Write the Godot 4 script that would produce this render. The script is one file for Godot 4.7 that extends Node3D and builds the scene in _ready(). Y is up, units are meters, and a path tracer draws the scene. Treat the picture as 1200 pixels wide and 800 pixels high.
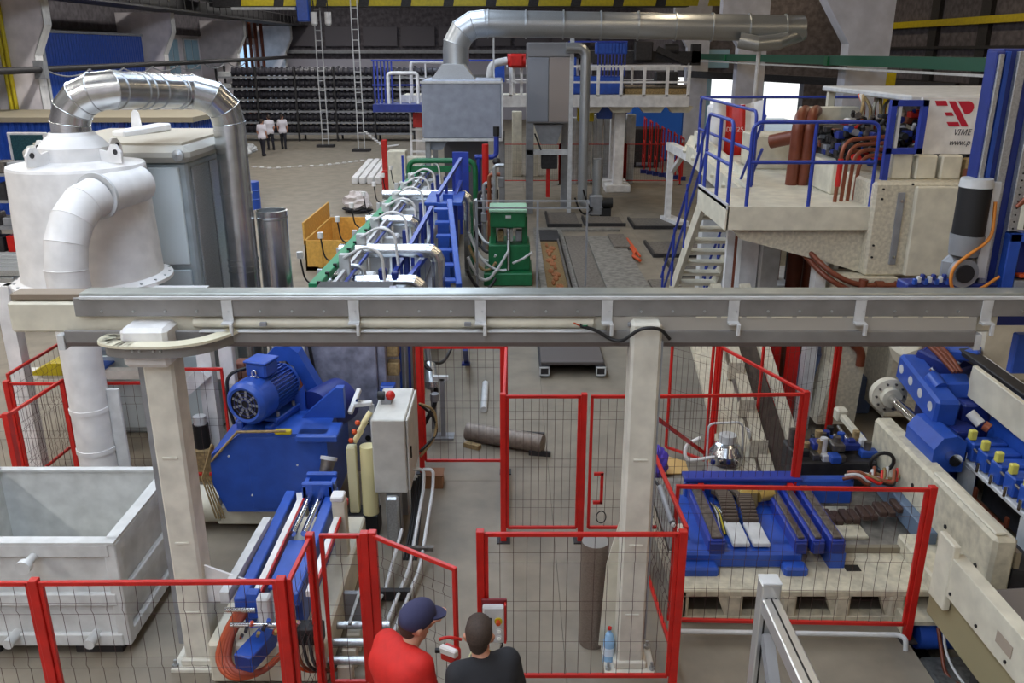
extends Node3D
# A factory hall seen from a gallery 4.9 m above its floor: an extrusion line under erection, red safety fences and an overhead rail in front.
# x goes across the hall, -z runs down the hall (D = distance = -z), y is up.

const CAM_H := 4.9
const PITCH := 0.327773
var cs := cos(PITCH)
var sn := sin(PITCH)

class Shape:
	var v := PackedVector3Array()
	var n := PackedVector3Array()
	func face(p: Array, out: Vector3) -> Shape:          # flat convex polygon facing out
		var nn: Vector3 = (p[1] - p[0]).cross(p[2] - p[0]).normalized()
		var flip: bool = nn.dot(out) < 0.0
		if flip: nn = -nn
		for k in range(1, p.size() - 1):
			var a = p[0]; var b = p[k]; var c = p[k + 1]
			if not flip:
				var t = b; b = c; c = t
			v.append(a); v.append(b); v.append(c)
			n.append(nn); n.append(nn); n.append(nn)
		return self
	func soft(a, b, c, d, na, nb, nc, nd) -> void:       # smooth quad, a b c d anticlockwise from outside
		v.append_array([a, c, b, a, d, c]); n.append_array([na, nc, nb, na, nd, nc])
	func box(c: Vector3, s: Vector3, bev := 0.0, q := Basis()) -> Shape:
		var h := s * 0.5
		if bev <= 0.0:
			for ax in 3:
				for sg in [-1.0, 1.0]:
					var o := Vector3.ZERO; o[ax] = sg
					var pts := []
					for k in [[-1, -1], [1, -1], [1, 1], [-1, 1]]:
						var e := Vector3.ZERO
						e[ax] = sg * h[ax]; e[(ax + 1) % 3] = k[0] * h[(ax + 1) % 3]; e[(ax + 2) % 3] = k[1] * h[(ax + 2) % 3]
						pts.append(c + q * e)
					face(pts, q * o)
			return self
		var b: float = minf(bev, minf(h.x, minf(h.y, h.z)) * 0.9)
		var g := h - Vector3(b, b, b)
		var pt := func(ax: int, sg: Vector3) -> Vector3:
			var e := g * sg
			e[ax] = h[ax] * sg[ax]
			return c + q * e
		for ax in 3:
			var a1 := (ax + 1) % 3
			var a2 := (ax + 2) % 3
			for s0 in [-1.0, 1.0]:
				var pts := []
				for k in [[-1, -1], [1, -1], [1, 1], [-1, 1]]:
					var sg := Vector3.ZERO
					sg[ax] = s0; sg[a1] = k[0]; sg[a2] = k[1]
					pts.append(pt.call(ax, sg))
				var o := Vector3.ZERO; o[ax] = s0
				face(pts, q * o)
				for s1 in [-1.0, 1.0]:                       # edge between ax and a1
					var p1 := Vector3.ZERO
					p1[ax] = s0; p1[a1] = s1; p1[a2] = -1
					var p2 := p1
					p2[a2] = 1
					var oo := Vector3.ZERO; oo[ax] = s0; oo[a1] = s1
					face([pt.call(ax, p1), pt.call(ax, p2), pt.call(a1, p2), pt.call(a1, p1)], q * oo)
		for i in [-1.0, 1.0]:
			for j in [-1.0, 1.0]:
				for k in [-1.0, 1.0]:
					var sg := Vector3(i, j, k)
					face([pt.call(0, sg), pt.call(1, sg), pt.call(2, sg)], q * sg)
		return self
	func lohi(a: Vector3, b: Vector3, bev := 0.0) -> Shape:
		return box((a + b) * 0.5, (b - a).abs(), bev)
	func bar(a: Vector3, b: Vector3, w: float, h: float, bev := 0.0, up := Vector3.UP) -> Shape:
		var d := b - a
		var z := d.normalized()
		if absf(z.dot(up)) > 0.98: up = Vector3.BACK if absf(z.z) < 0.9 else Vector3.RIGHT
		var x := up.cross(z).normalized()
		return box((a + b) * 0.5, Vector3(w, h, d.length()), bev, Basis(x, z.cross(x), z))
	func cyl(a: Vector3, b: Vector3, r0: float, r1 := -1.0, k := 16, caps := true) -> Shape:
		if r1 < 0.0: r1 = r0
		var z := (b - a).normalized()
		var x := z.cross(Vector3.UP if absf(z.y) < 0.9 else Vector3.RIGHT).normalized()
		var y := z.cross(x)
		var sl: float = (r0 - r1) / maxf((b - a).length(), 1e-5)
		var ra := []; var rb := []
		for i in k:
			var t := TAU * i / k; var t2 := TAU * (i + 1) / k
			var d1 := x * cos(t) + y * sin(t); var d2 := x * cos(t2) + y * sin(t2)
			var n1 := (d1 + z * sl).normalized(); var n2 := (d2 + z * sl).normalized()
			soft(a + d1 * r0, a + d2 * r0, b + d2 * r1, b + d1 * r1, n1, n2, n2, n1)
			ra.append(a + d1 * r0); rb.append(b + d1 * r1)
		if caps:
			if r0 > 0.0: face(ra, -z)
			if r1 > 0.0: face(rb, z)
		return self
	func tube(p: Array, r: float, k := 8, caps := true) -> Shape:
		if p.size() < 2: return self
		var rings := []; var nor := []
		var t0: Vector3 = (p[1] - p[0]).normalized()
		var x := t0.cross(Vector3.UP if absf(t0.y) < 0.9 else Vector3.RIGHT).normalized()
		for i in p.size():
			var t: Vector3 = (p[mini(i + 1, p.size() - 1)] - p[maxi(i - 1, 0)]).normalized()
			x = (x - t * x.dot(t)).normalized()
			var y := t.cross(x)
			var ring := []; var nr := []
			for j in k:
				var a := TAU * j / k
				var d := x * cos(a) + y * sin(a)
				ring.append(p[i] + d * r); nr.append(d)
			rings.append(ring); nor.append(nr)
		for i in p.size() - 1:
			for j in k:
				var j2 := (j + 1) % k
				soft(rings[i][j], rings[i][j2], rings[i + 1][j2], rings[i + 1][j], nor[i][j], nor[i][j2], nor[i + 1][j2], nor[i + 1][j])
		if caps:
			face(rings[0], p[0] - p[1]); face(rings[-1], p[-1] - p[-2])
		return self
	func segs(p: Array, r: float, k := 20) -> Shape:      # lobster-back bend: straight segments, mitred, flat shaded along
		var rings := []
		for i in p.size():
			var tp: Vector3 = (p[i] - p[maxi(i - 1, 0)]).normalized() if i > 0 else (p[1] - p[0]).normalized()
			var tn: Vector3 = (p[mini(i + 1, p.size() - 1)] - p[i]).normalized() if i < p.size() - 1 else tp
			rings.append((tp + tn).normalized())
		for i in p.size() - 1:
			var d: Vector3 = (p[i + 1] - p[i]).normalized()
			var x := d.cross(Vector3.UP if absf(d.y) < 0.9 else Vector3.RIGHT).normalized()
			var y := d.cross(x)
			for j in k:
				var q := []
				var nn := []
				for a in [TAU * j / k, TAU * (j + 1) / k]:
					var e: Vector3 = x * cos(a) + y * sin(a)
					for w in 2:
						var pl: Vector3 = rings[i + w]
						var o: Vector3 = p[i + w] + e * r
						o -= d * ((o - p[i + w]).dot(pl) / d.dot(pl))
						q.append(o); nn.append(e)
				soft(q[0], q[2], q[3], q[1], nn[0], nn[2], nn[3], nn[1])
		return self
	func seams(p: Array, r: float, w := 0.007) -> Shape:   # bead rings at the mitres of such a bend
		for i in range(1, p.size() - 1):
			var d: Vector3 = (p[i] - p[i - 1]).normalized()
			var pl: Vector3 = (d + (p[i + 1] - p[i]).normalized()).normalized()
			var x := d.cross(Vector3.UP if absf(d.y) < 0.9 else Vector3.RIGHT).normalized()
			var y := d.cross(x)
			var q := []
			for j in 29:
				var e: Vector3 = (x * cos(TAU * j / 28) + y * sin(TAU * j / 28)) * r
				q.append(p[i] + e - d * (e.dot(pl) / d.dot(pl)))
			tube(q, w, 5, false)
		return self
	func lathe(pr: Array, xf := Transform3D(), k := 28) -> Shape:   # profile of Vector2(radius, height), from bottom up on the outside
		for i in pr.size() - 1:
			var d: Vector2 = pr[i + 1] - pr[i]
			var m := Vector2(d.y, -d.x).normalized()
			for j in k:
				var a := TAU * j / k; var b := TAU * (j + 1) / k
				var ea := Vector3(cos(a), 0, -sin(a)); var eb := Vector3(cos(b), 0, -sin(b))
				var na := xf.basis * (ea * m.x + Vector3.UP * m.y); var nb := xf.basis * (eb * m.x + Vector3.UP * m.y)
				soft(xf * (ea * pr[i].x + Vector3.UP * pr[i].y), xf * (eb * pr[i].x + Vector3.UP * pr[i].y), xf * (eb * pr[i + 1].x + Vector3.UP * pr[i + 1].y), xf * (ea * pr[i + 1].x + Vector3.UP * pr[i + 1].y), na, nb, nb, na)
		return self
	func prism(poly: Array, org: Vector3, ux: Vector3, uy: Vector3, depth: float) -> Shape:   # outline in the plane ux, uy; extruded along ux x uy
		var uz := ux.cross(uy).normalized() * depth
		var pk := PackedVector2Array(poly)
		var ix := Geometry2D.triangulate_polygon(pk)
		var at := func(q: Vector2) -> Vector3: return org + ux * q.x + uy * q.y
		for i in range(0, ix.size(), 3):
			var t := [at.call(pk[ix[i]]), at.call(pk[ix[i + 1]]), at.call(pk[ix[i + 2]])]
			face(t, -uz); face([t[0] + uz, t[1] + uz, t[2] + uz], uz)
		var cw := Geometry2D.is_polygon_clockwise(pk)
		for i in pk.size():
			var a := pk[i]; var b := pk[(i + 1) % pk.size()]
			var e := (b - a).orthogonal()
			if cw: e = -e
			e = -e
			var A: Vector3 = at.call(a); var B: Vector3 = at.call(b)
			face([A, B, B + uz, A + uz], -(ux * e.x + uy * e.y))
		return self
	func ball(c: Vector3, r: float, k := 12) -> Shape:
		var pr := []
		for i in range(0, k / 2 + 1):
			var a := -PI / 2 + PI * i / (k / 2)
			pr.append(Vector2(maxf(cos(a) * r, 0.0001), sin(a) * r))
		return lathe(pr, Transform3D(Basis(), c), k)
	func mesh(m: Material) -> ArrayMesh:
		var a := []; a.resize(Mesh.ARRAY_MAX)
		a[Mesh.ARRAY_VERTEX] = v; a[Mesh.ARRAY_NORMAL] = n
		var am := ArrayMesh.new()
		am.add_surface_from_arrays(Mesh.PRIMITIVE_TRIANGLES, a)
		am.surface_set_material(0, m)
		return am

var used := {}
func numbered(parent: Node, called: String) -> String:
	var key := str(parent.get_instance_id()) + called
	used[key] = used.get(key, -1) + 1
	return called if used[key] == 0 else "%s_%03d" % [called, used[key]]
func thing(called: String, label: String, category: String, group := "", at := Vector3.ZERO, turn := 0.0) -> Node3D:
	var o := Node3D.new()
	o.name = numbered(self, called); add_child(o)
	o.position = at; o.rotation.y = turn
	return tag(o, label, category, group)
func tag(o, label: String, category: String, group := ""):
	o.set_meta("label", label); o.set_meta("category", category)
	if group: o.set_meta("group", group)
	return o
func part(parent: Node3D, called: String, s: Shape, m: Material, kind := "", label := "") -> MeshInstance3D:
	return piece(parent, called, s.mesh(m), kind, label)
func piece(parent: Node3D, called: String, me: Mesh, kind := "", label := "", xf := Transform3D()) -> MeshInstance3D:
	var o := MeshInstance3D.new()
	o.name = numbered(parent, called); o.mesh = me; o.transform = xf
	parent.add_child(o)
	if kind: o.set_meta("kind", kind)
	if label: o.set_meta("label", label)
	return o
func solo(called: String, label: String, category: String, s: Shape, m: Material, group := "") -> MeshInstance3D:
	return tag(part(self, called, s, m), label, category, group)
func struct(called: String, s: Shape, m: Material) -> MeshInstance3D:
	return part(self, called, s, m, "structure")
func copy(o: Node3D, called: String, at: Vector3, turn := 0.0, label := "", group := "") -> Node3D:
	var r: Node3D = o.duplicate()
	r.name = numbered(self, called); add_child(r)
	r.position = at; r.rotation.y = turn
	if label: r.set_meta("label", label)
	if group: r.set_meta("group", group)
	return r
func S() -> Shape: return Shape.new()
func V(x: float, y: float, d: float) -> Vector3: return Vector3(x, y, -d)     # d metres down the hall
func F(px: float, py: float, h := 0.0) -> Vector3:                              # the point at height h on a measured sight line
	var u := (px - 600.0) / 1000.0; var w := (py - 400.0) / 1000.0
	var t := (CAM_H - h) / (sn + w * cs)
	return Vector3(u * t, h, -(cs - w * sn) * t)
func P(px: float, py: float, d: float) -> Vector3:                              # the point d metres down the hall on a measured sight line
	var u := (px - 600.0) / 1000.0; var w := (py - 400.0) / 1000.0
	var t := d / (cs - w * sn)
	return Vector3(u * t, CAM_H - t * (sn + w * cs), -d)
func fillet(p: Array, r: float, k := 6) -> Array:                               # a path with its corners rounded
	var o := [p[0]]
	for i in range(1, p.size() - 1):
		var a: Vector3 = p[i - 1] - p[i]; var b: Vector3 = p[i + 1] - p[i]
		var rr := minf(r, minf(a.length(), b.length()) * 0.49)
		var pa: Vector3 = p[i] + a.normalized() * rr; var pb: Vector3 = p[i] + b.normalized() * rr
		for j in k + 1:
			var t := float(j) / k
			o.append(pa * (1 - t) * (1 - t) + p[i] * 2 * t * (1 - t) + pb * t * t)
	o.append(p[-1])
	return o
func sag(a: Vector3, b: Vector3, drop: float, k := 10) -> Array:
	var o := []
	for i in k + 1:
		var t := float(i) / k
		o.append(a.lerp(b, t) + Vector3.DOWN * drop * 4 * t * (1 - t))
	return o
func ring(c: Vector3, x: Vector3, y: Vector3, k := 20, from := 0.0, to := TAU) -> Array:
	var o := []
	for i in k + 1:
		var a := lerpf(from, to, float(i) / k)
		o.append(c + x * cos(a) + y * sin(a))
	return o

# ---------- materials
var tex := {}
func noise_tex(key: String, seed_: int, freq: float, lo: float, hi: float, size := 512, oct := 4, pw := 1.0) -> ImageTexture:
	if tex.has(key): return tex[key]
	var f := FastNoiseLite.new()
	f.seed = seed_; f.noise_type = FastNoiseLite.TYPE_SIMPLEX_SMOOTH; f.frequency = freq; f.fractal_octaves = oct
	var im := f.get_seamless_image(size, size)
	im.convert(Image.FORMAT_RGB8)
	for y in size:
		for x in size:
			var g: float = lerpf(lo, hi, pow(im.get_pixel(x, y).r, pw))
			im.set_pixel(x, y, Color(g, g, g))
	im.generate_mipmaps()
	tex[key] = ImageTexture.create_from_image(im)
	return tex[key]
func col(r: int, g: int, b: int) -> Color: return Color8(r, g, b)
func mat(c: Color, rough := 0.6, metal := 0.0, t: Texture2D = null, sc := 1.0, bump: Texture2D = null, bs := 0.3) -> StandardMaterial3D:
	var m := StandardMaterial3D.new()
	m.albedo_color = c; m.roughness = rough; m.metallic = metal
	if t:
		m.albedo_texture = t
	if bump:
		m.normal_enabled = true; m.normal_texture = bump; m.normal_scale = bs
	if t or bump:
		m.uv1_triplanar = true; m.uv1_world_triplanar = true; m.uv1_scale = Vector3(sc, sc, sc)
	return m
var red; var blue; var cream; var white; var grey; var galv; var steel; var dark; var black; var conc; var wire; var bluerail; var green; var lgrey; var brown; var plate; var orange; var chrome; var yellow; var wallw; var wood; var darkwall; var rubber; var navy; var deep; var silver; var hood; var cabgrey; var pallet; var skin; var brass; var copper; var tile
func materials() -> void:
	var mot := noise_tex("mottle", 3, 0.012, 0.86, 1.0)
	var dirt := noise_tex("dirt", 9, 0.02, 0.62, 1.0, 512, 5, 0.8)
	var fine := noise_tex("fine", 21, 0.06, 0.8, 1.0, 512, 5)
	var concrete := noise_tex("concrete", 33, 0.012, 0.8, 1.0, 1024, 6, 0.8)
	red = mat(col(205, 32, 24), 0.42, 0.0, mot, 0.7)
	blue = mat(col(42, 84, 180), 0.38, 0.0, mot, 0.6)
	navy = mat(col(32, 50, 128), 0.45, 0.0, mot, 0.6)
	bluerail = mat(col(42, 64, 164), 0.4, 0.0, mot, 0.6)
	cream = mat(col(222, 216, 196), 0.5, 0.0, mot, 0.5)
	white = mat(col(240, 238, 236), 0.5, 0.0, mot, 0.5)
	lgrey = mat(col(212, 213, 213), 0.5, 0.0, mot, 0.6)
	grey = mat(col(150, 152, 156), 0.5, 0.2, mot, 0.6)
	cabgrey = mat(col(204, 202, 194), 0.45, 0.0, mot, 0.5)
	hood = mat(col(150, 156, 170), 0.55, 0.1, mot, 0.4)
	galv = mat(col(204, 208, 210), 0.34, 0.75, fine, 1.2)
	silver = mat(col(215, 218, 220), 0.24, 0.95, mot, 0.8)
	chrome = mat(col(225, 225, 225), 0.12, 1.0)
	steel = mat(col(140, 134, 128), 0.4, 0.75, dirt, 1.1)
	plate = mat(col(150, 146, 138), 0.6, 0.25, dirt, 0.5)
	dark = mat(col(52, 50, 52), 0.6, 0.1, dirt, 0.8)
	deep = mat(col(30, 28, 30), 0.8, 0.0)
	black = mat(col(22, 22, 24), 0.55, 0.0)
	rubber = mat(col(30, 29, 30), 0.7, 0.0)
	conc = mat(col(140, 130, 114), 0.62, 0.0, concrete, 0.13)
	wire = mat(col(74, 48, 46), 0.5, 0.2)
	green = mat(col(24, 112, 66), 0.45, 0.0, mot, 0.6)
	brown = mat(col(120, 60, 38), 0.42, 0.1, mot, 0.8)
	copper = mat(col(150, 84, 58), 0.4, 0.3, mot, 0.8)
	orange = mat(col(196, 74, 26), 0.5, 0.0)
	yellow = mat(col(206, 186, 20), 0.5, 0.0, mot, 0.6)
	brass = mat(col(176, 150, 84), 0.4, 0.5)
	wallw = mat(col(236, 229, 232), 0.8, 0.0, mot, 0.2)
	darkwall = mat(col(112, 106, 112), 0.85, 0.0, dirt, 0.25)
	wood = mat(col(218, 168, 78), 0.75, 0.0, mot, 1.5)
	pallet = mat(col(176, 150, 104), 0.8, 0.0, dirt, 1.5)
	skin = mat(col(196, 142, 116), 0.55, 0.0)
	tile = mat(col(124, 116, 106), 0.7, 0.1, dirt, 1.0)

func _ready() -> void:
	var cam := Camera3D.new()
	cam.name = "camera"; cam.fov = 43.603; cam.position = Vector3(0, CAM_H, 0); cam.rotation.x = -PITCH; cam.near = 0.05; cam.far = 300
	add_child(cam); cam.make_current()
	var sky_m := ProceduralSkyMaterial.new()
	sky_m.sky_top_color = col(176, 200, 226); sky_m.sky_horizon_color = col(236, 242, 248); sky_m.ground_bottom_color = col(150, 150, 146); sky_m.ground_horizon_color = col(222, 226, 228)
	sky_m.energy_multiplier = 2.6; sky_m.sun_angle_max = 1.0
	var sky := Sky.new(); sky.sky_material = sky_m
	var env := Environment.new()
	env.background_mode = Environment.BG_SKY; env.sky = sky
	env.tonemap_mode = Environment.TONE_MAPPER_LINEAR; env.tonemap_exposure = 1.1
	env.sdfgi_enabled = true; env.ssao_enabled = true; env.ssil_enabled = true
	var we := WorldEnvironment.new(); we.name = "world_environment"; we.environment = env
	add_child(we)
	materials()
	lamps()
	skylights()
	shell()
	far_end()
	left_bay()
	line_middle()
	press_right()
	front_left()
	front_centre()
	front_right()
	fences()
	overhead_rail()
	people()

func lamps() -> void:                                        # rows of long high-bay lamps under the roof, above the picture
	var lm := StandardMaterial3D.new()
	lm.albedo_color = Color(0.9, 0.9, 0.9); lm.emission_enabled = true; lm.emission = Color(1.0, 0.97, 0.92); lm.emission_energy_multiplier = 1.5
	var body := S().lohi(Vector3(-0.36, 0.02, -1.85), Vector3(0.36, 0.14, 1.85), 0.03).cyl(Vector3(0, 0.14, 1.2), Vector3(0, 0.76, 1.2), 0.015, -1, 6).cyl(Vector3(0, 0.14, -1.2), Vector3(0, 0.76, -1.2), 0.015, -1, 6).mesh(grey)
	var glow := S().box(Vector3(0, 0.01, 0), Vector3(0.6, 0.02, 3.6)).mesh(lm)
	var k := 0
	for d in [-5.0, 2.0, 9.0, 17.0, 26.0, 36.0, 47.0, 58.0]:
		for x in [-12.5, -7.5, 5.5, 15.0]:
			if d > 50.0 and x > 10.0: continue
			var t := thing("high_bay_lamp", "long white high-bay lamp hung under the roof", "lamp", "high-bay lamps under the roof", V(x, 9.7, d))
			piece(t, "housing", body); piece(t, "diffuser", glow)
			var l := AreaLight3D.new()
			l.name = "lamp_light_%d" % k; k += 1
			l.area_size = Vector2(0.6, 3.6); l.light_energy = LAMP_E * {-12.5: 4.4, -7.5: 0.8, 5.5: 0.8, 15.0: 1.3}[x]; l.light_color = Color(1.0, 0.985, 0.96) if x < 5.0 else Color(1.0, 0.9, 0.74); l.shadow_enabled = true
			l.set("area_range", 60.0)
			l.position = V(x, 9.69, d); l.rotation.x = -PI / 2
			add_child(l)
const LAMP_E := 9.0
const SKYLIGHT_E := 46.0

func skylights() -> void:                                    # glazed strips in the roof over the aisle: cool daylight from above
	var gm := StandardMaterial3D.new()
	gm.albedo_color = Color(0.8, 0.84, 0.88); gm.emission_enabled = true; gm.emission = Color(0.88, 0.94, 1.0); gm.emission_energy_multiplier = 1.2
	var k := 0
	for d in [-3.0, 6.0, 15.0, 25.0, 37.0, 50.0]:
		var w := struct("window_%d" % (10 + k), S().lohi(V(-4.9, 10.42, d - 3.2), V(-1.1, 10.5, d + 3.2)), grey)
		for i in 4:
			part(w, "pane", S().lohi(V(-4.8 + i * 0.92, 10.4, d - 3.1), V(-3.96 + i * 0.92, 10.42, d + 3.1)), gm)
		var l := AreaLight3D.new()
		l.name = "skylight_%d" % k; k += 1
		l.area_size = Vector2(3.6, 6.2); l.light_energy = SKYLIGHT_E; l.light_color = Color(0.86, 0.92, 1.0); l.shadow_enabled = true
		l.set("area_range", 60.0)
		l.position = V(-3.0, 10.38, d); l.rotation.x = -PI / 2
		add_child(l)


func shell() -> void:
	# floor: concrete slabs with open joints, a pit cut for the press at x > 3.47
	var fl := struct("floor", S().lohi(V(-19.5, -0.9, -9), V(21, -0.7, 68)), dark)
	var xs := [-19.5, -11.6, -5.6, 0.45, 3.47, 8.4, 14.4, 21.0]
	var ds := [-9.0, -3.0, 3.2, 9.2, 15.2, 21.2, 27.2, 33.2, 39.2, 45.2, 51.2, 68.0]
	for i in xs.size() - 1:
		for j in ds.size() - 1:
			if i == 4 and j == 2: continue
			part(fl, "slab", S().lohi(V(xs[i] + 0.002, -0.7, ds[j] + 0.002), V(xs[i + 1] - 0.002, 0, ds[j + 1] - 0.002)), conc)
	struct("ceiling", S().lohi(V(-19.5, 10.5, -9), V(9.4, 10.8, 68)).lohi(V(9.4, 10.5, -9), V(21, 10.8, 51.4)), darkwall)
	struct("wall_back", S().lohi(V(-19.5, -0.7, -9.3), V(21, 10.5, -9)), wallw)

func corrugated(a: Vector3, b: Vector3, y0: float, y1: float, out: Vector3, pitch := 0.22, dep := 0.04) -> Shape:
	var s := S()
	var d := b - a; d.y = 0
	var k := maxi(2, int(d.length() / pitch))
	for i in k:
		var p: Array = []
		for q in [[0.0, 0.0], [0.35, 0.0], [0.5, 1.0], [0.85, 1.0], [1.0, 0.0]]:
			p.append(a + d * ((i + q[0]) / k) + out * dep * q[1])
		for j in 4:
			var u := Vector3(0, y0, 0); var w := Vector3(0, y1, 0)
			s.face([p[j] + u, p[j + 1] + u, p[j + 1] + w, p[j] + w], out)
	return s

func far_end() -> void:
	# ---- the left wall: structure with white corbelled crane columns
	var lw := struct("wall_left", S().lohi(V(-19.5, -0.7, -9), V(-18.6, 10.5, 68)), wallw)
	part(lw, "upper_panel", S().lohi(V(-18.6, 5.75, -9), V(-18.45, 10.5, 68)), darkwall)
	var colp := [Vector2(-18.6, 0), Vector2(-16.4, 0), Vector2(-16.4, 4.75), Vector2(-15.9, 5.75), Vector2(-15.9, 6.6), Vector2(-18.6, 6.6)]
	var k := 0
	for d in [19.4, 30.9, 42.4, 53.7, 65.0]:
		tag(part(self, numbered(self, "crane_column"), S().prism(colp, V(0, 0, d + 0.5), Vector3.RIGHT, Vector3.UP, 0.5), wallw, "structure"), ["white corbelled concrete column beside the container cabin", "white corbelled column with the two yellow pipes running down it", "white corbelled column after the blue cladding bay", "white corbelled column between the two window bays", "white corbelled column at the far end behind the spool rack"][k], "column")
		var ed := S()
		for j in range(1, 4):
			ed.bar(Vector3(colp[j].x, colp[j].y, -d - 0.25), Vector3(colp[j + 1].x, colp[j + 1].y, -d - 0.25), 0.5, 0.04, 0.0, Vector3.RIGHT)
		part(get_child(get_child_count() - 1), "edge_strip", ed, white)
		k += 1
	# crane runway walkway along the left columns
	var rw := thing("crane_runway", "dark steel crane runway with lattice walkway along the white columns", "crane runway")
	part(rw, "girder", S().lohi(V(-16.5, 6.62, -9), V(-16.1, 7.3, 67)), dark)
	part(rw, "walkway", S().lohi(V(-16.1, 6.62, -9), V(-15.0, 6.7, 67)), dark)
	var rl := S()
	for d in range(20, 67, 1):
		rl.bar(V(-15.0, 6.7, d), V(-15.0, 7.7, d), 0.04, 0.04)
	rl.bar(V(-15.0, 7.7, -9), V(-15.0, 7.7, 67), 0.05, 0.05).bar(V(-15.0, 7.2, -9), V(-15.0, 7.2, 67), 0.04, 0.04)
	part(rw, "railing", rl, dark)
	# blue cladding between the second and third column
	var bc := thing("blue_cladding", "tall blue corrugated cladding between two white corbelled columns", "cladding")
	part(bc, "sheeting", corrugated(V(-17.3, 0, 33.2), V(-17.3, 0, 42.2), 0.0, 5.55, Vector3.RIGHT), blue)
	part(bc, "end_sheeting", corrugated(V(-18.4, 0, 33.2), V(-17.35, 0, 33.2), 0.0, 5.1, Vector3.BACK), navy)
	part(bc, "top_flashing", S().lohi(V(-18.4, 5.55, 33.1), V(-17.2, 5.65, 42.2)), grey)
	part(bc, "edge_flashing", S().lohi(V(-17.36, 0, 33.1), V(-17.22, 5.1, 33.26)), lgrey)
	var bc2 := thing("blue_cladding", "blue corrugated cladding at the picture edge before the pipe column", "cladding")
	part(bc2, "sheeting", corrugated(V(-17.6, 0, 20.2), V(-17.6, 0, 26.6), 0.0, 5.2, Vector3.RIGHT), blue)
	# windows in the left wall
	k = 1
	var glass := StandardMaterial3D.new()
	glass.albedo_color = Color(0.75, 0.86, 0.95, 0.25); glass.transparency = BaseMaterial3D.TRANSPARENCY_ALPHA; glass.roughness = 0.05
	var pane := mat(col(150, 186, 204), 0.15, 0.0)
	for w in [[48.2, 50.0, 3.6, 5.6], [51.0, 53.2, 3.8, 5.6], [60.2, 64.4, 1.4, 5.4]]:
		var wi := struct("window_%d" % k, S().lohi(V(-18.62, w[2], w[0]), V(-18.5, w[3], w[1])), lgrey)
		for i in 2:
			var d0: float = lerpf(w[0], w[1], i * 0.5) + 0.08
			var d1: float = lerpf(w[0], w[1], i * 0.5 + 0.5) - 0.08
			if k == 3:
				pane = mat(col(190, 220, 240), 0.15)
				pane.emission_enabled = true; pane.emission = Color(0.7, 0.86, 1.0); pane.emission_energy_multiplier = 0.9
			part(wi, "pane", S().lohi(V(-18.52, w[2] + 0.1, d0), V(-18.46, w[3] - 0.1, d1)), pane)
		k += 1
	# yellow and brown pipes on the columns
	var yp := thing("yellow_pipe", "pair of tall yellow pipes running down the second white column", "pipe")
	for i in 2:
		part(yp, "pipe", S().tube([V(-17.25 - 0.16 * i, 0, 30.75), V(-17.25 - 0.16 * i, 7.8, 30.75)], 0.07, 10), yellow)
	var gp := solo("grey_pipe", "dark grey pipe on the white column next to the yellow pipes", "pipe", S().tube([V(-18.1, 0, 30.7), V(-18.1, 7.8, 30.7)], 0.1, 10), dark)
	var gp2 := solo("green_pipe", "short green pipe standing next to the yellow pipes", "pipe", S().tube([V(-17.85, 0, 30.6), V(-17.85, 4.4, 30.6)], 0.09, 10), green)
	var bp := thing("brown_pipe", "bundle of red brown pipes rising between window and last white column", "pipe")
	for i in 4:
		part(bp, "pipe", S().tube([V(-17.9 + 0.25 * i, 0, 60.5 + 0.5 * i), V(-17.9 + 0.25 * i, 7, 60.5 + 0.5 * i)], 0.12, 8), brown)
	# service pipe with looping cable
	var spipe := thing("service_pipe", "dark lagged service pipe with hanging cables across the white columns", "pipe")
	part(spipe, "pipe", S().tube([V(-16.2, 4.3, 19), V(-16.2, 4.3, 31), V(-16.2, 4.4, 54), V(-16.2, 4.5, 66)], 0.11, 8), dark)
	var cb := S()
	for d in [31.0, 34.0, 37.0, 40.0, 43.0, 47.0, 51.0]:
		cb.tube(sag(V(-16.1, 4.25, d), V(-16.1, 4.25, d + 3.2), 0.22, 8), 0.03, 5)
	part(spipe, "cable", cb, grey)
	part(spipe, "junction_box", S().lohi(V(-16.4, 4.0, 30.7), V(-16.05, 4.6, 31.0)), grey)
	for q in [[43.6, 3.4], [44.6, 3.2], [55.0, 3.6]]:
		solo("wall_box", ["dark electrical box on the white wall under the service pipe", "second dark electrical box on the white wall under the service pipe", "dark electrical box on the column by the bright window"][0 if q[0] < 44 else (1 if q[0] < 50 else 2)], "electrical box", S().lohi(V(-18.6, q[1], q[0]), V(-18.2, q[1] + 0.9, q[0] + 0.6), 0.03), dark)

	# ---- the far wall
	var fw := struct("wall_far", S().lohi(V(-19.5, -0.7, 67.2), V(7.4, 10.5, 68)), darkwall)
	fw.mesh = S().lohi(V(-19.5, -0.7, 67.2), V(9.4, 10.5, 68)).lohi(V(9.0, -0.7, 50.6), V(9.4, 10.5, 67.2)).lohi(V(9.4, 3.5, 50.6), V(21, 10.5, 51.4)).lohi(V(16.6, -0.7, 50.6), V(21, 3.5, 51.4)).mesh(darkwall)
	part(fw, "light_panel", S().lohi(V(-17.0, 0.0, 66.9), V(6.0, 4.35, 67.2)), mat(col(166, 164, 176), 0.7))
	part(fw, "rail", S().lohi(V(-17.0, 3.05, 66.8), V(6.0, 3.25, 66.9)), grey)
	part(fw, "cornice", S().lohi(V(-19.0, 4.75, 66.6), V(9.0, 5.0, 67.2)), grey)
	for i in 9:
		part(fw, "upper_panel", S().lohi(V(-16.6 + i * 2.8, 5.25, 66.9), V(-14.1 + i * 2.8, 6.6, 67.2)), mat(col(96, 92, 98), 0.8))
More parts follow.
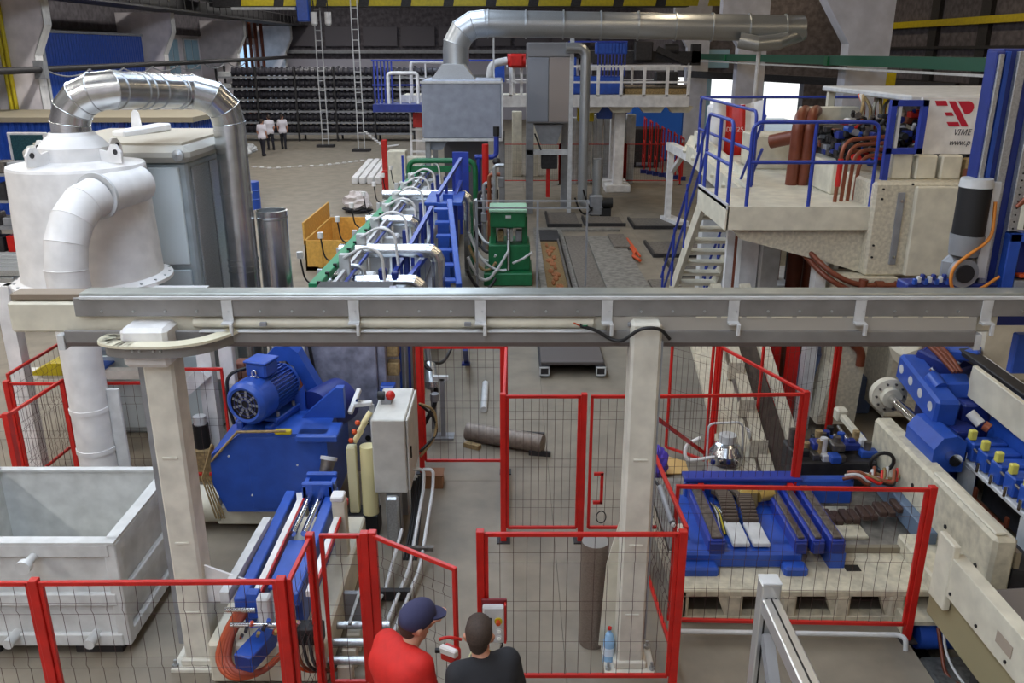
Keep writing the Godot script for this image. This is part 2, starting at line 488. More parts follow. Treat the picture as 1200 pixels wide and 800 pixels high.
	# gate opening with piers in the right bay
	for x in [10.9, 13.9]:
		part(fw, "pier", S().lohi(V(x, -0.7, 50.7), V(x + 0.45, 3.5, 51.3)), mat(col(150, 190, 214), 0.6))
	part(fw, "upper_window", S().lohi(V(10.7, 4.0, 50.5), V(12.2, 5.0, 50.6)), mat(col(150, 190, 214), 0.4))
	# ---- right wall: dark panels with ribs and a yellow rail
	var rwall := struct("wall_right", S().lohi(V(20.2, -0.7, -9), V(21, 10.5, 51.4)), darkwall)
	for i in 9:
		part(rwall, "rib", S().lohi(V(20.0, 0, 6 + i * 4.6), V(20.2, 10.4, 6.8 + i * 4.6)), dark)
	part(rwall, "yellow_rail", S().lohi(V(19.8, 6.0, 0), V(20.2, 6.3, 50.5)), yellow)
	part(rwall, "ledge", S().lohi(V(19.9, 3.3, 0), V(20.2, 3.55, 50.5)), dark)
	part(rwall, "ledge", S().lohi(V(19.9, 5.0, 0), V(20.2, 5.12, 50.5)), dark)
	# right row of white corbelled columns
	var colr := [Vector2(9.7, 0), Vector2(10.9, 0), Vector2(10.9, 8), Vector2(8.9, 8), Vector2(8.9, 6.3), Vector2(9.7, 5.1)]
	k = 0
	var wallb := mat(col(214, 216, 228), 0.75, 0.0, noise_tex("mottle", 3, 0.012, 0.86, 1.0), 0.2)
	for d in [26.0, 38.6, 49.8]:
		tag(part(self, numbered(self, "crane_column"), S().prism(colr, V(0, 0, d + 0.6), Vector3.RIGHT, Vector3.UP, 0.6), wallb, "structure"), ["large white corbelled column behind the press, with long duct ending at it", "white corbelled column behind the white vertical pipe", "white corbelled column by the bright gate"][k], "column")
		k += 1
	var gb := thing("green_runway_beam", "long green steel runway beam with pale busbar along right columns", "beam")
	part(gb, "girder", S().lohi(V(9.25, 4.52, 8), V(9.5, 4.78, 50)), mat(col(28, 84, 62), 0.5))
	part(gb, "busbar", S().lohi(V(9.14, 4.42, 8), V(9.3, 4.47, 50)), lgrey)
	for d in [26.2, 38.8, 49.9]:
		part(gb, "bracket", S().lohi(V(9.2, 4.5, d), V(9.8, 4.75, d + 0.3)), green)
	# brown steel beam and yellow post in the right bay
	solo("cross_beam", "rusty dark cross beam in front of the bright far gate", "beam", S().bar(V(9.8, 3.7, 49.5), V(18, 3.5, 36), 0.25, 0.35), dark)
	solo("yellow_post", "olive yellow post standing in the right bay behind white column", "post", S().lohi(V(12.6, 0, 30), V(12.9, 4.2, 30.3)), yellow)

	# ---- striped overhead crane
	var cr := thing("overhead_crane", "yellow and black striped overhead crane girder across the hall", "crane")
	part(cr, "girder", S().lohi(V(-15.2, 7.02, 46), V(8.9, 8.6, 47)), dark)
	for i in 12:
		var x := -13.6 + i * 2.13
		part(cr, "yellow_stripe", S().prism([Vector2(x, 7.05), Vector2(x + 1.62, 7.05), Vector2(x + 1.9, 8.55), Vector2(x + 0.28, 8.55)], V(0, 0, 46.0), Vector3.RIGHT, Vector3.UP, 0.03), yellow)
	part(cr, "hoist", S().lohi(V(-10.7, 6.3, 45.4), V(-10.1, 7.6, 46.0), 0.05), blue)
	part(cr, "end_carriage", S().lohi(V(-15.8, 7.3, 45), V(-15.2, 8.0, 48)), dark)
	part(cr, "tube_light", S().lohi(V(-14.0, 6.85, 45.6), V(-10.8, 6.98, 45.75)), lgrey)
	k = 0
	for x in [-9.9, -9.2]:
		var li := thing("signal_horn", "white cylindrical horn under the striped crane girder, %s" % ("next to the blue hoist" if x < -9.5 else "farther from the blue hoist"), "horn", "horns under the crane")
		part(li, "drum", S().cyl(V(x, 6.2, 45.6), V(x, 6.75, 45.6), 0.17, -1, 12), white)
		part(li, "hanger", S().cyl(V(x, 6.75, 45.6), V(x, 7.3, 45.6), 0.03, -1, 6), dark)
		part(li, "cap", S().cyl(V(x, 6.1, 45.6), V(x, 6.2, 45.6), 0.1, 0.17, 12), lgrey)
	# ---- two lattice masts
	for q in [[382.0, 172.0, "lattice ladder mast standing before the spool rack, nearer the three workers"], [424.0, 177.0, "lattice ladder mast standing before the spool rack, nearer the white gallery"]]:
		var b := F(q[0], q[1])
		var ms := thing("lattice_mast", q[2], "mast", "", b)
		for s in [-0.16, 0.16]:
			part(ms, "stringer", S().lohi(Vector3(s - 0.025, 0, -0.025), Vector3(s + 0.025, 9.6, 0.025)), lgrey)
		for i in 19:
			part(ms, "rung", S().lohi(Vector3(-0.16, 0.4 + i * 0.5, -0.015), Vector3(0.16, 0.44 + i * 0.5, 0.015)), lgrey)
		part(ms, "base", S().lohi(Vector3(-0.45, 0, -0.3), Vector3(0.45, 0.12, 0.3)), dark)
	# ---- spool rack
	var rk := thing("spool_rack", "long dark steel rack of six shelves full of black spools", "rack", "", V(0, 0, 0))
	var x0 := -16.6; var x1 := -3.4
	for i in 6:
		part(rk, "shelf", S().lohi(V(x0, 0.38 + i * 0.62, 50.2), V(x1, 0.44 + i * 0.62, 51.6)), dark)
		part(rk, "front_rail", S().lohi(V(x0, 0.36 + i * 0.62, 50.12), V(x1, 0.46 + i * 0.62, 50.2)), grey)
	for i in 7:
		var x: float = lerpf(x0, x1, i / 6.0)
		part(rk, "upright", S().lohi(V(x - 0.05, 0, 50.1), V(x + 0.05, 4.1, 50.2)), dark)
		part(rk, "upright", S().lohi(V(x - 0.05, 0, 51.6), V(x + 0.05, 4.1, 51.7)), dark)
	var sp := S().lathe([Vector2(0.02, -0.125), Vector2(0.27, -0.14), Vector2(0.27, -0.1), Vector2(0.2, -0.09), Vector2(0.2, 0.09), Vector2(0.27, 0.1), Vector2(0.27, 0.14), Vector2(0.02, 0.125)], Transform3D(Basis(Vector3.BACK, PI / 2), Vector3.ZERO), 12).mesh(mat(col(62, 60, 68), 0.4))
	for i in 6:
		solo("pale_carton", "pale carton stacked at the left end of the spool rack, %s shelf from the floor" % ["first", "second", "third", "fourth", "fifth", "sixth"][i], "carton", S().lohi(V(x0 + 0.1, 0.44 + i * 0.62, 50.25), V(x0 + 0.75, 0.7 + i * 0.62, 50.9), 0.02), lgrey, "cartons on the spool rack")
		for j in range(2, 41):
			var o := piece(self, "wire_spool", sp, "", "", Transform3D(Basis(), V(x0 + 0.3 + j * 0.315, 0.44 + i * 0.62 + 0.27, 50.6)))
			tag(o, "black wire spool lying on edge on the long dark rack", "spool", "black spools on the rack")
	# cardboard-grey cases stacked at the end of the rack
	# ---- things on the far floor
	var ch := solo("barrier_chain", "white plastic barrier chain trailing over the far concrete floor", "chain", chain([F(294, 195, 0.03), F(320, 197, 0.03), F(345, 195, 0.03), F(372, 194, 0.03), F(400, 191, 0.03), F(428, 187.5, 0.03), F(446, 186, 0.03)]), white)
	var ch2 := solo("barrier_chain", "white plastic barrier chain sloping down from lattice mast to gallery", "chain", chain([F(424, 177, 0) + Vector3(0.2, 1.0, 0), F(450, 172, 0.5), F(466, 170, 0.02)]), white)
	var bag := thing("rubble_sack", "crumpled white plastic rubble sack on the far floor", "sack", "", F(420, 248))
	part(bag, "sack", lump(Vector3(0, 0.3, 0), Vector3(0.42, 0.36, 0.38), 5), mat(col(206, 196, 192), 0.7))
	part(bag, "debris", lump(Vector3(0, 0.1, 0.05), Vector3(0.44, 0.14, 0.4), 8), dark)
	for q in [[282.0, 184.0, 0.5], [292.0, 178.0, 0.4]]:
		var sk := thing("floor_sack", ["pale grey sack on the floor beside the walking workers", "second pale sack behind the first beside the walking workers"][0 if q[0] < 290 else 1], "sack", "", F(q[0], q[1]))
		part(sk, "sack", lump(Vector3(0, q[2] * 0.4, 0), Vector3(q[2], q[2] * 0.6, q[2]), int(q[0])), lgrey)

func chain(p: Array) -> Shape:
	var s := S()
	for i in p.size() - 1:
		var l: float = (p[i + 1] - p[i]).length()
		var k := int(l / 0.34)
		for j in k:
			var c: Vector3 = p[i].lerp(p[i + 1], (j + 0.5) / k)
			s.box(c, Vector3(0.18, 0.07, 0.1), 0.02)
	s.tube(p, 0.007, 4)
	return s

func lump(c: Vector3, r: Vector3, seed_: int) -> Shape:
	var f := FastNoiseLite.new(); f.seed = seed_; f.frequency = 0.9
	var s := S()
	var a := 12; var b := 18
	var at := func(i: int, j: int) -> Vector3:
		var t := PI * i / a; var u := TAU * j / b
		var d := Vector3(sin(t) * cos(u), cos(t), sin(t) * sin(u))
		return c + d * r * (1.0 + 0.45 * f.get_noise_3dv(d * 2.0))
	for i in a:
		for j in b:
			var p := [at.call(i, j), at.call(i, j + 1), at.call(i + 1, j + 1), at.call(i + 1, j)]
			if i == 0: s.face([p[0], p[2], p[3]], p[0] - c)
			elif i == a - 1: s.face([p[0], p[1], p[2]], p[0] - c)
			else: s.face([p[0], p[1], p[2]], p[0] - c); s.face([p[0], p[2], p[3]], p[0] - c)
	return s

func left_bay() -> void:
	# ---- container cabin
	var cc := thing("container_cabin", "low blue corrugated container cabin with flat pale roof behind the white cyclone", "cabin")
	part(cc, "sheeting", corrugated(V(-18.3, 0, 26.9), V(-9.9, 0, 26.9), 0.0, 2.85, Vector3.BACK, 0.2, 0.05), blue)
	part(cc, "side_sheeting", corrugated(V(-9.9, 0, 26.95), V(-9.9, 0, 30.3), 0.0, 2.85, Vector3.RIGHT, 0.2, 0.05), blue)
	part(cc, "body", S().lohi(V(-18.3, 0.05, 26.95), V(-9.95, 2.84, 30.3)), navy)
	part(cc, "roof", S().lohi(V(-18.3, 2.85, 26.7), V(-9.7, 3.0, 30.4)), mat(col(150, 140, 118), 0.7))
	for x in [-12.0, -10.9]:
		part(cc, "corner_post", S().lohi(V(x, 0, 26.78), V(x + 0.16, 2.85, 26.9)), navy)
	var fb := thing("framed_board", "white framed board with dark teal picture standing before the container cabin", "board")
	part(fb, "frame", S().lohi(P(14, 193, 26.6), P(54, 155, 26.6) + Vector3(0, 0, -0.06), 0.02), white)
	part(fb, "picture", S().lohi(P(18, 191, 26.58), P(50, 158, 26.58) + Vector3(0, 0, 0.03)), mat(col(52, 92, 96), 0.3, 0.0, noise_tex("dirt", 9, 0.02, 0.62, 1.0), 1.6))
	for x in [20.0, 46.0]:
		part(fb, "leg", S().lohi(Vector3(P(x, 193, 26.58).x, 0, -26.6), P(x, 193, 26.58) + Vector3(0.06, 0, 0.04)), white)
	solo("white_board", "plain white board leaning beside the framed teal board", "board", S().lohi(Vector3(P(50, 160, 26.5).x, 0, -26.55), P(68, 156, 26.5)), white)
	for i in 2:
		solo("blue_drum", ["blue barrel standing by the container cabin, next to the duct bend", "second blue barrel by the cabin, farther along"][i], "barrel", S().lathe([Vector2(0.01, 0), Vector2(0.29, 0), Vector2(0.29, 0.3), Vector2(0.31, 0.32), Vector2(0.29, 0.34), Vector2(0.29, 0.58), Vector2(0.31, 0.6), Vector2(0.29, 0.62), Vector2(0.29, 0.88), Vector2(0.01, 0.88)], Transform3D(Basis(), V(-9.3 + i * 0.75, 0, 28.0)), 16), blue)

	# ---- shelving and steel profile stacks at the left edge
	var sh := thing("tool_shelf", "cluttered steel shelf of dark parts at the picture edge behind the cyclone", "shelf")
	for i in 4:
		part(sh, "board", S().lohi(V(-12.6, 0.3 + i * 0.62, 19.9), V(-10.4, 0.36 + i * 0.62, 20.7)), grey)
	for q in [[-12.6, 19.9], [-10.45, 19.9], [-12.6, 20.65], [-10.45, 20.65]]:
		part(sh, "upright", S().lohi(V(q[0], 0, q[1]), V(q[0] + 0.06, 2.4, q[1] + 0.06)), dark)
	var rn := RandomNumberGenerator.new(); rn.seed = 5
	for i in 4:
		for j in 6:
			var sx := rn.randf_range(0.18, 0.3); var sy := rn.randf_range(0.15, 0.4)
			var x := -12.35 + j * 0.34
			solo("shelf_box", "%s box, %s from outer end, on %s of cluttered tool shelf" % [["dark", "grey", "red", "black", "cream", "steel"][(i * 5 + j * 2) % 6], ["first", "second", "third", "fourth", "fifth", "sixth"][j], ["lowest board", "second board", "third board", "top board"][i]], "box", S().lohi(V(x, 0.36 + i * 0.62, 19.95), V(x + sx, 0.36 + i * 0.62 + sy, 20.4), 0.02), [dark, grey, red, black, cream, steel][(i * 5 + j * 2) % 6], "boxes on the tool shelf")
	var gs := thing("profile_stack", "stack of galvanised steel profiles lying on timbers at the picture edge", "profile stack")
	for i in 6:
		for j in 5:
			part(gs, "profile", S().lohi(V(-14.4, 0.14 + i * 0.15, 15.6 + j * 0.32), V(-9.4 + 0.12 * ((i * 3 + j) % 4), 0.26 + i * 0.15, 15.86 + j * 0.32), 0.01), galv)
	for x in [-13.5, -11.5, -9.9]:
		part(gs, "timber", S().lohi(V(x, 0, 15.5), V(x + 0.12, 0.14, 17.3)), pallet)
	var tb := thing("tube_bundle", "bundle of dark steel tubes with open ends beside the profile stack", "tube bundle")
	for i in 5:
		for j in 6 - (i % 2):
			var a := V(-9.1 + j * 0.13 + (i % 2) * 0.065, 0.07 + i * 0.115, 15.4)
			part(tb, "tube", S().cyl(a, a + Vector3(-1.4, 0, -2.2), 0.06, -1, 8), navy if (i + j) % 3 else dark)
	solo("concrete_block", "small pale concrete block on the floor beyond the cyclone", "block", S().lohi(V(-10.0, 0, 20.3), V(-9.4, 0.55, 20.9), 0.03), pallet)
	solo("floor_sheet", "long low galvanised sheet lying on the floor beyond the profile stack", "sheet", S().lohi(V(-16, 0, 18.2), V(-10.0, 0.12, 19.2), 0.03), plate)

	# ---- dust collector (tall galvanised cabinet)
	var dc := thing("dust_collector", "tall galvanised dust collector cabinet behind the white cyclone", "dust collector")
	var skin_m := mat(col(190, 202, 208), 0.4, 0.5, noise_tex("mottle", 3, 0.012, 0.86, 1.0), 0.4)
	part(dc, "body", S().lohi(V(-5.75, 0, 10.55), V(-3.97, 3.62, 12.6), 0.03), skin_m)
	part(dc, "front_panel", S().lohi(V(-5.7, 2.35, 10.5), V(-4.06, 3.56, 10.55), 0.012), mat(col(214, 224, 228), 0.42, 0.1))
	part(dc, "front_panel", S().lohi(V(-5.7, 1.2, 10.5), V(-4.06, 2.28, 10.55), 0.012), mat(col(188, 200, 206), 0.4, 0.25))
	part(dc, "front_panel", S().lohi(V(-5.7, 0.1, 10.5), V(-4.06, 1.13, 10.55), 0.012), mat(col(188, 200, 206), 0.4, 0.25))
	for i in 3:
		part(dc, "side_panel", S().lohi(V(-3.97, 0.1, 10.66 + i * 0.64), V(-3.94, 3.55, 11.24 + i * 0.64), 0.01), galv)
	part(dc, "lid", S().lohi(V(-5.9, 3.62, 10.4), V(-3.88, 3.82, 12.75), 0.07), mat(col(186, 184, 176), 0.5, 0.2))
	part(dc, "lid_top", S().lohi(V(-5.8, 3.82, 10.55), V(-4.0, 3.85, 12.65)), mat(col(176, 168, 152), 0.7))
	part(dc, "corner_cap", S().lathe([Vector2(0.01, 0), Vector2(0.07, 0), Vector2(0.07, 0.05), Vector2(0.01, 0.07)], Transform3D(Basis(Vector3.RIGHT, PI / 2), V(-4.0, 3.72, 10.42)), 12), galv)
	var lb := part(dc, "lifting_channel", S().bar(P(138, 158, 11.4), P(194, 148, 12.2), 0.22, 0.1, 0.02), white)
	part(lb, "lug", S().prism([Vector2(-0.07, 0), Vector2(0.07, 0), Vector2(0.05, 0.2), Vector2(0, 0.26), Vector2(-0.05, 0.2)], P(161, 150, 11.9), Vector3.RIGHT, Vector3.UP, 0.02), white)

	# ---- cyclone separator
	var cy := thing("cyclone_separator", "large white cyclone drum with lifting lugs feeding a silver duct", "cyclone")
	var c := V(-4.87, 0, 9.68)
	var ct := Transform3D(Basis(), c)
	part(cy, "drum", S().lathe([Vector2(0.76, 2.45), Vector2(0.715, 3.68), Vector2(0.705, 3.71), Vector2(0.36, 3.76), Vector2(0.02, 3.76)], ct, 56), white)
	part(cy, "flange", S().lathe([Vector2(0.5, 2.37), Vector2(0.86, 2.37), Vector2(0.86, 2.41), Vector2(0.74, 2.46)], ct, 56), white)
	part(cy, "cone", S().lathe([Vector2(0.2, 1.75), Vector2(0.72, 2.38)], ct, 40), white)
	part(cy, "collar", S().lathe([Vector2(0.37, 3.74), Vector2(0.37, 3.9), Vector2(0.29, 3.99), Vector2(0.25, 4.02), Vector2(0.23, 4.06)], ct, 36), white)
	for a in [0.35, 1.9, 3.6, 5.1]:
		var d := Vector3(cos(a), 0, sin(a))
		var lug := part(cy, "lifting_lug", S().prism([Vector2(0.3, 0), Vector2(0.66, 0), Vector2(0.66, 0.12), Vector2(0.6, 0.2), Vector2(0.53, 0.2), Vector2(0.47, 0.12), Vector2(0.3, 0.16)], c + Vector3(0, 3.74, 0) - d.cross(Vector3.UP) * 0.015, d, Vector3.UP, 0.03), white)
		part(lug, "eye", S().cyl(c + d * 0.59 + Vector3(0, 3.86, 0) - d.cross(Vector3.UP) * 0.022, c + d * 0.59 + Vector3(0, 3.86, 0) + d.cross(Vector3.UP) * 0.022, 0.03, -1, 12), dark)
	for i in 24:
		var a := TAU * i / 24
		part(cy, "bolt", S().cyl(c + Vector3(cos(a) * 0.82, 2.41, sin(a) * 0.82), c + Vector3(cos(a) * 0.82, 2.435, sin(a) * 0.82), 0.016, -1, 6), galv)
	for a in [3.9, 5.2]:
		var b := c + Vector3(cos(a) * 0.78, 0, sin(a) * 0.78)
		part(cy, "leg", S().lohi(b + Vector3(-0.05, 0, -0.05), b + Vector3(0.05, 2.37, 0.05)), white)
	# inlet pipe with lobster-back bend in front of the drum
	var ip := thing("inlet_pipe", "fat white pipe rising from the floor and bending into the cyclone drum", "pipe")
	var x0 := -4.53; var dd := 8.45
	part(ip, "riser", S().cyl(V(x0, 0, dd), V(x0, 2.42, dd), 0.2, -1, 32), white)
	var bp0 := []
	for q in [[0.0, 2.4], [0.0, 2.8], [0.05, 3.06], [0.17, 3.27], [0.34, 3.41], [0.54, 3.46]]:
		bp0.append(V(x0 + 0.34 * q[0], q[1], dd + 0.94 * q[0]))
	var f0: Vector3 = bp0[-1]; var fd: Vector3 = Vector3(0.2, 0.04, -0.98).normalized()
	part(ip, "bend", S().segs(bp0, 0.205, 32), white)
	part(ip, "seam_bead", S().seams(bp0, 0.205, 0.005), white)
	part(ip, "stub", S().cyl(f0, f0 + fd * 0.74, 0.2, -1, 32), white)
	part(ip, "flange", S().cyl(f0 - fd * 0.02, f0 + fd * 0.015, 0.245, -1, 32), lgrey)
	part(ip, "flange", S().cyl(V(x0, 2.4, dd), V(x0, 2.43, dd), 0.255, -1, 32), lgrey)
	for y in [1.25, 0.78]:
		part(ip, "clamp_band", S().cyl(V(x0, y, dd), V(x0, y + 0.05, dd), 0.21, -1, 32), white)
	part(ip, "bracket", S().lohi(V(x0 + 0.2, 0.3, dd - 0.02), V(x0 + 0.34, 1.5, dd + 0.02), 0.01), lgrey)
	for i in 8:
		var a := TAU * i / 8
		part(ip, "bolt", S().cyl(V(x0 + cos(a) * 0.232, 2.43, dd + sin(a) * 0.232), V(x0 + cos(a) * 0.232, 2.455, dd + sin(a) * 0.232), 0.014, -1, 6), galv)
	# frame carrying the cyclone, seen under the overhead rail
	solo("cyclone_support_post", "slim white steel post below the left end of the rail", "post", S().bar(V(-5.75, 0, 9.35), V(-5.75, 2.4, 9.35), 0.16, 0.16).lohi(V(-5.75, 2.3, 9.3), V(-5.2, 2.4, 9.45)), white)

	# ---- silver duct from cyclone over to the down pipe
	var sd := thing("silver_duct", "shiny silver duct arching from the cyclone across to a down pipe", "duct")
	var a0 := V(-4.87, 4.05, 9.68)
	var e1 := [a0, a0 + Vector3(0, 0.1, 0), a0 + Vector3(0.05, 0.24, 0), a0 + Vector3(0.16, 0.36, 0), a0 + Vector3(0.32, 0.43, 0), a0 + Vector3(0.5, 0.45, -0.02)]
	var dp := P(270, 160, 11.4)
	var b0: Vector3 = e1[-1]; var b1 := Vector3(dp.x - 0.48, 4.42, -11.1)
	var bd := (b1 - b0).normalized()
	part(sd, "elbow", S().segs(e1 + [b0 + bd * 0.1], 0.205, 36), silver)
	part(sd, "cross_pipe", S().segs([b0 + bd * 0.1, b1 - bd * 0.1], 0.205, 36), silver)
	var top := Vector3(dp.x, 3.9, -11.4)
	part(sd, "elbow", S().segs([b1 - bd * 0.1, b1, b1 + Vector3(0.12, 0, -0.1), Vector3(dp.x - 0.14, 4.35, -11.27), Vector3(dp.x - 0.03, 4.2, -11.36), Vector3(dp.x, 4.02, -11.4), top], 0.205, 36), silver)
	part(sd, "down_pipe", S().cyl(top, Vector3(top.x, 0, top.z), 0.2, -1, 36), silver)
	part(sd, "seam_bead", S().seams(e1 + [b0 + bd * 0.1], 0.207), silver)
	part(sd, "seam_bead", S().seams([b1 - bd * 0.1, b1, b1 + Vector3(0.12, 0, -0.1), Vector3(dp.x - 0.14, 4.35, -11.27), Vector3(dp.x - 0.03, 4.2, -11.36), Vector3(dp.x, 4.02, -11.4), top], 0.207), silver)
	for t in [0.02, 0.32, 0.42, 0.6, 0.9, 0.98]:
		var q := b0.lerp(b1, t); var dir := (b1 - b0).normalized() * 0.012
		part(sd, "seam_ring", S().cyl(q - dir, q + dir, 0.215, -1, 36), silver)
	for y in [3.9, 3.72, 3.1, 2.2, 2.12, 2.04]:
		part(sd, "seam_ring", S().cyl(Vector3(top.x, y, top.z), Vector3(top.x, y + 0.025, top.z), 0.21, -1, 36), silver)
	part(sd, "seam_ring", S().cyl(a0 + Vector3(0, -0.02, 0), a0 + Vector3(0, 0.01, 0), 0.215, -1, 36), silver)
	# short stub pipe
	var sp := thing("stub_pipe", "short open silver pipe standing upright right of the down pipe", "pipe")
	var bp := P(318, 246, 11.6)
	var hb := bp.y
	part(sp, "shell", S().lathe([Vector2(0.205, 0), Vector2(0.205, hb - 0.12), Vector2(0.215, hb - 0.11), Vector2(0.215, hb - 0.09), Vector2(0.205, hb - 0.08), Vector2(0.21, hb), Vector2(0.195, hb), Vector2(0.19, hb - 0.6)], Transform3D(Basis(), Vector3(bp.x, 0, bp.z)), 32), silver)
	part(sp, "damper", S().cyl(Vector3(bp.x, hb - 0.16, bp.z), Vector3(bp.x, hb - 0.14, bp.z), 0.19, -1, 24), galv)
	# ---- plywood crate
	var cr := thing("plywood_crate", "open yellow plywood crate on the floor beside the furnace line", "crate")
	var ca := V(-4.85, 0, 19.6); var cb := V(-3.3, 0, 22.6)
	part(cr, "front_panel", S().lohi(ca, Vector3(cb.x, 0.72, ca.z - 0.04)), wood)
	part(cr, "back_panel", S().lohi(Vector3(ca.x, 0, cb.z), Vector3(cb.x, 0.72, cb.z + 0.04)), wood)
	part(cr, "side_panel", S().lohi(ca, Vector3(ca.x + 0.04, 0.72, cb.z)), wood)
	part(cr, "side_panel", S().lohi(Vector3(cb.x - 0.04, 0, ca.z), Vector3(cb.x, 0.72, cb.z)), wood)
	part(cr, "floor_panel", S().lohi(ca, Vector3(cb.x, 0.1, cb.z)), wood)
	part(cr, "raised_flap", S().lohi(Vector3(ca.x - 0.04, 0.6, ca.z - 0.1), Vector3(ca.x, 1.12, cb.z)), wood)
	for i in 3:
		part(cr, "batten", S().lohi(Vector3(ca.x + 0.3 + i * 0.5, 0.08, ca.z + 0.03), Vector3(ca.x + 0.4 + i * 0.5, 0.7, ca.z)), wood)

func line_middle() -> void:
	# ---- billet furnace with burner stations
	var x0 := -2.75; var x1 := -1.45
	var fu := thing("billet_furnace", "long grey billet furnace line lined with burner pipes and hoses", "furnace")
	part(fu, "bed", S().lohi(V(x0 + 0.1, 0, 12.2), V(x1, 0.75, 24.2), 0.02), grey)
	part(fu, "chamber", S().lohi(V(x0 + 0.35, 0.75, 12.2), V(x1 - 0.2, 1.25, 24.2), 0.04), galv)
	var ta := F(368, 336, 1.8); var tb := F(498, 192, 1.8)
	part(fu, "cable_tray", S().bar(ta, tb, 0.16, 0.1, 0.01), mat(col(38, 138, 92), 0.45))
	part(fu, "tray_rail", S().bar(ta + Vector3(0.2, -0.05, 0), tb + Vector3(0.16, -0.05, 0), 0.05, 0.05), lgrey)
	part(fu, "tray_rail", S().bar(ta + Vector3(0.3, -0.12, 0), tb + Vector3(0.22, -0.12, 0), 0.04, 0.04), bluerail)
	for i in 26:
		part(fu, "tray_clip", S().box(ta.lerp(tb, i / 26.0) + Vector3(0.07, 0.05, 0), Vector3(0.05, 0.06, 0.05)), black)
	for i in 8:
		var d := 12.6 + i * 1.5
		part(fu, "tray_post", S().lohi(V(-2.96, 0, d), V(-2.88, 1.76, d + 0.08)), lgrey)
		part(fu, "burner_post", S().lohi(V(-2.62, 0.75, d), V(-2.46, 2.0, d + 0.12), 0.01), lgrey)
		var hs := part(fu, "hose", S().tube(fillet([V(-2.54, 1.95, d), V(-2.2, 2.15, d - 0.1), V(-1.95, 2.05, d - 0.1), V(-1.9, 1.25, d - 0.1)], 0.3, 5), 0.025, 6), white)
		part(fu, "valve", S().lohi(V(-2.05, 1.25, d + 0.1), V(-1.93, 1.75, d + 0.22), 0.02).lohi(V(-1.85, 1.25, d + 0.1), V(-1.75, 1.7, d + 0.22), 0.02), navy)
		part(fu, "branch_pipe", S().tube(fillet([V(-2.9, 1.0, d + 0.3), V(-2.9, 1.75, d + 0.3), V(-2.3, 1.75, d + 0.3), V(-2.3, 1.2, d + 0.3)], 0.15, 4), 0.04, 8), galv)
		part(fu, "sensor_cable", S().tube(fillet([V(-2.95, 1.4, d + 0.4), V(-3.25, 1.45, d + 0.4), V(-3.3, 1.85, d + 0.4)], 0.15, 4), 0.015, 5), black)
		part(fu, "sensor_head", S().cyl(V(-3.3, 1.85, d + 0.4), V(-3.3, 1.95, d + 0.4), 0.05, -1, 8), white)
		part(fu, "insulated_cap", S().lathe([Vector2(0.2, -0.08), Vector2(0.22, 0.0), Vector2(0.14, 0.1), Vector2(0.01, 0.14)], Transform3D(Basis(), V(-3.05, 1.15, d + 0.75)), 14), silver)
		part(fu, "burner_block", S().lohi(V(-2.45, 1.25, d + 0.2), V(-2.15, 1.6, d + 0.6), 0.03), lgrey)
	# insulated hot air pipes that cross the line and turn down
	for q in [[14.1, 1.72, -1.25, "insulated silver air pipe crossing the furnace line, the nearest with a tall bend"], [12.8, 1.52, -1.4, "insulated silver air pipe crossing the furnace line, lowest by the overhead rail"], [19.2, 1.85, -0.98, "insulated silver air pipe crossing the furnace line near the blue stair"], [16.9, 1.7, -1.9, "short insulated silver air pipe behind the blue stair"]]:
		var ap := thing("air_pipe", q[3], "pipe")
		var e: float = q[2]; var y: float = q[1]; var d: float = q[0]
		part(ap, "run", S().cyl(V(-2.9, y, d), V(e - 0.2, y, d), 0.115, -1, 18), silver)
		part(ap, "bend", S().segs([V(e - 0.21, y, d), V(e - 0.12, y - 0.01, d), V(e - 0.04, y - 0.07, d), V(e, y - 0.16, d), V(e, y - 0.25, d)], 0.12, 18), silver)
		part(ap, "drop", S().cyl(V(e, y - 0.24, d), V(e, 0, d), 0.115, -1, 18), silver)
		for t in [0.1, 0.45, 0.8]:
			part(ap, "seam_ring", S().cyl(V(lerpf(-2.9, e - 0.2, t), y, d), V(lerpf(-2.9, e - 0.2, t) + 0.02, y, d), 0.121, -1, 18), silver)
		part(ap, "seam_ring", S().cyl(V(e, y - 0.5, d), V(e, y - 0.48, d), 0.121, -1, 18), silver)
	# green end frame of the furnace
	var gf := thing("green_pipe_hoop", "green tubular hoop with rounded corners at the far furnace end", "frame")
	part(gf, "hoop", S().tube(fillet([V(-2.75, 0.3, 23.0), V(-2.75, 2.15, 23.0), V(-0.98, 2.15, 23.0), V(-0.98, 0, 23.0)], 0.25, 5), 0.07, 8), green)
	part(gf, "beam", S().lohi(V(-2.75, 1.85, 23.0), V(-1.1, 2.0, 23.15)), green)
	part(gf, "leg", S().lohi(V(-2.8, 0, 22.9), V(-2.68, 0.4, 23.1)), green)
	# ---- blue stair over the line
	var bs := thing("blue_stair", "blue steel stair with slanting handrails climbing over the furnace line", "stair")
	for q in [[P(455, 333, 13.4), P(506, 243, 16.6), 5], [P(513, 229, 17.0), P(540, 186, 19.4), 4], [P(470, 338, 13.0), P(508, 288, 14.8), 3], [P(528, 243, 17.2), P(540, 213, 19.0), 3]]:
		var a: Vector3 = q[0]; var b: Vector3 = q[1]
		part(bs, "handrail", S().bar(a, b, 0.07, 0.07), bluerail)
		for i in q[2]:
			var e := a.lerp(b, (i + 0.05) / (q[2] - 0.9))
			part(bs, "baluster", S().lohi(Vector3(e.x - 0.03, maxf(0.75, e.y - 1.15), e.z - 0.03), Vector3(e.x + 0.03, e.y, e.z + 0.03)), bluerail)
	var w0 := P(519, 238, 16.8); var w1 := P(519, 305, 16.8)
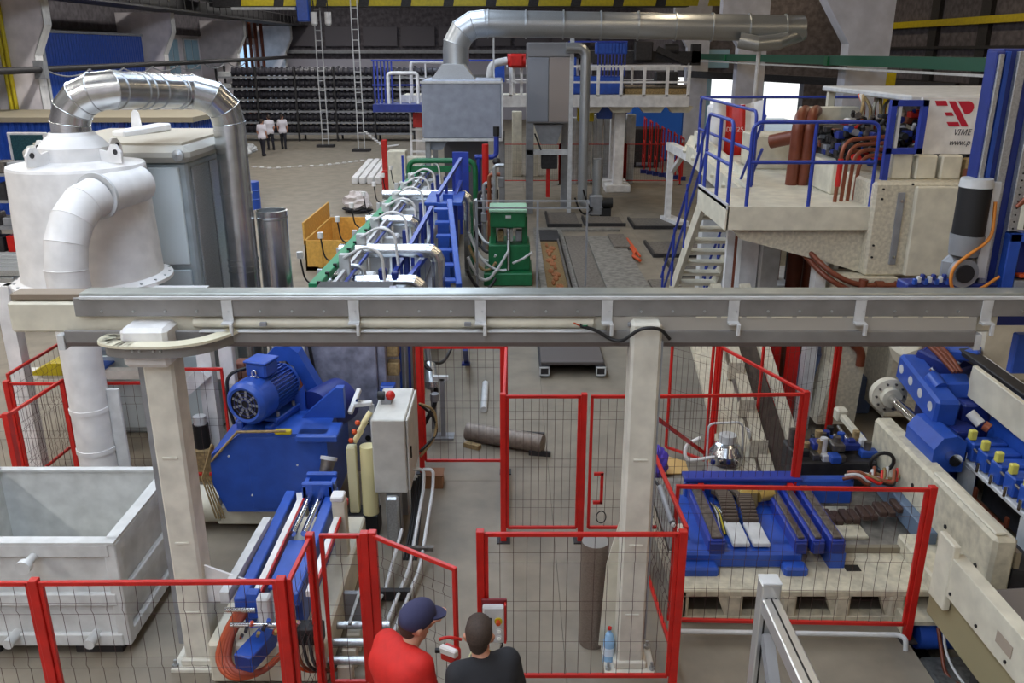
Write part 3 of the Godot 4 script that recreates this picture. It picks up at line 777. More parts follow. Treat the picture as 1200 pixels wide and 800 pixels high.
	part(bs, "side_board", S().lohi(Vector3(w0.x - 0.1, 0.3, w0.z), Vector3(w0.x + 0.11, w0.y, w0.z - 0.06), 0.006), blue)
	part(bs, "side_board", S().lohi(Vector3(w0.x - 0.04, 0.3, w0.z - 0.5), Vector3(w0.x + 0.17, w0.y + 0.1, w0.z - 0.56), 0.006), blue)
	part(bs, "stringer", S().bar(P(527, 238, 16.6), P(538, 338, 14.0), 0.1, 0.2, 0.01), blue)
	for i in 6:
		var t := (i + 0.5) / 6.0
		var e := P(527, 238, 16.6).lerp(P(538, 338, 14.0), t)
		part(bs, "tread", S().box(e + Vector3(-0.16, 0, 0), Vector3(0.3, 0.04, 0.22)), blue)
	part(bs, "landing", S().lohi(V(-1.75, 1.98, 17.0), V(-1.0, 2.05, 18.4), 0.01), blue)
	part(bs, "back_panel", S().lohi(V(-1.35, 1.2, 19.6), V(-0.98, 2.75, 19.66), 0.01), bluerail)
	part(bs, "cross_rail", S().bar(V(-2.6, 1.6, 20.2), V(-1.0, 1.6, 20.2), 0.05, 0.05).bar(V(-2.55, 0.8, 20.2), V(-2.55, 2.6, 20.2), 0.05, 0.05), bluerail)
	solo("blue_gas_pipe", "blue gas pipe with an upturned end below the grey hood", "pipe", S().tube(fillet([V(-1.0, 2.2, 23.4), V(-0.42, 2.2, 23.4), V(-0.42, 2.75, 23.4)], 0.15, 5), 0.07, 8).tube([V(-0.9, 0, 23.4), V(-0.9, 2.25, 23.4)], 0.06, 8), bluerail)
	solo("dark_vent_stub", "dark stub on top of the blue gas pipe", "stub", S().cyl(V(-0.42, 2.75, 23.4), V(-0.42, 3.0, 23.4), 0.09, -1, 10), black)
	# ---- grey hood on legs
	var hd := thing("furnace_hood", "big blue-grey sheet metal hood over the far furnace end", "hood")
	part(hd, "casing", S().lohi(V(-2.46, 2.62, 24.0), V(-0.26, 4.16, 26.6), 0.05), hood)
	part(hd, "edge_trim", S().lohi(V(-2.48, 4.08, 23.97), V(-0.24, 4.14, 24.02)), lgrey)
	part(hd, "edge_trim", S().lohi(V(-0.29, 2.62, 23.97), V(-0.24, 4.1, 24.02)), lgrey)
	part(hd, "edge_trim", S().lohi(V(-2.46, 2.56, 23.97), V(-0.26, 2.63, 24.05)), lgrey)
	part(hd, "skirt", S().prism([Vector2(-2.4, 2.6), Vector2(-1.75, 2.6), Vector2(-1.95, 2.3), Vector2(-2.4, 2.3)], V(0, 0, 24.3), Vector3.RIGHT, Vector3.UP, 0.1), hood)
	part(hd, "back_panel", S().lohi(V(-2.0, 0.4, 25.6), V(-0.7, 2.6, 25.7)), mat(col(106, 106, 114), 0.6, 0.2))
	for x in [-2.4, -0.36]:
		for d in [24.1, 26.4]:
			part(hd, "leg", S().lohi(V(x, 0, d), V(x + 0.14, 2.62, d + 0.14)), grey)
	part(hd, "top_cone", S().prism([Vector2(-0.62, 0), Vector2(0.62, 0), Vector2(0.3, 0.42), Vector2(-0.3, 0.42)], V(-1.62, 4.14, 25.3), Vector3.RIGHT, Vector3.UP, 0.8), galv)
	# clutter of gas trains right of the hood
	var gt := thing("gas_train", "tangle of gas pipes and red valves beside the grey hood", "gas train")
	part(gt, "red_manifold", S().tube([V(-0.7, 0.6, 22.8), V(-0.7, 2.6, 22.8)], 0.09, 10), red)
	for i in 5:
		part(gt, "pipe", S().tube(fillet([V(-1.0 + 0.14 * i, 0, 22.4 - 0.2 * i), V(-1.0 + 0.14 * i, 1.2 + 0.25 * i, 22.4 - 0.2 * i), V(-0.6 + 0.1 * i, 1.2 + 0.25 * i, 22.4 - 0.2 * i)], 0.1, 4), 0.05, 8), [galv, dark, grey, copper, galv][i])
		part(gt, "valve", S().ball(V(-0.8 + 0.1 * i, 1.0 + 0.3 * i, 22.4), 0.11, 8), [dark, lgrey, black, steel, dark][i])
		part(gt, "actuator", S().lohi(V(-0.95 + 0.15 * i, 0.4 + 0.3 * i, 21.9), V(-0.8 + 0.15 * i, 0.65 + 0.3 * i, 22.05), 0.02), [black, grey, lgrey, dark, grey][i])
	for i in 6:
		solo("loose_hose", "loose %s hose sagging between furnace line and green machine" % ["pale, topmost", "dark, upper", "pale, middle", "tan", "pale, lowest", "dark, lowest"][i], "hose", S().tube(sag(V(-0.95, 1.3 - 0.15 * i, 20.0 - 0.5 * i), V(-0.35, 0.9 - 0.13 * i, 18.9 - 0.2 * i), 0.35, 8), 0.035, 6), [lgrey, dark, lgrey, pallet, lgrey, dark][i], "hoses by the green machine")
	# cream pillars left of hood
	var cp := thing("cream_pedestal", "cream painted pedestal block left of the grey hood", "pedestal")
	part(cp, "pillar", S().lohi(V(-4.1, 0, 28.5), V(-3.5, 1.8, 29.1), 0.02), cream)
	part(cp, "cross_beam", S().lohi(V(-3.5, 1.3, 28.6), V(-2.5, 1.6, 29.0), 0.02), cream)
	part(cp, "brace", S().lohi(V(-3.3, 0, 28.6), V(-3.1, 1.3, 28.9)), cream)
	var ls := thing("access_ladder", "small white access ladder with red sign left of the grey hood", "ladder")
	for x in [-3.55, -2.95]:
		part(ls, "stringer", S().lohi(V(x, 0, 30.4), V(x + 0.07, 3.4, 30.5)), white)
	for i in 8:
		part(ls, "rung", S().lohi(V(-3.55, 0.4 + 0.38 * i, 30.42), V(-2.95, 0.46 + 0.38 * i, 30.5)), white)
	part(ls, "sign", S().lohi(V(-3.42, 2.4, 30.38), V(-3.02, 2.9, 30.41)), red)
	for i in 4:
		solo("concrete_beam", "long pale concrete beam lying on the far floor beside red post", "beam", S().bar(V(-6.12 + i * 0.3, 0.14, 33.4), V(-6.45 + i * 0.3, 0.14, 39.5), 0.24, 0.26, 0.02), white, "concrete beams on the floor")
	for q in [[-5.15, 34.3, 1.6, "taller red bollard post behind the concrete beams"], [-4.78, 31.6, 0.75, "short red bollard post beside the cream pedestal"]]:
		solo("red_bollard", q[3], "bollard", S().lohi(V(q[0], 0, q[1]), V(q[0] + 0.22, q[2], q[1] + 0.2), 0.02), red)

	# ---- large horizontal duct
	var ld := thing("ventilation_duct", "large silver ventilation duct rising from hood and running across the hall", "duct")
	var vx := -1.6; var dz := 25.7
	part(ld, "riser", S().cyl(V(vx, 4.5, dz), V(vx, 4.95, dz), 0.37, -1, 36), galv)
	part(ld, "elbow", S().segs([V(vx, 4.9, dz), V(vx + 0.02, 5.1, dz), V(vx + 0.2, 5.42, dz), V(vx + 0.5, 5.6, dz), V(vx + 0.85, 5.64, dz)], 0.37, 36), galv)
	part(ld, "seam_bead", S().seams([V(vx, 4.9, dz), V(vx + 0.02, 5.1, dz), V(vx + 0.2, 5.42, dz), V(vx + 0.5, 5.6, dz), V(vx + 0.85, 5.64, dz)], 0.372, 0.012), galv)
	part(ld, "run", S().cyl(V(vx + 0.8, 5.64, dz), V(8.4, 5.52, dz + 0.6), 0.36, -1, 36), galv)
	for i in 9:
		var t := i / 8.5
		var q := V(vx + 0.9, 5.64, dz).lerp(V(8.4, 5.52, dz + 0.6), t)
		part(ld, "flange", S().cyl(q, q + Vector3(0.04, 0, 0), 0.4, -1, 36), galv)
	part(ld, "branch", S().segs([V(6.5, 5.2, dz + 0.2), V(7.0, 5.1, dz + 0.1), V(7.6, 5.15, dz + 0.2), V(8.4, 5.4, dz + 0.6)], 0.22, 24), galv)
	part(ld, "hanger", S().lohi(V(-0.55, 4.1, dz), V(-0.5, 5.3, dz + 0.05)), lgrey)
	# ---- bag filter column
	var bf := thing("bag_filter", "tall grey two-panel filter tower on legs under the big duct", "filter tower")
	var fx0 := 0.45; var fx1 := 1.8
	part(bf, "casing", S().lohi(V(fx0, 2.8, 27.0), V(fx1, 5.15, 28.3), 0.02), mat(col(148, 146, 146), 0.5, 0.3, noise_tex("mottle", 3, 0.012, 0.86, 1.0), 0.4))
	part(bf, "panel", S().lohi(V(fx0 + 0.03, 2.85, 26.97), V(1.1, 4.72, 27.0), 0.008), mat(col(142, 146, 154), 0.45, 0.3))
	part(bf, "panel", S().lohi(V(1.12, 2.85, 26.97), V(fx1 - 0.03, 4.72, 27.0), 0.008), mat(col(158, 148, 142), 0.45, 0.3))
	part(bf, "panel", S().lohi(V(fx0 + 0.03, 4.75, 26.97), V(fx1 - 0.03, 5.12, 27.0), 0.008), mat(col(146, 146, 148), 0.45, 0.3))
	part(bf, "leg", S().lohi(V(fx0, 0, 27.0), V(fx0 + 0.22, 2.8, 27.2)), grey)
	part(bf, "leg", S().lohi(V(fx1 - 0.06, 0, 26.9), V(fx1 + 0.06, 5.3, 27.02)), lgrey)
	part(bf, "leg", S().lohi(V(fx1 - 0.2, 0, 28.1), V(fx1, 2.8, 28.3)), grey)
	part(bf, "leg", S().lohi(V(fx0, 0, 28.1), V(fx0 + 0.2, 2.8, 28.3)), grey)
	part(bf, "hopper", S().prism([Vector2(0.68, 2.75), Vector2(1.58, 2.75), Vector2(1.4, 2.15), Vector2(0.9, 2.15)], V(0, 0, 28.0), Vector3.RIGHT, Vector3.UP, 0.8), grey)
	part(bf, "cross_beam", S().lohi(V(fx0, 1.85, 27.0), V(fx1, 2.0, 27.15)), lgrey)
	part(bf, "discharge_box", S().lohi(V(0.92, 1.4, 27.1), V(1.42, 1.85, 27.7), 0.02), dark)
	part(bf, "outlet", S().lohi(V(1.08, 0.5, 27.2), V(1.2, 1.4, 27.35)), red)
	part(bf, "sloping_brace", S().bar(V(0.7, 2.5, 26.95), V(0.9, 2.0, 26.95), 0.05, 0.05), black)
	var fp := thing("filter_pipe", "slim silver pipe curving down beside the grey filter tower", "pipe")
	part(fp, "pipe", S().tube(fillet([V(1.6, 5.0, 26.8), V(2.2, 5.0, 26.8), V(2.2, 0.4, 26.8), V(2.5, 0.3, 26.8)], 0.35, 7), 0.15, 16), galv)
	for i in 6:
		part(fp, "seam_ring", S().cyl(V(2.2, 0.9 + i * 0.65, 26.8), V(2.2, 0.92 + i * 0.65, 26.8), 0.16, -1, 16), galv)
	var fn := thing("fan_unit", "small grey fan unit with upright silver tube beside filter pipe", "fan unit")
	part(fn, "housing", S().lohi(V(2.42, 0, 26.6), V(2.85, 0.65, 27.0), 0.05), grey)
	part(fn, "motor", S().cyl(V(2.8, 0.4, 26.75), V(3.15, 0.4, 26.75), 0.16, -1, 14), black)
	part(fn, "foot", S().lohi(V(2.75, 0, 26.6), V(3.1, 0.24, 26.9)), black)
	part(fn, "stack_tube", S().cyl(V(2.66, 0.6, 26.85), V(2.66, 1.75, 26.85), 0.15, -1, 14), galv)
	solo("fan_cable", "black cable looping from the fan unit to the filter pipe", "cable", S().tube(sag(V(1.95, 0.6, 26.5), V(2.5, 0.3, 26.5), 0.35), 0.03, 6).tube(sag(V(2.2, 0.85, 26.5), V(2.5, 0.2, 26.5), 0.1), 0.03, 6), black)

	# ---- white gallery behind
	var ga := thing("white_gallery", "long white steel gallery with railings on legs across the line", "gallery")
	part(ga, "deck", S().lohi(V(-3.9, 3.2, 31.0), V(6.2, 3.42, 33.0)), cream)
	part(ga, "fascia", S().lohi(V(-3.9, 3.05, 30.95), V(6.2, 3.45, 31.0)), white)
	part(ga, "top_rail", S().bar(V(-0.2, 4.4, 31.0), V(6.2, 4.4, 31.0), 0.07, 0.07), white)
	part(ga, "mid_rail", S().bar(V(-0.2, 3.88, 31.0), V(6.2, 3.88, 31.0), 0.06, 0.06), white)
	part(ga, "back_rail", S().bar(V(-0.2, 4.4, 33.0), V(6.2, 4.4, 33.0), 0.06, 0.06).bar(V(-0.2, 3.9, 33.0), V(6.2, 3.9, 33.0), 0.05, 0.05), white)
	for x in [-0.1, 0.55, 2.0, 2.95, 3.75, 4.55, 5.35, 6.1]:
		part(ga, "rail_post", S().lohi(V(x, 3.4, 30.95), V(x + 0.1, 4.4, 31.05)), white)
	for x in [0.0, 2.4, 4.4, 6.0]:
		part(ga, "rail_post", S().lohi(V(x, 3.4, 32.95), V(x + 0.08, 4.4, 33.05)), white)
	for q in [[3.7, 31.5], [-3.6, 32.6], [3.7, 32.8]]:
		part(ga, "leg", S().lohi(V(q[0], 0.1, q[1]), V(q[0] + 0.36, 3.2, q[1] + 0.36), 0.02), white)
		part(ga, "base_plate", S().lohi(V(q[0] - 0.28, 0, q[1] - 0.2), V(q[0] + 0.64, 0.28, q[1] + 0.56), 0.03), white)
	for x in [2.3, 3.4, 4.5, 5.5]:
		part(ga, "bracket", S().prism([Vector2(x, 3.05), Vector2(x + 0.9, 3.05), Vector2(x + 0.75, 2.85), Vector2(x + 0.15, 2.85)], V(0, 0, 31.6), Vector3.RIGHT, Vector3.UP, 0.5), cream)
	# gate bay at left of the gallery
	part(ga, "left_rail", S().tube(fillet([V(-3.5, 3.3, 31), V(-3.5, 4.55, 31), V(-2.2, 4.55, 31), V(-2.2, 3.4, 31)], 0.15, 4), 0.06, 8).bar(V(-3.5, 4.0, 31), V(-2.2, 4.0, 31), 0.05, 0.05).bar(V(-3.0, 3.3, 31), V(-3.0, 4.5, 31), 0.05, 0.05), white)
	part(ga, "left_rail", S().tube(fillet([V(-4.2, 3.2, 30.2), V(-4.2, 4.2, 30.2), V(-3.2, 4.2, 30.2), V(-3.2, 3.2, 30.2)], 0.12, 4), 0.06, 8).bar(V(-3.8, 3.2, 30.2), V(-3.8, 4.2, 30.2), 0.05, 0.05), white)
	part(ga, "side_platform", S().lohi(V(-4.7, 2.95, 29.8), V(-2.5, 3.2, 31.0)), navy)
	var bg := thing("blue_guard_rail", "blue tubular guard rail at the left end of the white gallery", "railing")
	for i in 6:
		part(bg, "baluster", S().lohi(V(-4.75 + i * 0.12, 3.2, 30.6), V(-4.7 + i * 0.12, 4.6, 30.65)), bluerail)
	part(bg, "top_rail", S().bar(V(-4.8, 4.6, 30.6), V(-0.3, 4.6, 30.6), 0.06, 0.06).bar(V(-4.8, 3.8, 30.6), V(-2.5, 3.8, 30.6), 0.05, 0.05), bluerail)
	part(bg, "end_post", S().lohi(V(-0.6, 3.9, 30.5), V(-0.25, 4.5, 30.7)), blue)
	var rv := thing("red_exhaust_box", "bright red rounded motor box on two white posts on the gallery", "motor box")
	part(rv, "shell", S().cyl(V(-0.15, 4.6, 29.8), V(0.45, 4.6, 29.8), 0.22, -1, 12).lohi(V(-0.1, 4.38, 29.55), V(0.4, 4.82, 30.0), 0.08), red)
	for x in [0.02, 0.28]:
		part(rv, "post", S().lohi(V(x, 3.4, 31.1), V(x + 0.1, 4.4, 31.2)).lohi(V(x, 4.3, 29.8), V(x + 0.1, 4.42, 31.2)), white)
	part(rv, "vent_pipe", S().tube(fillet([V(-0.15, 4.6, 29.8), V(-0.7, 4.5, 29.8), V(-0.75, 4.0, 29.8)], 0.25, 5), 0.13, 10), lgrey)
	# blue caged unit and brown table stuff on the gallery
	var bcg := thing("blue_cage", "blue barred cage unit standing on the white gallery", "cage")
	part(bcg, "base_box", S().lohi(V(1.95, 3.42, 32.0), V(4.0, 4.05, 32.8), 0.03), blue)
	part(bcg, "base_box", S().lohi(V(1.9, 4.05, 32.0), V(2.3, 4.7, 32.8), 0.03), blue)
	for i in 9:
		part(bcg, "bar", S().lohi(V(3.05 + i * 0.12, 4.05, 32.0), V(3.09 + i * 0.12, 5.2, 32.04)), bluerail)
	part(bcg, "hood", S().lohi(V(3.0, 4.8, 32.0), V(4.1, 5.2, 32.7), 0.03), blue)
	part(bcg, "rail", S().bar(V(2.0, 5.22, 32.0), V(4.1, 5.22, 32.0), 0.05, 0.05), bluerail)
	var rt := thing("roller_table", "dark roller table with long pale bars behind the gallery rail", "roller table")
	part(rt, "bench", S().lohi(V(4.1, 3.42, 32.2), V(6.4, 3.62, 32.9)), pallet)
	for i in 4:
		part(rt, "roller", S().cyl(V(4.1, 3.68, 32.25 + 0.18 * i), V(6.4, 3.68, 32.25 + 0.18 * i), 0.06, -1, 8), steel)
	part(rt, "drive_box", S().lohi(V(5.2, 3.62, 32.3), V(6.0, 4.2, 32.8), 0.04), dark)
	# machinery silhouettes past the gallery
	var mm := thing("handling_machine", "dark handling machine with pale beams far behind the gallery", "machine")
	part(mm, "frame", S().lohi(V(3.0, 0, 40), V(3.4, 4.6, 40.4)).lohi(V(8.0, 4.3, 40), V(8.4, 5.2, 40.4)).lohi(V(3.0, 4.4, 40), V(8.4, 4.9, 40.4)), dark)
	part(mm, "beam", S().lohi(V(2.4, 4.1, 39.7), V(7.6, 4.25, 39.9)), lgrey)
	part(mm, "trolley", S().lohi(V(5.4, 4.5, 39.6), V(6.2, 5.3, 40), 0.05), dark)
	part(mm, "arm", S().bar(V(6.4, 5.0, 39.8), V(7.8, 4.4, 39.8), 0.2, 0.25), dark)
	for i in 3:
		part(mm, "motor", S().cyl(V(4.2 + i * 1.3, 4.95, 40.2), V(4.8 + i * 1.3, 4.95, 40.2), 0.25, -1, 12), dark)
	# white panels standing under the gallery
	for i in 6:
		solo("insulation_panel", "tall white finned panel standing beneath the gallery, %s from the filter tower" % ["first", "second", "third", "fourth", "fifth", "sixth"][i], "panel", S().lohi(V(2.3 + i * 0.42, 0, 33.6), V(2.64 + i * 0.42, 2.5 + 0.06 * (i % 3), 34.0), 0.02).lohi(V(2.44 + i * 0.42, 0, 33.5), V(2.5 + i * 0.42, 2.5, 33.6)), lgrey, "white panels under the gallery")
	for i in 2:
		solo("cream_upright", ["cream upright slab under the gallery, the one nearer the hood", "cream upright slab under the gallery, the one nearer the filter tower"][i], "slab", S().lohi(V(0.0 + i * 0.68, 0, 35.6), V(0.4 + i * 0.68, 2.6, 36.0), 0.02), cream)
	var yb := thing("yellow_box", "yellow box hung beneath the gallery deck beside a blue one", "box")
	part(yb, "box", S().lohi(V(2.35, 2.5, 31.6), V(2.95, 3.05, 32.0), 0.03), yellow)
	var yb2 := solo("blue_box", "dark blue box hung beneath the gallery deck beside the yellow one", "box", S().lohi(V(3.05, 2.6, 31.6), V(3.6, 3.05, 32.0), 0.03), blue)
	# far red fence and red barrier stack
	for q in [[-0.35, 1.85], [1.85, 4.35], [4.35, 6.5]]:
		fence(V(q[0], 0, 33.3), V(q[1], 0, 33.3), 1.55, ["low red mesh fence far behind the filter tower, its first bay", "low red mesh fence in front of the white panels", "low red mesh fence right of the gallery leg"][0 if q[0] < 0 else (1 if q[0] < 3 else 2)], 0.08, 0.0)
	var rs := thing("red_barrier_stack", "stack of red barrier frames leaning together by the bright gate", "barrier stack")
	for i in 7:
		var a := V(5.6 + i * 0.2, 0.15, 36.6 - i * 0.35)
		part(rs, "frame", S().bar(a, a + Vector3(0, 2.1 - i * 0.1, 0), 0.05, 0.05).bar(a + Vector3(0.1, 0, -1.2), a + Vector3(0.1, 2.1 - i * 0.1, -1.2), 0.05, 0.05).bar(a + Vector3(0, 2.05 - i * 0.1, 0), a + Vector3(0.1, 2.05 - i * 0.1, -1.2), 0.05, 0.05).bar(a + Vector3(0, 0.5, 0), a + Vector3(0.1, 0.5, -1.2), 0.05, 0.05).bar(a + Vector3(0, 1.1, 0), a + Vector3(0.1, 1.1, -1.2), 0.05, 0.05), red)
		part(rs, "foot", S().lohi(a + Vector3(-0.15, -0.15, -0.1), a + Vector3(0.15, 0, 0.1)), navy)
	var bct := solo("dark_cart", "dark box cart on castors behind the red barrier stack", "cart", S().lohi(V(5.2, 0.25, 38.2), V(6.6, 1.7, 39.4), 0.04).lohi(V(5.3, 0, 38.4), V(5.5, 0.25, 38.6)).lohi(V(6.3, 0, 38.4), V(6.5, 0.25, 38.6)), dark)
	solo("blue_tarpaulin", "bright blue covered crate behind the dark cart near the gate", "crate", S().lohi(V(5.6, 0, 41), V(8.0, 2.6, 43), 0.08), mat(col(40, 110, 210), 0.5))

	# ---- green hydraulic machine
	var gm := thing("green_machine", "dark green two-tier machine with pale hoses in the middle aisle", "machine")
	part(gm, "base", S().lohi(V(-0.62, 0, 18.2), V(0.45, 0.28, 19.6), 0.02), green)
	part(gm, "lower_body", S().lohi(V(-0.52, 0.28, 18.5), V(-0.1, 0.85, 19.5), 0.02), green)
	part(gm, "lower_body", S().lohi(V(-0.05, 0.28, 18.5), V(0.4, 0.85, 19.5), 0.02), green)
	for x in [-0.48, 0.22]:
		part(gm, "upright", S().lohi(V(x, 0.85, 18.7), V(x + 0.12, 1.45, 19.4)), green)
	part(gm, "head", S().lohi(V(-0.48, 1.25, 18.4), V(0.3, 1.6, 19.2), 0.03), green)
	part(gm, "head_cap", S().lohi(V(-0.5, 1.6, 18.35), V(0.32, 1.66, 19.25), 0.01), mat(col(150, 190, 160), 0.5))
	part(gm, "label_plate", S().lohi(V(-0.14, 1.47, 18.385), V(-0.02, 1.53, 18.4)), lgrey)
	for i in 3:
		part(gm, "valve_block", S().lohi(V(-0.32 + i * 0.2, 0.9, 18.65), V(-0.18 + i * 0.2, 1.15 + 0.05 * (i % 2), 18.85), 0.02), [pallet, lgrey, grey][i])
	part(gm, "hose", S().tube(sag(V(-0.7, 0.62, 18.3), V(-0.12, 0.35, 18.25), 0.1, 8), 0.03, 6), lgrey)
	part(gm, "hose", S().tube([V(-0.35, 0.32, 18.2), V(-0.08, 0.75, 18.35), V(-0.08, 0.95, 18.5)], 0.03, 6), lgrey)
	part(gm, "hose", S().tube([V(0.02, 0.48, 18.35), V(0.25, 0.6, 18.3), V(0.44, 0.7, 18.45)], 0.03, 6), lgrey)
	part(gm, "piston", S().cyl(V(-0.08, 0.3, 18.4), V(-0.08, 1.2, 18.6), 0.035, -1, 8), chrome)
	for x in [-0.78, 0.52]:
		solo("frame_post", ["thin grey guard post left of the green machine", "thin grey guard post right of the green machine"][0 if x < 0 else 1], "post", S().lohi(V(x, 0, 18.0), V(x + 0.05, 1.9, 18.05)), grey)
	solo("frame_bar", "thin horizontal guard bar across the top of the green machine", "bar", S().bar(V(-0.78, 1.75, 18.05), V(1.6, 1.75, 18.05), 0.03, 0.03).bar(V(-0.78, 1.9, 18.05), V(1.6, 1.9, 18.05), 0.03, 0.03).lohi(V(1.58, 0, 18.03), V(1.62, 1.92, 18.07)), grey)
	# ---- pit covers in the middle aisle
	var pc := thing("pit_trough", "open floor trough filled with rusty orange debris next to green machine", "trough")
	part(pc, "frame", S().lohi(V(0.62, 0, 14.5), V(0.76, 0.06, 24.2)).lohi(V(1.3, 0, 14.5), V(1.42, 0.06, 24.2)).lohi(V(0.62, 0, 24.2), V(3.1, 0.06, 24.5)), plate)
	part(pc, "bed", S().lohi(V(0.76, 0, 14.5), V(1.3, 0.015, 22.8)), mat(col(140, 112, 66), 0.85, 0.0, noise_tex("dirt", 9, 0.02, 0.62, 1.0), 1.5))
	part(pc, "end_cover", S().lohi(V(0.76, 0, 22.8), V(1.42, 0.05, 24.2)), dark)
	var rust := mat(col(170, 104, 56), 0.8, 0.0, noise_tex("dirt", 9, 0.02, 0.62, 1.0), 2.0)
	for i in 22:
		part(pc, "debris", lump(V(0.98 + 0.07 * sin(i * 2.3), 0.03, 14.9 + i * 0.35), Vector3(0.07 + 0.03 * sin(i * 1.7), 0.03, 0.2), 60 + i), rust)
	part(pc, "rail", S().lohi(V(1.22, 0, 14.5), V(1.27, 0.09, 22.8)).lohi(V(1.3, 0, 14.5), V(1.34, 0.12, 23.4)), steel)
	for q in [[1.45, 2.02, 14.4, 23.4, 0], [2.05, 3.0, 14.4, 23.4, 1], [3.05, 3.7, 14.4, 18.6, 2], [2.65, 3.1, 21.8, 23.4, 0]]:
		solo("floor_plate", ["dark steel cover plate lying in the aisle beside the rusty trough", "wide pale steel cover plate lying in the middle aisle", "dark steel cover plate beside the cream stair foot", "small steel plate lying at the far end of the cover plates"][q[4] if q[2] < 20 else 3], "cover plate", S().lohi(V(q[0], 0.0, q[2]), V(q[1], 0.05 + (0.05 if q[2] > 20 else 0.0), q[3]), 0.01), [tile, plate, tile][q[4]])
	for q in [[1.1, 24.9, 2.0, 27.0], [2.2, 25.0, 3.3, 26.2], [3.6, 24.6, 5.0, 26.0], [3.6, 21.0, 4.9, 22.6], [3.8, 19.0, 4.8, 20.6]]:
		var fr := thing("pit_cover", ["raised dark pit cover frame on the floor, just past the cover plates", "raised dark pit cover frame on the floor, below the fan unit", "raised pit cover frame on the floor, by the white trestle", "raised pit cover frame on the floor, by the blue stair rails", "open pit frame on the floor, nearest the cream stair"][[1.1, 2.2, 3.6, 3.6, 3.8].find(q[0]) if q[1] != 21.0 else 3], "pit cover")
		part(fr, "cover", S().lohi(V(q[0], 0, q[1]), V(q[2], 0.06, q[3])), tile)
		part(fr, "frame_bar", S().lohi(V(q[0] - 0.06, 0, q[1] - 0.06), V(q[2] + 0.06, 0.1, q[1])), dark)
		part(fr, "frame_bar", S().lohi(V(q[0] - 0.06, 0, q[1]), V(q[0], 0.1, q[3])), dark)
	solo("orange_strap", "heap of orange straps lying in the pit corner", "strap", S().tube([F(735, 280, 0.05), F(745, 295, 0.1), F(742, 300, 0.05), F(750, 305, 0.1)], 0.04, 6).tube([F(738, 283, 0.05), F(750, 300, 0.12)], 0.03, 6).tube([F(733, 284, 0.04), F(741, 292, 0.08), F(746, 303, 0.05)], 0.03, 6), orange)
	# white trestle at the aisle right side
	var wt := thing("white_trestle", "white steel trestle frame at the right aisle side before the stair", "trestle")
	part(wt, "post", S().lohi(P(783, 258, 25.5) * Vector3(1, 0, 1) + Vector3(-0.1, 0, 0), P(787, 170, 25.5) + Vector3(0.1, 0, -0.2)), white)
	part(wt, "beam", S().bar(P(785, 171, 25.5), P(815, 186, 21.0), 0.22, 0.22), white)
	part(wt, "foot", S().bar(F(780, 258) + Vector3(0, 0.08, 0), F(800, 266) + Vector3(0, 0.08, 0), 0.4, 0.16), white)
	part(wt, "brace", S().bar(P(788, 200, 25.4), P(800, 182, 24.0), 0.12, 0.12), white)
	# dark plate on timbers under the overhead rail
	var dpl := thing("dark_plate", "dark steel plate resting on two square tubes beyond the fence", "plate")
	part(dpl, "plate", S().lohi(V(0.46, 0.18, 12.7), V(1.46, 0.24, 15.0), 0.01), mat(col(88, 82, 80), 0.6, 0.2))
	for x in [0.44, 1.33]:
		part(dpl, "support_tube", S().lohi(V(x, 0.04, 12.62), V(x + 0.15, 0.18, 15.0)), dark)
		part(dpl, "tube_end", S().lohi(V(x - 0.005, 0.04, 12.6), V(x + 0.155, 0.06, 12.62)).lohi(V(x - 0.005, 0.165, 12.6), V(x + 0.155, 0.185, 12.62)).lohi(V(x - 0.005, 0.04, 12.6), V(x + 0.015, 0.18, 12.62)).lohi(V(x + 0.135, 0.04, 12.6), V(x + 0.155, 0.18, 12.62)), lgrey)
		part(dpl, "foot_block", S().lohi(V(x + 0.01, 0, 12.66), V(x + 0.14, 0.04, 14.9)), black)
	# tubes lying and standing behind the middle fence
	var bt := thing("billet_log", "grey steel log lying on the floor behind the red fence", "log")
	part(bt, "log", S().cyl(F(548, 505, 0.13), F(636, 520, 0.13), 0.12, -1, 24), mat(col(150, 136, 124), 0.5, 0.3, noise_tex("dirt", 9, 0.02, 0.62, 1.0), 1.2))
	part(bt, "chock", S().bar(F(545, 520, 0.03), F(562, 524, 0.03), 0.08, 0.06), pallet)
	part(bt, "chock", S().bar(F(620, 530, 0.03), F(645, 532, 0.03), 0.05, 0.06), dark)
	solo("flat_bar", "thin dark flat bar on the floor behind the steel log", "bar", S().bar(F(608, 506, 0.01), F(638, 508, 0.01), 0.05, 0.02), dark)
	var sn_ := thing("sensor_stand", "slim grey sensor stand with round foot and black hoses behind fence", "stand")
	var ss := F(520, 512)
	part(sn_, "base", S().lohi(ss + Vector3(-0.16, 0, -0.1), ss + Vector3(0.14, 0.025, 0.1)), grey)
	part(sn_, "post", S().lohi(ss + Vector3(-0.03, 0.02, -0.03), ss + Vector3(0.03, 0.85, 0.03)), grey)
	part(sn_, "arm", S().lohi(ss + Vector3(-0.12, 0.82, -0.03), ss + Vector3(0.08, 0.88, 0.03)), lgrey)
	part(sn_, "head", S().cyl(ss + Vector3(-0.1, 0.55, 0.05), ss + Vector3(-0.1, 0.65, 0.05), 0.06, -1, 12), grey)
	var rt2 := thing("hose_reel_pipe", "silver capped pipe with looping black hoses by the red door frame", "pipe")
	part(rt2, "pipe", S().cyl(P(506, 452, 10.6), P(503, 428, 10.9), 0.09, -1, 14), galv)
	part(rt2, "cap", S().cyl(P(506, 453, 10.58), P(506, 447, 10.6), 0.1, -1, 14), silver)
	part(rt2, "hose", S().tube(fillet([P(495, 424, 10.8), P(510, 440, 10.7), P(512, 470, 10.6), P(500, 492, 10.6), P(492, 505, 10.6)], 0.3, 6), 0.03, 6), black)
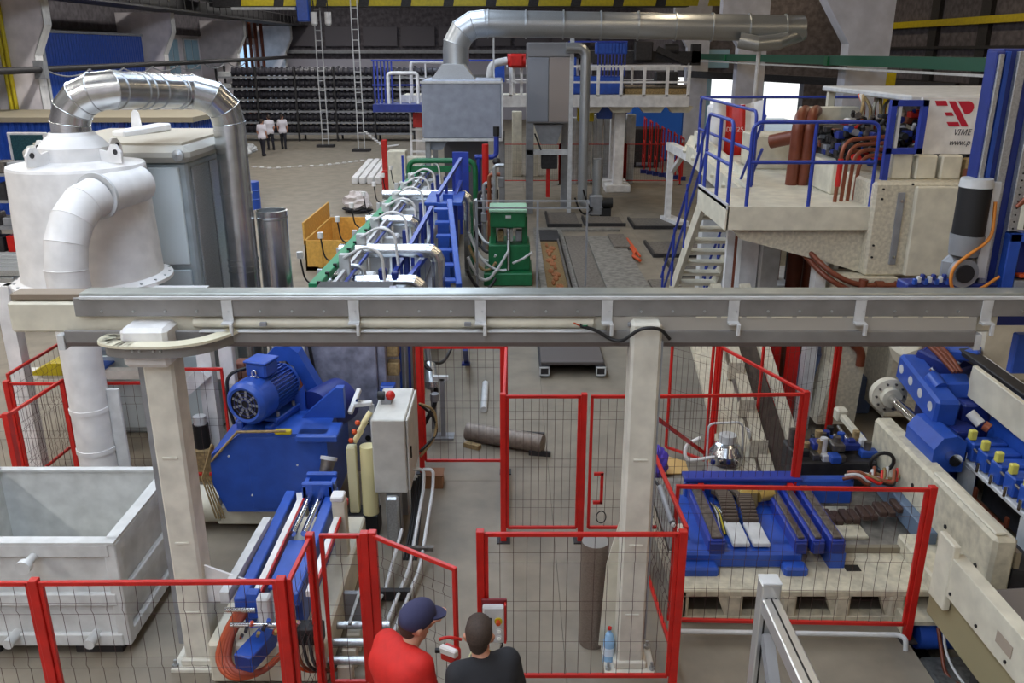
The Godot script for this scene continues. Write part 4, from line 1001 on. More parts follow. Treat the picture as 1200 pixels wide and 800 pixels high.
	part(rt2, "hose", S().tube(fillet([P(496, 424, 10.8), P(520, 426, 11.5), P(530, 405, 12.0)], 0.3, 6), 0.025, 6), black)
	part(rt2, "bracket", S().bar(P(505, 440, 10.9), P(500, 405, 11.0), 0.06, 0.06), grey)
	part(rt2, "floor_post", S().lohi(P(505, 452, 10.75) * Vector3(1, 0, 1), P(505, 450, 10.75) + Vector3(0.07, 0, 0.07)), grey)
	solo("blue_bracket", "small blue bracket foot standing behind the far red door", "bracket", S().bar(F(547, 424), F(545, 408, 0.6), 0.08, 0.08).bar(F(541, 426, 0.02), F(551, 426, 0.02), 0.1, 0.04), navy)
	var lt := thing("fluorescent_sleeve", "white plastic sleeve lying on the floor before the log", "sleeve")
	part(lt, "tube", S().tube([F(569, 449, 0.04), F(567, 480, 0.04)], 0.05, 8), lgrey)

func text(parent: Node3D, called: String, s: String, size: float, at: Vector3, m: Material, font := "Droid Sans", slant := 0.0) -> void:
	var t := TextMesh.new()
	var f := SystemFont.new(); f.font_names = PackedStringArray([font])
	t.font = f; t.text = s; t.font_size = 32; t.pixel_size = size / 32.0; t.depth = 0.004
	t.horizontal_alignment = HORIZONTAL_ALIGNMENT_LEFT; t.vertical_alignment = VERTICAL_ALIGNMENT_BOTTOM
	t.material = m
	piece(parent, called, t, "", "", Transform3D(Basis(Vector3(1, 0, 0), Vector3(slant, 1, 0), Vector3(0, 0, 1)), at))

func press_right() -> void:
	var dirtycream := mat(col(216, 208, 186), 0.55, 0.0, noise_tex("fine", 21, 0.06, 0.8, 1.0, 512, 5), 0.5)
	# ---- upper platform with blue railings
	var dk := thing("press_platform", "cream steel platform with blue railings on top of the press", "platform")
	var h := 3.06
	part(dk, "deck", S().lohi(V(2.7, h - 0.06, 10.6), V(4.5, h, 12.2)), cream)
	part(dk, "deck", S().lohi(V(3.42, h - 0.06, 12.2), V(6.6, h, 16.2)), cream)
	part(dk, "fascia", S().lohi(V(2.68, h - 0.28, 10.57), V(4.5, h + 0.01, 10.6)), cream)
	part(dk, "fascia", S().lohi(V(2.66, h - 0.28, 10.57), V(2.7, h + 0.02, 12.25)), cream)
	part(dk, "toe_board", S().lohi(V(2.66, h - 0.02, 10.55), V(2.68, h + 0.05, 12.25)), lgrey)
	part(dk, "girder", S().prism([Vector2(2.78, h - 0.28), Vector2(4.5, h - 0.28), Vector2(4.5, h - 0.86), Vector2(4.1, h - 0.74), Vector2(2.9, h - 0.42)], V(0, 0, 10.8), Vector3.RIGHT, Vector3.UP, 0.12), dirtycream)
	for q in [[3.18, 11.6, 0.24], [3.72, 12.4, 0.26], [2.95, 11.5, 0.1]]:
		part(dk, "leg", S().lohi(V(q[0], 0, q[1]), V(q[0] + q[2], h - 0.28, q[1] + q[2])), lgrey)
	var rail := func(called: String, p: Array) -> void: part(dk, called, S().tube(fillet(p, 0.14, 4), 0.024, 8), bluerail)
	rail.call("front_rail", [V(2.92, h, 10.62), V(2.92, h + 1.03, 10.62), V(4.46, h + 1.03, 10.62), V(4.46, h, 10.62)])
	rail.call("front_mid_rail", [V(2.92, h + 0.55, 10.62), V(4.46, h + 0.55, 10.62)])
	rail.call("front_post", [V(3.69, h, 10.62), V(3.69, h + 1.03, 10.62)])
	rail.call("side_rail", [V(2.72, h, 12.15), V(2.72, h + 1.03, 12.15), V(2.72, h + 1.03, 10.75), V(2.72, h, 10.75)])
	rail.call("side_mid_rail", [V(2.72, h + 0.5, 12.15), V(2.72, h + 0.5, 10.75)])
	rail.call("side_post", [V(2.72, h, 11.4), V(2.72, h + 1.03, 11.4)])
	rail.call("back_rail", [V(3.42, h, 12.3), V(3.42, h + 1.05, 12.3), V(3.42, h + 1.05, 16.0), V(3.42, h, 16.0)])
	rail.call("back_mid_rail", [V(3.42, h + 0.5, 12.3), V(3.42, h + 0.5, 16.0)])
	rail.call("rear_rail", [V(3.42, h + 1.05, 16.1), V(6.4, h + 1.05, 16.1)])
	rail.call("rear_post", [V(4.6, h, 16.1), V(4.6, h + 1.05, 16.1)])
	# ---- stair going down behind the platform
	var st := thing("cream_stair", "cream steel stair with blue handrails going down from the press platform", "stair")
	var s0 := Vector3(2.76, h, -12.2); var s1 := Vector3(2.76, 0.0, -15.2)
	for x in [2.76, 3.44]:
		part(st, "stringer", S().bar(Vector3(x, s0.y - 0.1, s0.z), Vector3(x, 0.0, s1.z), 0.07, 0.24, 0.005), cream)
	for i in 13:
		var p := s0.lerp(s1, (i + 0.8) / 13.5)
		part(st, "tread", S().box(p + Vector3(0.34, -0.08, 0), Vector3(0.64, 0.05, 0.26), 0.005), cream)
	for x in [2.72, 3.48]:
		var o := Vector3(x - 2.76, 0, 0)
		for y in [1.0, 0.55]:
			part(st, "handrail", S().tube([s0 + o + Vector3(0, y, 0.1), s1 + o + Vector3(0, y, 0.1)], 0.022, 8), bluerail)
		for i in 4:
			var p := (s0 + o).lerp(s1 + o, (i + 0.3) / 3.6)
			part(st, "baluster", S().cyl(p, p + Vector3(0, 1.0, 0), 0.02, -1, 8), bluerail)
	# cream back stair flight and white tank further along the platform
	var wk := thing("upper_walkway", "cream sloping walkway frame behind the top of the cream stair", "walkway")
	part(wk, "side_plate", S().bar(P(806, 178, 17), P(868, 232, 12.6), 0.06, 0.3), cream)
	part(wk, "side_plate", S().bar(P(815, 160, 17.5), P(880, 215, 13.0), 0.06, 0.24), cream)
	for i in 5:
		part(wk, "step", S().bar(P(806, 178, 17).lerp(P(868, 232, 12.6), i / 5.0), P(815, 160, 17.5).lerp(P(880, 215, 13.0), i / 5.0), 0.2, 0.05), cream)
	# ---- red and white bag hung on the railing
	var bag := thing("big_bag", "white fabric bulk bag with a red stripe hung beyond the stair rails", "bag")
	var b0 := P(836, 116, 16.4); var b1 := P(890, 185, 16.4)
	var W: float = b1.x - b0.x
	var cols := [[0.0, 0.26, white], [0.26, 0.62, red], [0.62, 1.0, white]]
	for q in cols:
		var s := S()
		var n := 6
		for i in n:
			for j in 8:
				var pts := []
				for k in [[0, 0], [1, 0], [1, 1], [0, 1]]:
					var u: float = lerpf(q[0], q[1], float(i + k[0]) / n); var w := float(j + k[1]) / 8
					pts.append(Vector3(b0.x + W * u, lerpf(b0.y - 0.1 * sin(u * PI), b1.y, w), b0.z + 0.12 * sin(w * PI) + 0.05 * sin(u * 14.0)))
				s.face([pts[0], pts[1], pts[2]], Vector3.BACK); s.face([pts[0], pts[2], pts[3]], Vector3.BACK)
		s.lohi(Vector3(b0.x + W * q[0], b1.y, b0.z - 0.5), Vector3(b0.x + W * q[1], b0.y - 0.12, b0.z - 0.02), 0.04)
		part(bag, "stripe", s, q[2])
	text(bag, "print", "DI 725", 0.11, P(850.5, 156, 16.15), white)
	part(bag, "support_frame", S().lohi(Vector3(b0.x, 0, b0.z - 0.45), Vector3(b1.x, b1.y, b0.z - 0.1)), lgrey)
	var vp := solo("vertical_white_pipe", "slim white vertical pipe dropping from the big duct", "pipe", S().cyl(V(7.15, 0, 26.1), V(7.15, 5.25, 26.1), 0.06, -1, 10), white)
	# ---- brown and copper pipes standing on the platform
	var bp := thing("brown_pipe", "pair of thick brown pipes bending over on the press platform", "pipe")
	for i in 2:
		part(bp, "pipe", S().tube(fillet([V(4.06 + i * 0.16, h, 12.5), V(4.08 + i * 0.16, h + 0.85, 12.5), V(4.16 + i * 0.16, h + 0.98, 12.65), V(4.36 + i * 0.16, h + 1.0, 13.1)], 0.2, 6), 0.085, 14), brown)
	var cp := thing("copper_pipe", "row of four slim copper pipes curving into the valve block", "pipe")
	for i in 4:
		part(cp, "pipe", S().tube(fillet([V(4.16 + i * 0.1, h, 11.0 + i * 0.05), V(4.18 + i * 0.1, h + 0.78 - i * 0.07, 11.0 + i * 0.05), V(4.95, h + 0.8 - i * 0.08, 11.3)], 0.2, 6), 0.026, 8), copper)
	part(cp, "red_sleeve", S().cyl(V(4.17, h + 0.2, 11.0), V(4.175, h + 0.55, 11.0), 0.036, -1, 8), red)
	solo("red_extinguisher", "small red cylinder standing on the platform behind the brown pipes", "extinguisher", S().cyl(V(4.32, h, 13.3), V(4.32, h + 0.42, 13.3), 0.07, 0.06, 12), red)
	solo("brown_elbow", "brown pipe elbow lying across cream cabinet at the platform rear", "pipe", S().tube([P(903, 166, 13.9), P(942, 158, 13.6)], 0.11, 14), brown)
	var c1 := solo("cream_cabinet", "low cream cabinet at the rear of the press platform", "cabinet", S().lohi(V(3.95, h, 14.2), V(4.9, h + 0.55, 15.0), 0.02), cream)
	# ---- valve manifold under the roof slab
	var ma := thing("valve_manifold", "dense block of blue and black hydraulic valves under grey press roof", "manifold")
	part(ma, "base_block", S().lohi(V(4.3, h, 11.6), V(5.3, h + 0.42, 13.2), 0.02), cream)
	part(ma, "dark_block", S().lohi(V(4.5, h + 0.42, 11.9), V(5.7, h + 0.8, 13.2), 0.03), black)
	part(ma, "cabinet", S().lohi(V(4.35, h + 0.5, 13.2), V(5.2, h + 1.05, 13.4), 0.01), cream)
	var rn := RandomNumberGenerator.new(); rn.seed = 12
	for i in 150:
		var p := V(rn.randf_range(4.4, 5.7), h + 0.42 + rn.randf_range(0.0, 0.62), rn.randf_range(11.5, 11.95))
		var m: Material = [navy, black, lgrey, dark, black, dark, steel, copper, blue, rubber, grey, red][rn.randi() % 12]
		if i % 3 == 0: part(ma, "solenoid", S().cyl(p, p + Vector3(0, 0, 0.16), 0.045, -1, 8), m)
		elif i % 3 == 1: part(ma, "valve_body", S().box(p, Vector3(rn.randf_range(0.06, 0.14), rn.randf_range(0.05, 0.12), 0.14), 0.01), m)
		else: part(ma, "fitting", S().cyl(p, p + Vector3(rn.randf_range(-0.08, 0.08), 0.07, 0.05), 0.025, -1, 6), m)
	for i in 40:
		var p := V(4.48, h + 0.44 + rn.randf_range(0.0, 0.36), rn.randf_range(11.9, 13.1))
		part(ma, "side_fitting", S().box(p, Vector3(0.1, rn.randf_range(0.05, 0.12), rn.randf_range(0.06, 0.14)), 0.01), [black, dark, navy, grey, copper, steel][i % 6])
	for i in 14:
		var p := V(4.75 + i * 0.05, h + 0.75, 12.2 + 0.05 * (i % 4))
		part(ma, "hose", S().tube(fillet([p, p + Vector3(0.1 - 0.02 * i, 0.35, 0), p + Vector3(0.2 - 0.05 * (i % 5), 0.5, -0.3)], 0.15, 4), 0.022, 6), [pallet, cream, lgrey, orange][i % 4])
	part(ma, "cream_unit", S().lohi(V(5.2, h + 0.72, 11.9), V(5.34, h + 1.1, 12.3), 0.04).lohi(V(5.6, h + 0.72, 12.0), V(5.95, h + 1.05, 12.5), 0.04), cream)
	var rf := thing("press_roof", "flat grey roof slab above the press valve block", "roof slab")
	part(rf, "slab", S().lohi(V(4.95, 4.3, 11.0), V(9.0, 4.38, 14.2), 0.02), lgrey)
	for q in [[5.0, 14.0], [5.95, 13.9], [8.6, 11.3]]:
		part(rf, "post", S().lohi(V(q[0], h, q[1]), V(q[0] + 0.1, 4.3, q[1] + 0.1)), cream)
	# ---- sign board
	var sg := thing("sign_board", "white sign board with a red letter emblem behind the blue tower", "sign")
	part(sg, "board", S().lohi(V(5.06, 3.68, 10.9), V(7.9, 4.36, 10.95)), white)
	var rd := mat(col(186, 24, 52), 0.5)
	var e0 := P(1091, 148, 10.897)
	var em := [
		[[1091, 119], [1104, 119], [1107, 124.5], [1094, 124.5]],
		[[1104, 132], [1113, 132], [1116, 136], [1107, 136]],
		[[1108.5, 143], [1122, 143], [1125, 148], [1112, 148]],
		[[1107, 119.5], [1115, 119.5], [1135, 148], [1127, 148]],
		[[1118, 119.5], [1131, 119.5], [1134, 120.4], [1137, 123], [1138, 127], [1136.5, 131], [1134, 133.2], [1131, 134], [1128, 133.6]]]
	for q in em:
		part(sg, "emblem_stroke", S().prism(q.map(func(w): return Vector2((w[0] - 1091.0) / 94.8, (148.0 - w[1]) / 94.8)), e0, Vector3.RIGHT, Vector3.UP, 0.004), rd)
	var tx := mat(col(60, 60, 70), 0.5)
	text(sg, "lettering", "VIME", 0.095, P(1116, 160.5, 10.897), tx, "Droid Sans", 0.2)
	text(sg, "lettering", "www.p", 0.085, P(1111, 172, 10.897), tx, "Droid Sans", 0.2)
	text(sg, "lettering", ".com", 0.085, P(1174, 172, 10.897), tx, "Droid Sans", 0.2)
	text(sg, "lettering", "SE", 0.17, P(1183, 135, 10.897), rd, "Droid Sans", 0.2)
	text(sg, "lettering", "USA", 0.13, P(1178, 150, 10.897), tx, "Droid Sans", 0.2)
	part(sg, "rule", S().lohi(V(6.1, 3.985, 10.895), V(7.6, 3.99, 10.9)), rd)
	# ---- blue door frame on the platform
	var bf := thing("blue_doorway", "tall blue rectangular steel doorway standing beside the white sign board", "frame")
	part(bf, "stile", S().lohi(V(4.6, 3.1, 10.7), V(4.67, 4.34, 10.78)), bluerail)
	part(bf, "stile", S().lohi(V(4.98, 3.7, 10.7), V(5.05, 4.34, 10.78)), bluerail)
	part(bf, "rail", S().lohi(V(4.6, 4.27, 10.7), V(5.05, 4.34, 10.78)), bluerail)
	part(bf, "rail", S().lohi(V(4.6, 3.7, 10.7), V(5.05, 3.77, 10.78)), bluerail)
	part(bf, "glass_edge", S().lohi(V(4.7, 3.77, 10.72), V(4.74, 4.27, 10.76)), lgrey)
	# cream blocks on top of the press body
	for i in 4:
		solo("cream_block", ["cream block on the press body, beside the blue frame foot", "second cream block along the press body top", "third cream block along the press body top", "low cream block with brown base by the blue tower"][i], "block", S().lohi(V(4.72 + i * 0.31, 3.38, 10.75), V(4.98 + i * 0.31, 3.38 + [0.36, 0.3, 0.3, 0.26][i], 10.89), 0.02), cream if i < 3 else pallet)
	solo("brown_tube", "short brown tube lying on the press body by the blue tower", "tube", S().cyl(V(5.6, 3.46, 10.65), V(6.2, 3.46, 10.65), 0.07, -1, 12), brown)
	# ---- main press body box
	var bd := thing("extrusion_press", "big cream press body block with two vertical slots", "press")
	part(bd, "block", S().lohi(V(4.45, 2.2, 10.5), V(7.8, 3.38, 12.0), 0.03), dirtycream)
	part(bd, "front_plate", S().lohi(V(4.93, 2.22, 10.42), V(6.9, 3.34, 10.5), 0.015), cream)
	var slot := part(bd, "slot", S().lohi(V(4.74, 2.36, 10.47), V(4.82, 3.26, 10.505), 0.004), grey)
	part(slot, "slot_bolt", S().cyl(V(4.78, 2.46, 10.45), V(4.78, 2.46, 10.47), 0.018, -1, 8).cyl(V(4.78, 3.16, 10.45), V(4.78, 3.16, 10.47), 0.018, -1, 8), chrome)
	for q in [[4.55, 3.3], [4.55, 3.18], [4.9, 3.36], [4.52, 2.6], [4.52, 2.45]]:
		part(bd, "bolt", S().cyl(V(q[0], q[1], 10.48), V(q[0], q[1], 10.5), 0.014, -1, 6), black)
	part(bd, "lower_body", S().lohi(V(5.0, 0.2, 10.6), V(7.8, 2.2, 12.0), 0.03), dirtycream)
	part(bd, "right_housing", S().lohi(V(5.9, 2.9, 9.3), V(7.6, 3.75, 10.2), 0.04), cream)
	part(bd, "side_column", S().prism([Vector2(4.2, 2.2), Vector2(4.85, 2.2), Vector2(4.6, 1.6), Vector2(4.55, 0.2), Vector2(4.05, 0.2), Vector2(4.2, 1.0), Vector2(4.05, 1.7)], V(0, 0, 10.9), Vector3.RIGHT, Vector3.UP, 0.5), dirtycream)
	var bh := solo("brown_hose_pipe", "brown pipe hanging down the front of the curved cream column", "pipe", S().tube(fillet([V(4.4, 2.2, 10.35), V(4.3, 1.4, 10.35), V(4.5, 1.25, 10.35), V(4.5, 1.05, 10.35)], 0.2, 6), 0.055, 10), brown)
	var lp := thing("brown_pipe_run", "two brown pipes stepping down and running below the press body", "pipe")
	for i in 2:
		part(lp, "pipe", S().tube(fillet([V(3.6, 2.72 - i * 0.1, 11.2), V(3.95, 2.3 - i * 0.1, 10.4), V(4.3, 2.12 - i * 0.1, 10.35), V(5.6, 2.12 - i * 0.1, 10.35)], 0.2, 6), 0.035, 8), brown)
	for x in [4.6, 4.35]:
		part(lp, "union", S().cyl(V(x + 0.2, 2.12, 10.35), V(x + 0.3, 2.12, 10.35), 0.06, -1, 10), brown)
	# brown columns below the platform
	for q in [[3.38, 12.6, 0.1], [3.6, 12.6, 0.1], [4.35, 12.8, 0.12], [4.6, 12.8, 0.12], [4.0, 13.0, 0.16]]:
		solo("brown_column_pipe", ["slim brown column pipe under the platform, next to the stair", "second slim brown column pipe under the platform", "brown column pipe under the platform near the press body", "brown column pipe under the platform closest to the press body", "thick brown column pipe under the middle of the platform"][[3.38, 3.6, 4.35, 4.6, 4.0].find(q[0])], "pipe", S().cyl(V(q[0], 0, q[1]), V(q[0], 2.75, q[1]), q[2], -1, 12), brown)
	var pb := thing("pump_bench", "pale bench with dark pumps in the shade under the platform", "pump bench")
	part(pb, "bench", S().lohi(V(4.2, 0, 13.6), V(7, 1.25, 15), 0.02), lgrey)
	for i in 5:
		part(pb, "pump", S().cyl(V(4.4 + i * 0.3, 1.25, 14.0), V(4.4 + i * 0.3, 1.9, 14.0), 0.1, -1, 10), [brown, dark, navy, lgrey, dark][i])
	solo("rear_wall_panel", "pale wall panel in the shade behind the pump bench", "panel", S().lohi(V(4.0, 0, 17.0), V(8.2, 2.7, 17.2)), cream)
	solo("white_block", "white block under the foot of the cream stair", "block", S().lohi(V(3.2, 0, 13.4), V(3.9, 0.95, 14.4), 0.03), lgrey)
	solo("blue_crate", "blue grey crate standing on the floor under the press", "crate", S().lohi(V(4.35, 0, 11.2), V(5.1, 0.55, 12.2), 0.02), mat(col(92, 108, 140), 0.6))
	solo("blue_crate", "second blue grey crate with a white lid under the press", "crate", S().lohi(V(4.76, 0, 12.4), V(5.3, 0.9, 13.0), 0.02).lohi(V(4.74, 0.9, 12.38), V(5.32, 1.05, 13.02), 0.01), mat(col(112, 122, 150), 0.6))
	# ---- slanting chute plates
	var chute := thing("scrap_chute", "long slanting cream chute with a dark belt between its side plates", "chute")
	var q0 := V(2.95, 1.85, 11.2); var q1 := V(3.2, 0.1, 8.75)
	part(chute, "belt", S().bar(q0, q1, 0.24, 0.04), mat(col(78, 66, 56), 0.8, 0.0, noise_tex("dirt", 9, 0.02, 0.62, 1.0), 1.0))
	for s in [-1.0, 1.0]:
		part(chute, "side_plate", S().bar(q0 + Vector3(s * 0.2, 0.05, 0), q1 + Vector3(s * 0.2, 0.05, 0), 0.14, 0.06), dirtycream)
	part(chute, "wide_plate", S().bar(q0 + Vector3(-0.5, -0.1, 0), q1 + Vector3(-0.5, -0.05, 0.1), 0.4, 0.05), dirtycream)
	for i in 5:
		var p := (q0 + Vector3(-0.36, -0.04, 0)).lerp(q1 + Vector3(-0.36, 0, 0.1), (i + 0.6) / 5.5)
		part(chute, "gusset", S().prism([Vector2(0, 0), Vector2(0.24, 0), Vector2(0, 0.22)], p, Vector3(0, 0, -1), Vector3.UP, 0.2), dirtycream)
	part(chute, "support", S().lohi(V(2.9, 0, 10.9), V(3.0, 1.6, 11.0)).lohi(V(3.3, 0, 10.9), V(3.4, 1.6, 11.0)), cream)
	for q in [[P(908, 405, 11.2), "red post under the platform, nearer the chute"], [P(930, 405, 11.0), "red post under the platform, farther from the chute"]]:
		var p: Vector3 = q[0]
		solo("red_post", q[1], "post", S().lohi(Vector3(p.x - 0.07, 0, p.z - 0.07), Vector3(p.x + 0.07, p.y + 0.4, p.z + 0.07)), red)
	solo("grey_channel_post", "grey steel channel post behind red wire fence beside the crates", "post", S().lohi(V(3.92, 0, 10.7), V(4.06, 2.4, 10.9)), lgrey)

func front_left() -> void:
	# ---- steel bin
	var bn := thing("scrap_bin", "large open light grey steel bin on the floor behind the front fence", "bin")
	var x0 := -4.95; var x1 := -3.3; var d0 := 6.1; var d1 := 7.38; var h := 1.09
	var bm := mat(col(216, 218, 217), 0.5, 0.0, noise_tex("mottle", 3, 0.012, 0.86, 1.0), 0.6)
	part(bn, "bottom_plate", S().lohi(V(x0, 0.1, d0), V(x1, 0.14, d1)), bm)
	part(bn, "front_plate", S().lohi(V(x0, 0.1, d0), V(x1, h, d0 + 0.03)), bm)
	part(bn, "back_plate", S().lohi(V(x0, 0.1, d1 - 0.03), V(x1, h, d1)), bm)
	part(bn, "side_plate", S().lohi(V(x0, 0.1, d0), V(x0 + 0.03, h, d1)), bm)
	part(bn, "side_plate", S().lohi(V(x1 - 0.03, 0.1, d0), V(x1, h, d1)), bm)
	for y in [h - 0.1, 0.52, 0.12]:
		part(bn, "front_rib", S().lohi(V(x0, y - 0.02, d0 - 0.05), V(x1, y + 0.1, d0), 0.01), bm)
		part(bn, "side_rib", S().lohi(V(x1, y - 0.02, d0), V(x1 + 0.05, y + 0.1, d1), 0.01), bm)
	for d in [d0 - 0.04, d1 - 0.06]:
		part(bn, "corner_post", S().lohi(V(x1 - 0.05, 0.1, d), V(x1 + 0.055, h, d + 0.1), 0.01), bm)
	part(bn, "rim", S().lohi(V(x0 - 0.02, h, d0 - 0.05), V(x1 + 0.05, h + 0.02, d0 + 0.05)).lohi(V(x0 - 0.02, h, d1 - 0.05), V(x1 + 0.05, h + 0.02, d1 + 0.02)).lohi(V(x1 - 0.05, h, d0), V(x1 + 0.05, h + 0.02, d1)).lohi(V(x0 - 0.02, h, d0), V(x0 + 0.05, h + 0.02, d1)), bm)
	part(bn, "knob", S().cyl(V(-3.92, 0.98, d0 - 0.2), V(-3.92, 0.98, d0), 0.035, -1, 14).cyl(V(-3.92, 0.98, d0 - 0.22), V(-3.92, 0.98, d0 - 0.17), 0.06, -1, 16), bm)
	for x in [-4.22, -3.54]:
		part(bn, "foot_lug", S().cyl(V(x, 0.2, d0 - 0.16), V(x, 0.2, d0), 0.045, -1, 12), bm)
	for x in [-4.8, -3.75]:
		part(bn, "skid", S().lohi(V(x, 0, d0), V(x + 0.4, 0.1, d1)), dark)
	part(bn, "dried_sludge", S().lohi(V(x0 + 0.1, 0.14, d0 + 0.1), V(x1 - 0.1, 0.2, d1 - 0.1), 0.03), mat(col(150, 146, 128), 0.8))
	# ---- blue shear unit with motor
	var bs := thing("blue_shear_unit", "blue machine housing with sloping shoulders carrying a large electric motor", "machine")
	var bx := -3.12; var bx1 := -1.9; var bd := 7.95
	part(bs, "housing", S().prism([Vector2(bx, 0.62), Vector2(bx + 0.12, 0.3), Vector2(bx1, 0.3), Vector2(bx1, 1.2), Vector2(bx + 0.34, 1.2), Vector2(bx, 0.95)], V(0, 0, bd + 1.1), Vector3.RIGHT, Vector3.UP, 1.1), blue)
	part(bs, "base_frame", S().lohi(V(bx - 0.05, 0.08, bd + 0.1), V(bx1 - 0.2, 0.3, bd + 1.1), 0.02), cream)
	part(bs, "base_pipe", S().cyl(V(bx - 0.75, 0.26, bd + 0.25), V(bx, 0.26, bd + 0.25), 0.2, -1, 20), cream)
	part(bs, "seam", S().lohi(V(bx + 0.4, 0.34, bd - 0.006), V(bx1 - 0.05, 1.16, bd), 0.004), blue)
	part(bs, "shelf", S().lohi(V(bx1 - 0.3, 1.13, bd - 0.06), V(bx1 + 0.12, 1.2, bd + 0.3), 0.01), blue)
	part(bs, "bracket", S().prism([Vector2(0, 0), Vector2(0.46, 0), Vector2(0.46, 0.34), Vector2(0.38, 0.34)], V(-2.24, 1.2, bd + 0.5), Vector3.RIGHT, Vector3.UP, 0.1), blue)
	part(bs, "drum_cover", S().cyl(V(-2.15, 1.16, bd + 0.6), V(-1.95, 1.16, bd + 1.0), 0.26, -1, 28), navy)
	part(bs, "lubrication_line", S().tube([V(bx + 0.02, 0.9, bd - 0.02), V(bx + 0.32, 1.23, bd - 0.02), V(bx1 - 0.4, 1.24, bd - 0.02)], 0.015, 6), pallet)
	part(bs, "oil_gauge", S().lohi(V(-2.42, 1.2, bd - 0.03), V(-2.25, 1.25, bd + 0.03), 0.01), yellow)
	for q in [[0.2, 0.95], [0.4, 0.5], [0.9, 0.85]]:
		part(bs, "bolt", S().cyl(V(bx + q[0], q[1], bd - 0.01), V(bx + q[0], q[1], bd), 0.012, -1, 6), lgrey)
	for i in 4:
		part(bs, "drip_hose", S().tube([V(bx + 0.05, 1.1, bd - 0.03), V(bx - 0.02 - 0.015 * i, 0.75, bd - 0.04 - 0.02 * i), V(bx + 0.1 - 0.03 * i, 0.25, bd - 0.05)], 0.01, 5), pallet)
	var mo := thing("electric_motor", "big blue electric motor with a slotted fan cowl on the shear unit", "motor")
	var a := P(287, 474, 8.0); var dir := Vector3(0.3, 0.0, -0.95).normalized()
	var side := dir.cross(Vector3.UP).normalized()
	var bb := Basis(side, dir, side.cross(dir))                   # lathe axis y = motor axis
	var xf := Transform3D(bb, a)
	part(mo, "cowl", S().lathe([Vector2(0.16, -0.01), Vector2(0.185, -0.02), Vector2(0.225, 0.02), Vector2(0.235, 0.06), Vector2(0.235, 0.26)], xf, 40), blue)
	var grille := part(mo, "fan_grille", S().cyl(a + dir * 0.01, a + dir * 0.02, 0.17, -1, 32), deep)
	for i in 9:
		var t := TAU * i / 9
		var e := side * cos(t) + Vector3.UP * sin(t)
		part(grille, "fan_blade", S().bar(a + e * 0.04 + dir * 0.006, a + e * 0.15 + dir * 0.002, 0.026, 0.008, 0.0, dir), grey)
	for i in 4:
		part(grille, "guard_ring", S().tube(ring(a - dir * 0.004, side * (0.045 + i * 0.04), Vector3.UP * (0.045 + i * 0.04), 24), 0.004, 4), navy)
	part(mo, "stator", S().cyl(a + dir * 0.24, a + dir * 0.68, 0.205, -1, 40), blue)
	for i in 36:
		var t := TAU * i / 36
		var e := side * cos(t) + Vector3.UP * sin(t)
		part(mo, "fin", S().bar(a + e * 0.218 + dir * 0.27, a + e * 0.218 + dir * 0.66, 0.007, 0.032, 0.0, e), blue)
	part(mo, "end_shield", S().cyl(a + dir * 0.66, a + dir * 0.74, 0.225, 0.19, 36), blue)
	var tbx := part(mo, "terminal_box", S().box(a + dir * 0.3 + Vector3(0.03, 0.3, 0), Vector3(0.24, 0.15, 0.24), 0.02, Basis(side, Vector3.UP, -dir)), blue)
	part(tbx, "box_lid", S().box(a + dir * 0.3 + Vector3(0.03, 0.385, 0), Vector3(0.265, 0.025, 0.265), 0.008, Basis(side, Vector3.UP, -dir)), blue)
	part(mo, "nameplate", S().box(a + dir * 0.2 + Vector3(0.02, 0.236, 0), Vector3(0.1, 0.012, 0.05), 0.0, Basis(side, Vector3.UP, -dir)), lgrey)
	part(mo, "lifting_eye", S().tube(ring(a + dir * 0.155 + Vector3(0.03, 0.28, 0), side * 0.025, Vector3.UP * 0.035, 14), 0.01, 6), chrome)
	part(mo, "foot", S().box(a + dir * 0.45 + Vector3(0, -0.24, 0), Vector3(0.46, 0.05, 0.5), 0.01, Basis(side, Vector3.UP, -dir)), blue)
	for s in [-0.17, 0.17]:
		part(mo, "slide_rail", S().box(a + dir * 0.45 + side * s + Vector3(0, -0.3, 0), Vector3(0.08, 0.08, 0.7), 0.01, Basis(side, Vector3.UP, -dir)), blue)
	for i in 4:
		part(mo, "clamp_bolt", S().cyl(a + dir * (0.28 + 0.3 * (i % 2)) + side * (0.19 if i < 2 else -0.19) + Vector3(0, -0.24, 0), a + dir * (0.28 + 0.3 * (i % 2)) + side * (0.19 if i < 2 else -0.19) + Vector3(0, -0.17, 0), 0.018, -1, 6), grey)
	part(mo, "supply_cable", S().tube(fillet([a + dir * 0.3 + Vector3(-0.1, 0.3, 0), a + dir * 0.2 + Vector3(-0.28, 0.26, 0), a + dir * 0.2 + Vector3(-0.3, -0.1, 0), a + dir * 0.2 + Vector3(-0.26, -0.3, 0)], 0.15, 6), 0.018, 8), black)
	var gd := thing("belt_guard", "blue curved belt guard running down behind the electric motor", "guard")
	var gp := [Vector2(-0.26, -0.02), Vector2(-0.22, 0.14), Vector2(-0.08, 0.27), Vector2(0.06, 0.28), Vector2(0.16, 0.2), Vector2(0.42, -0.34), Vector2(0.42, -0.42), Vector2(0.3, -0.42), Vector2(0.1, 0.04), Vector2(0.02, 0.11), Vector2(-0.08, 0.1), Vector2(-0.14, 0.0)]
	part(gd, "casing", S().prism(gp, V(-2.5, 1.58, 8.98), Vector3.RIGHT, Vector3.UP, 0.2), blue)
	part(gd, "inner_brace", S().prism([Vector2(0, 0), Vector2(0.26, 0), Vector2(0.26, 0.3)], V(-2.5, 1.2, 8.6), Vector3.RIGHT, Vector3.UP, 0.05), blue)
	# ---- grey front plate of the furnace line behind the shear
	var lp := thing("shear_frame", "large lilac grey machine plate behind the blue shear unit", "machine frame")
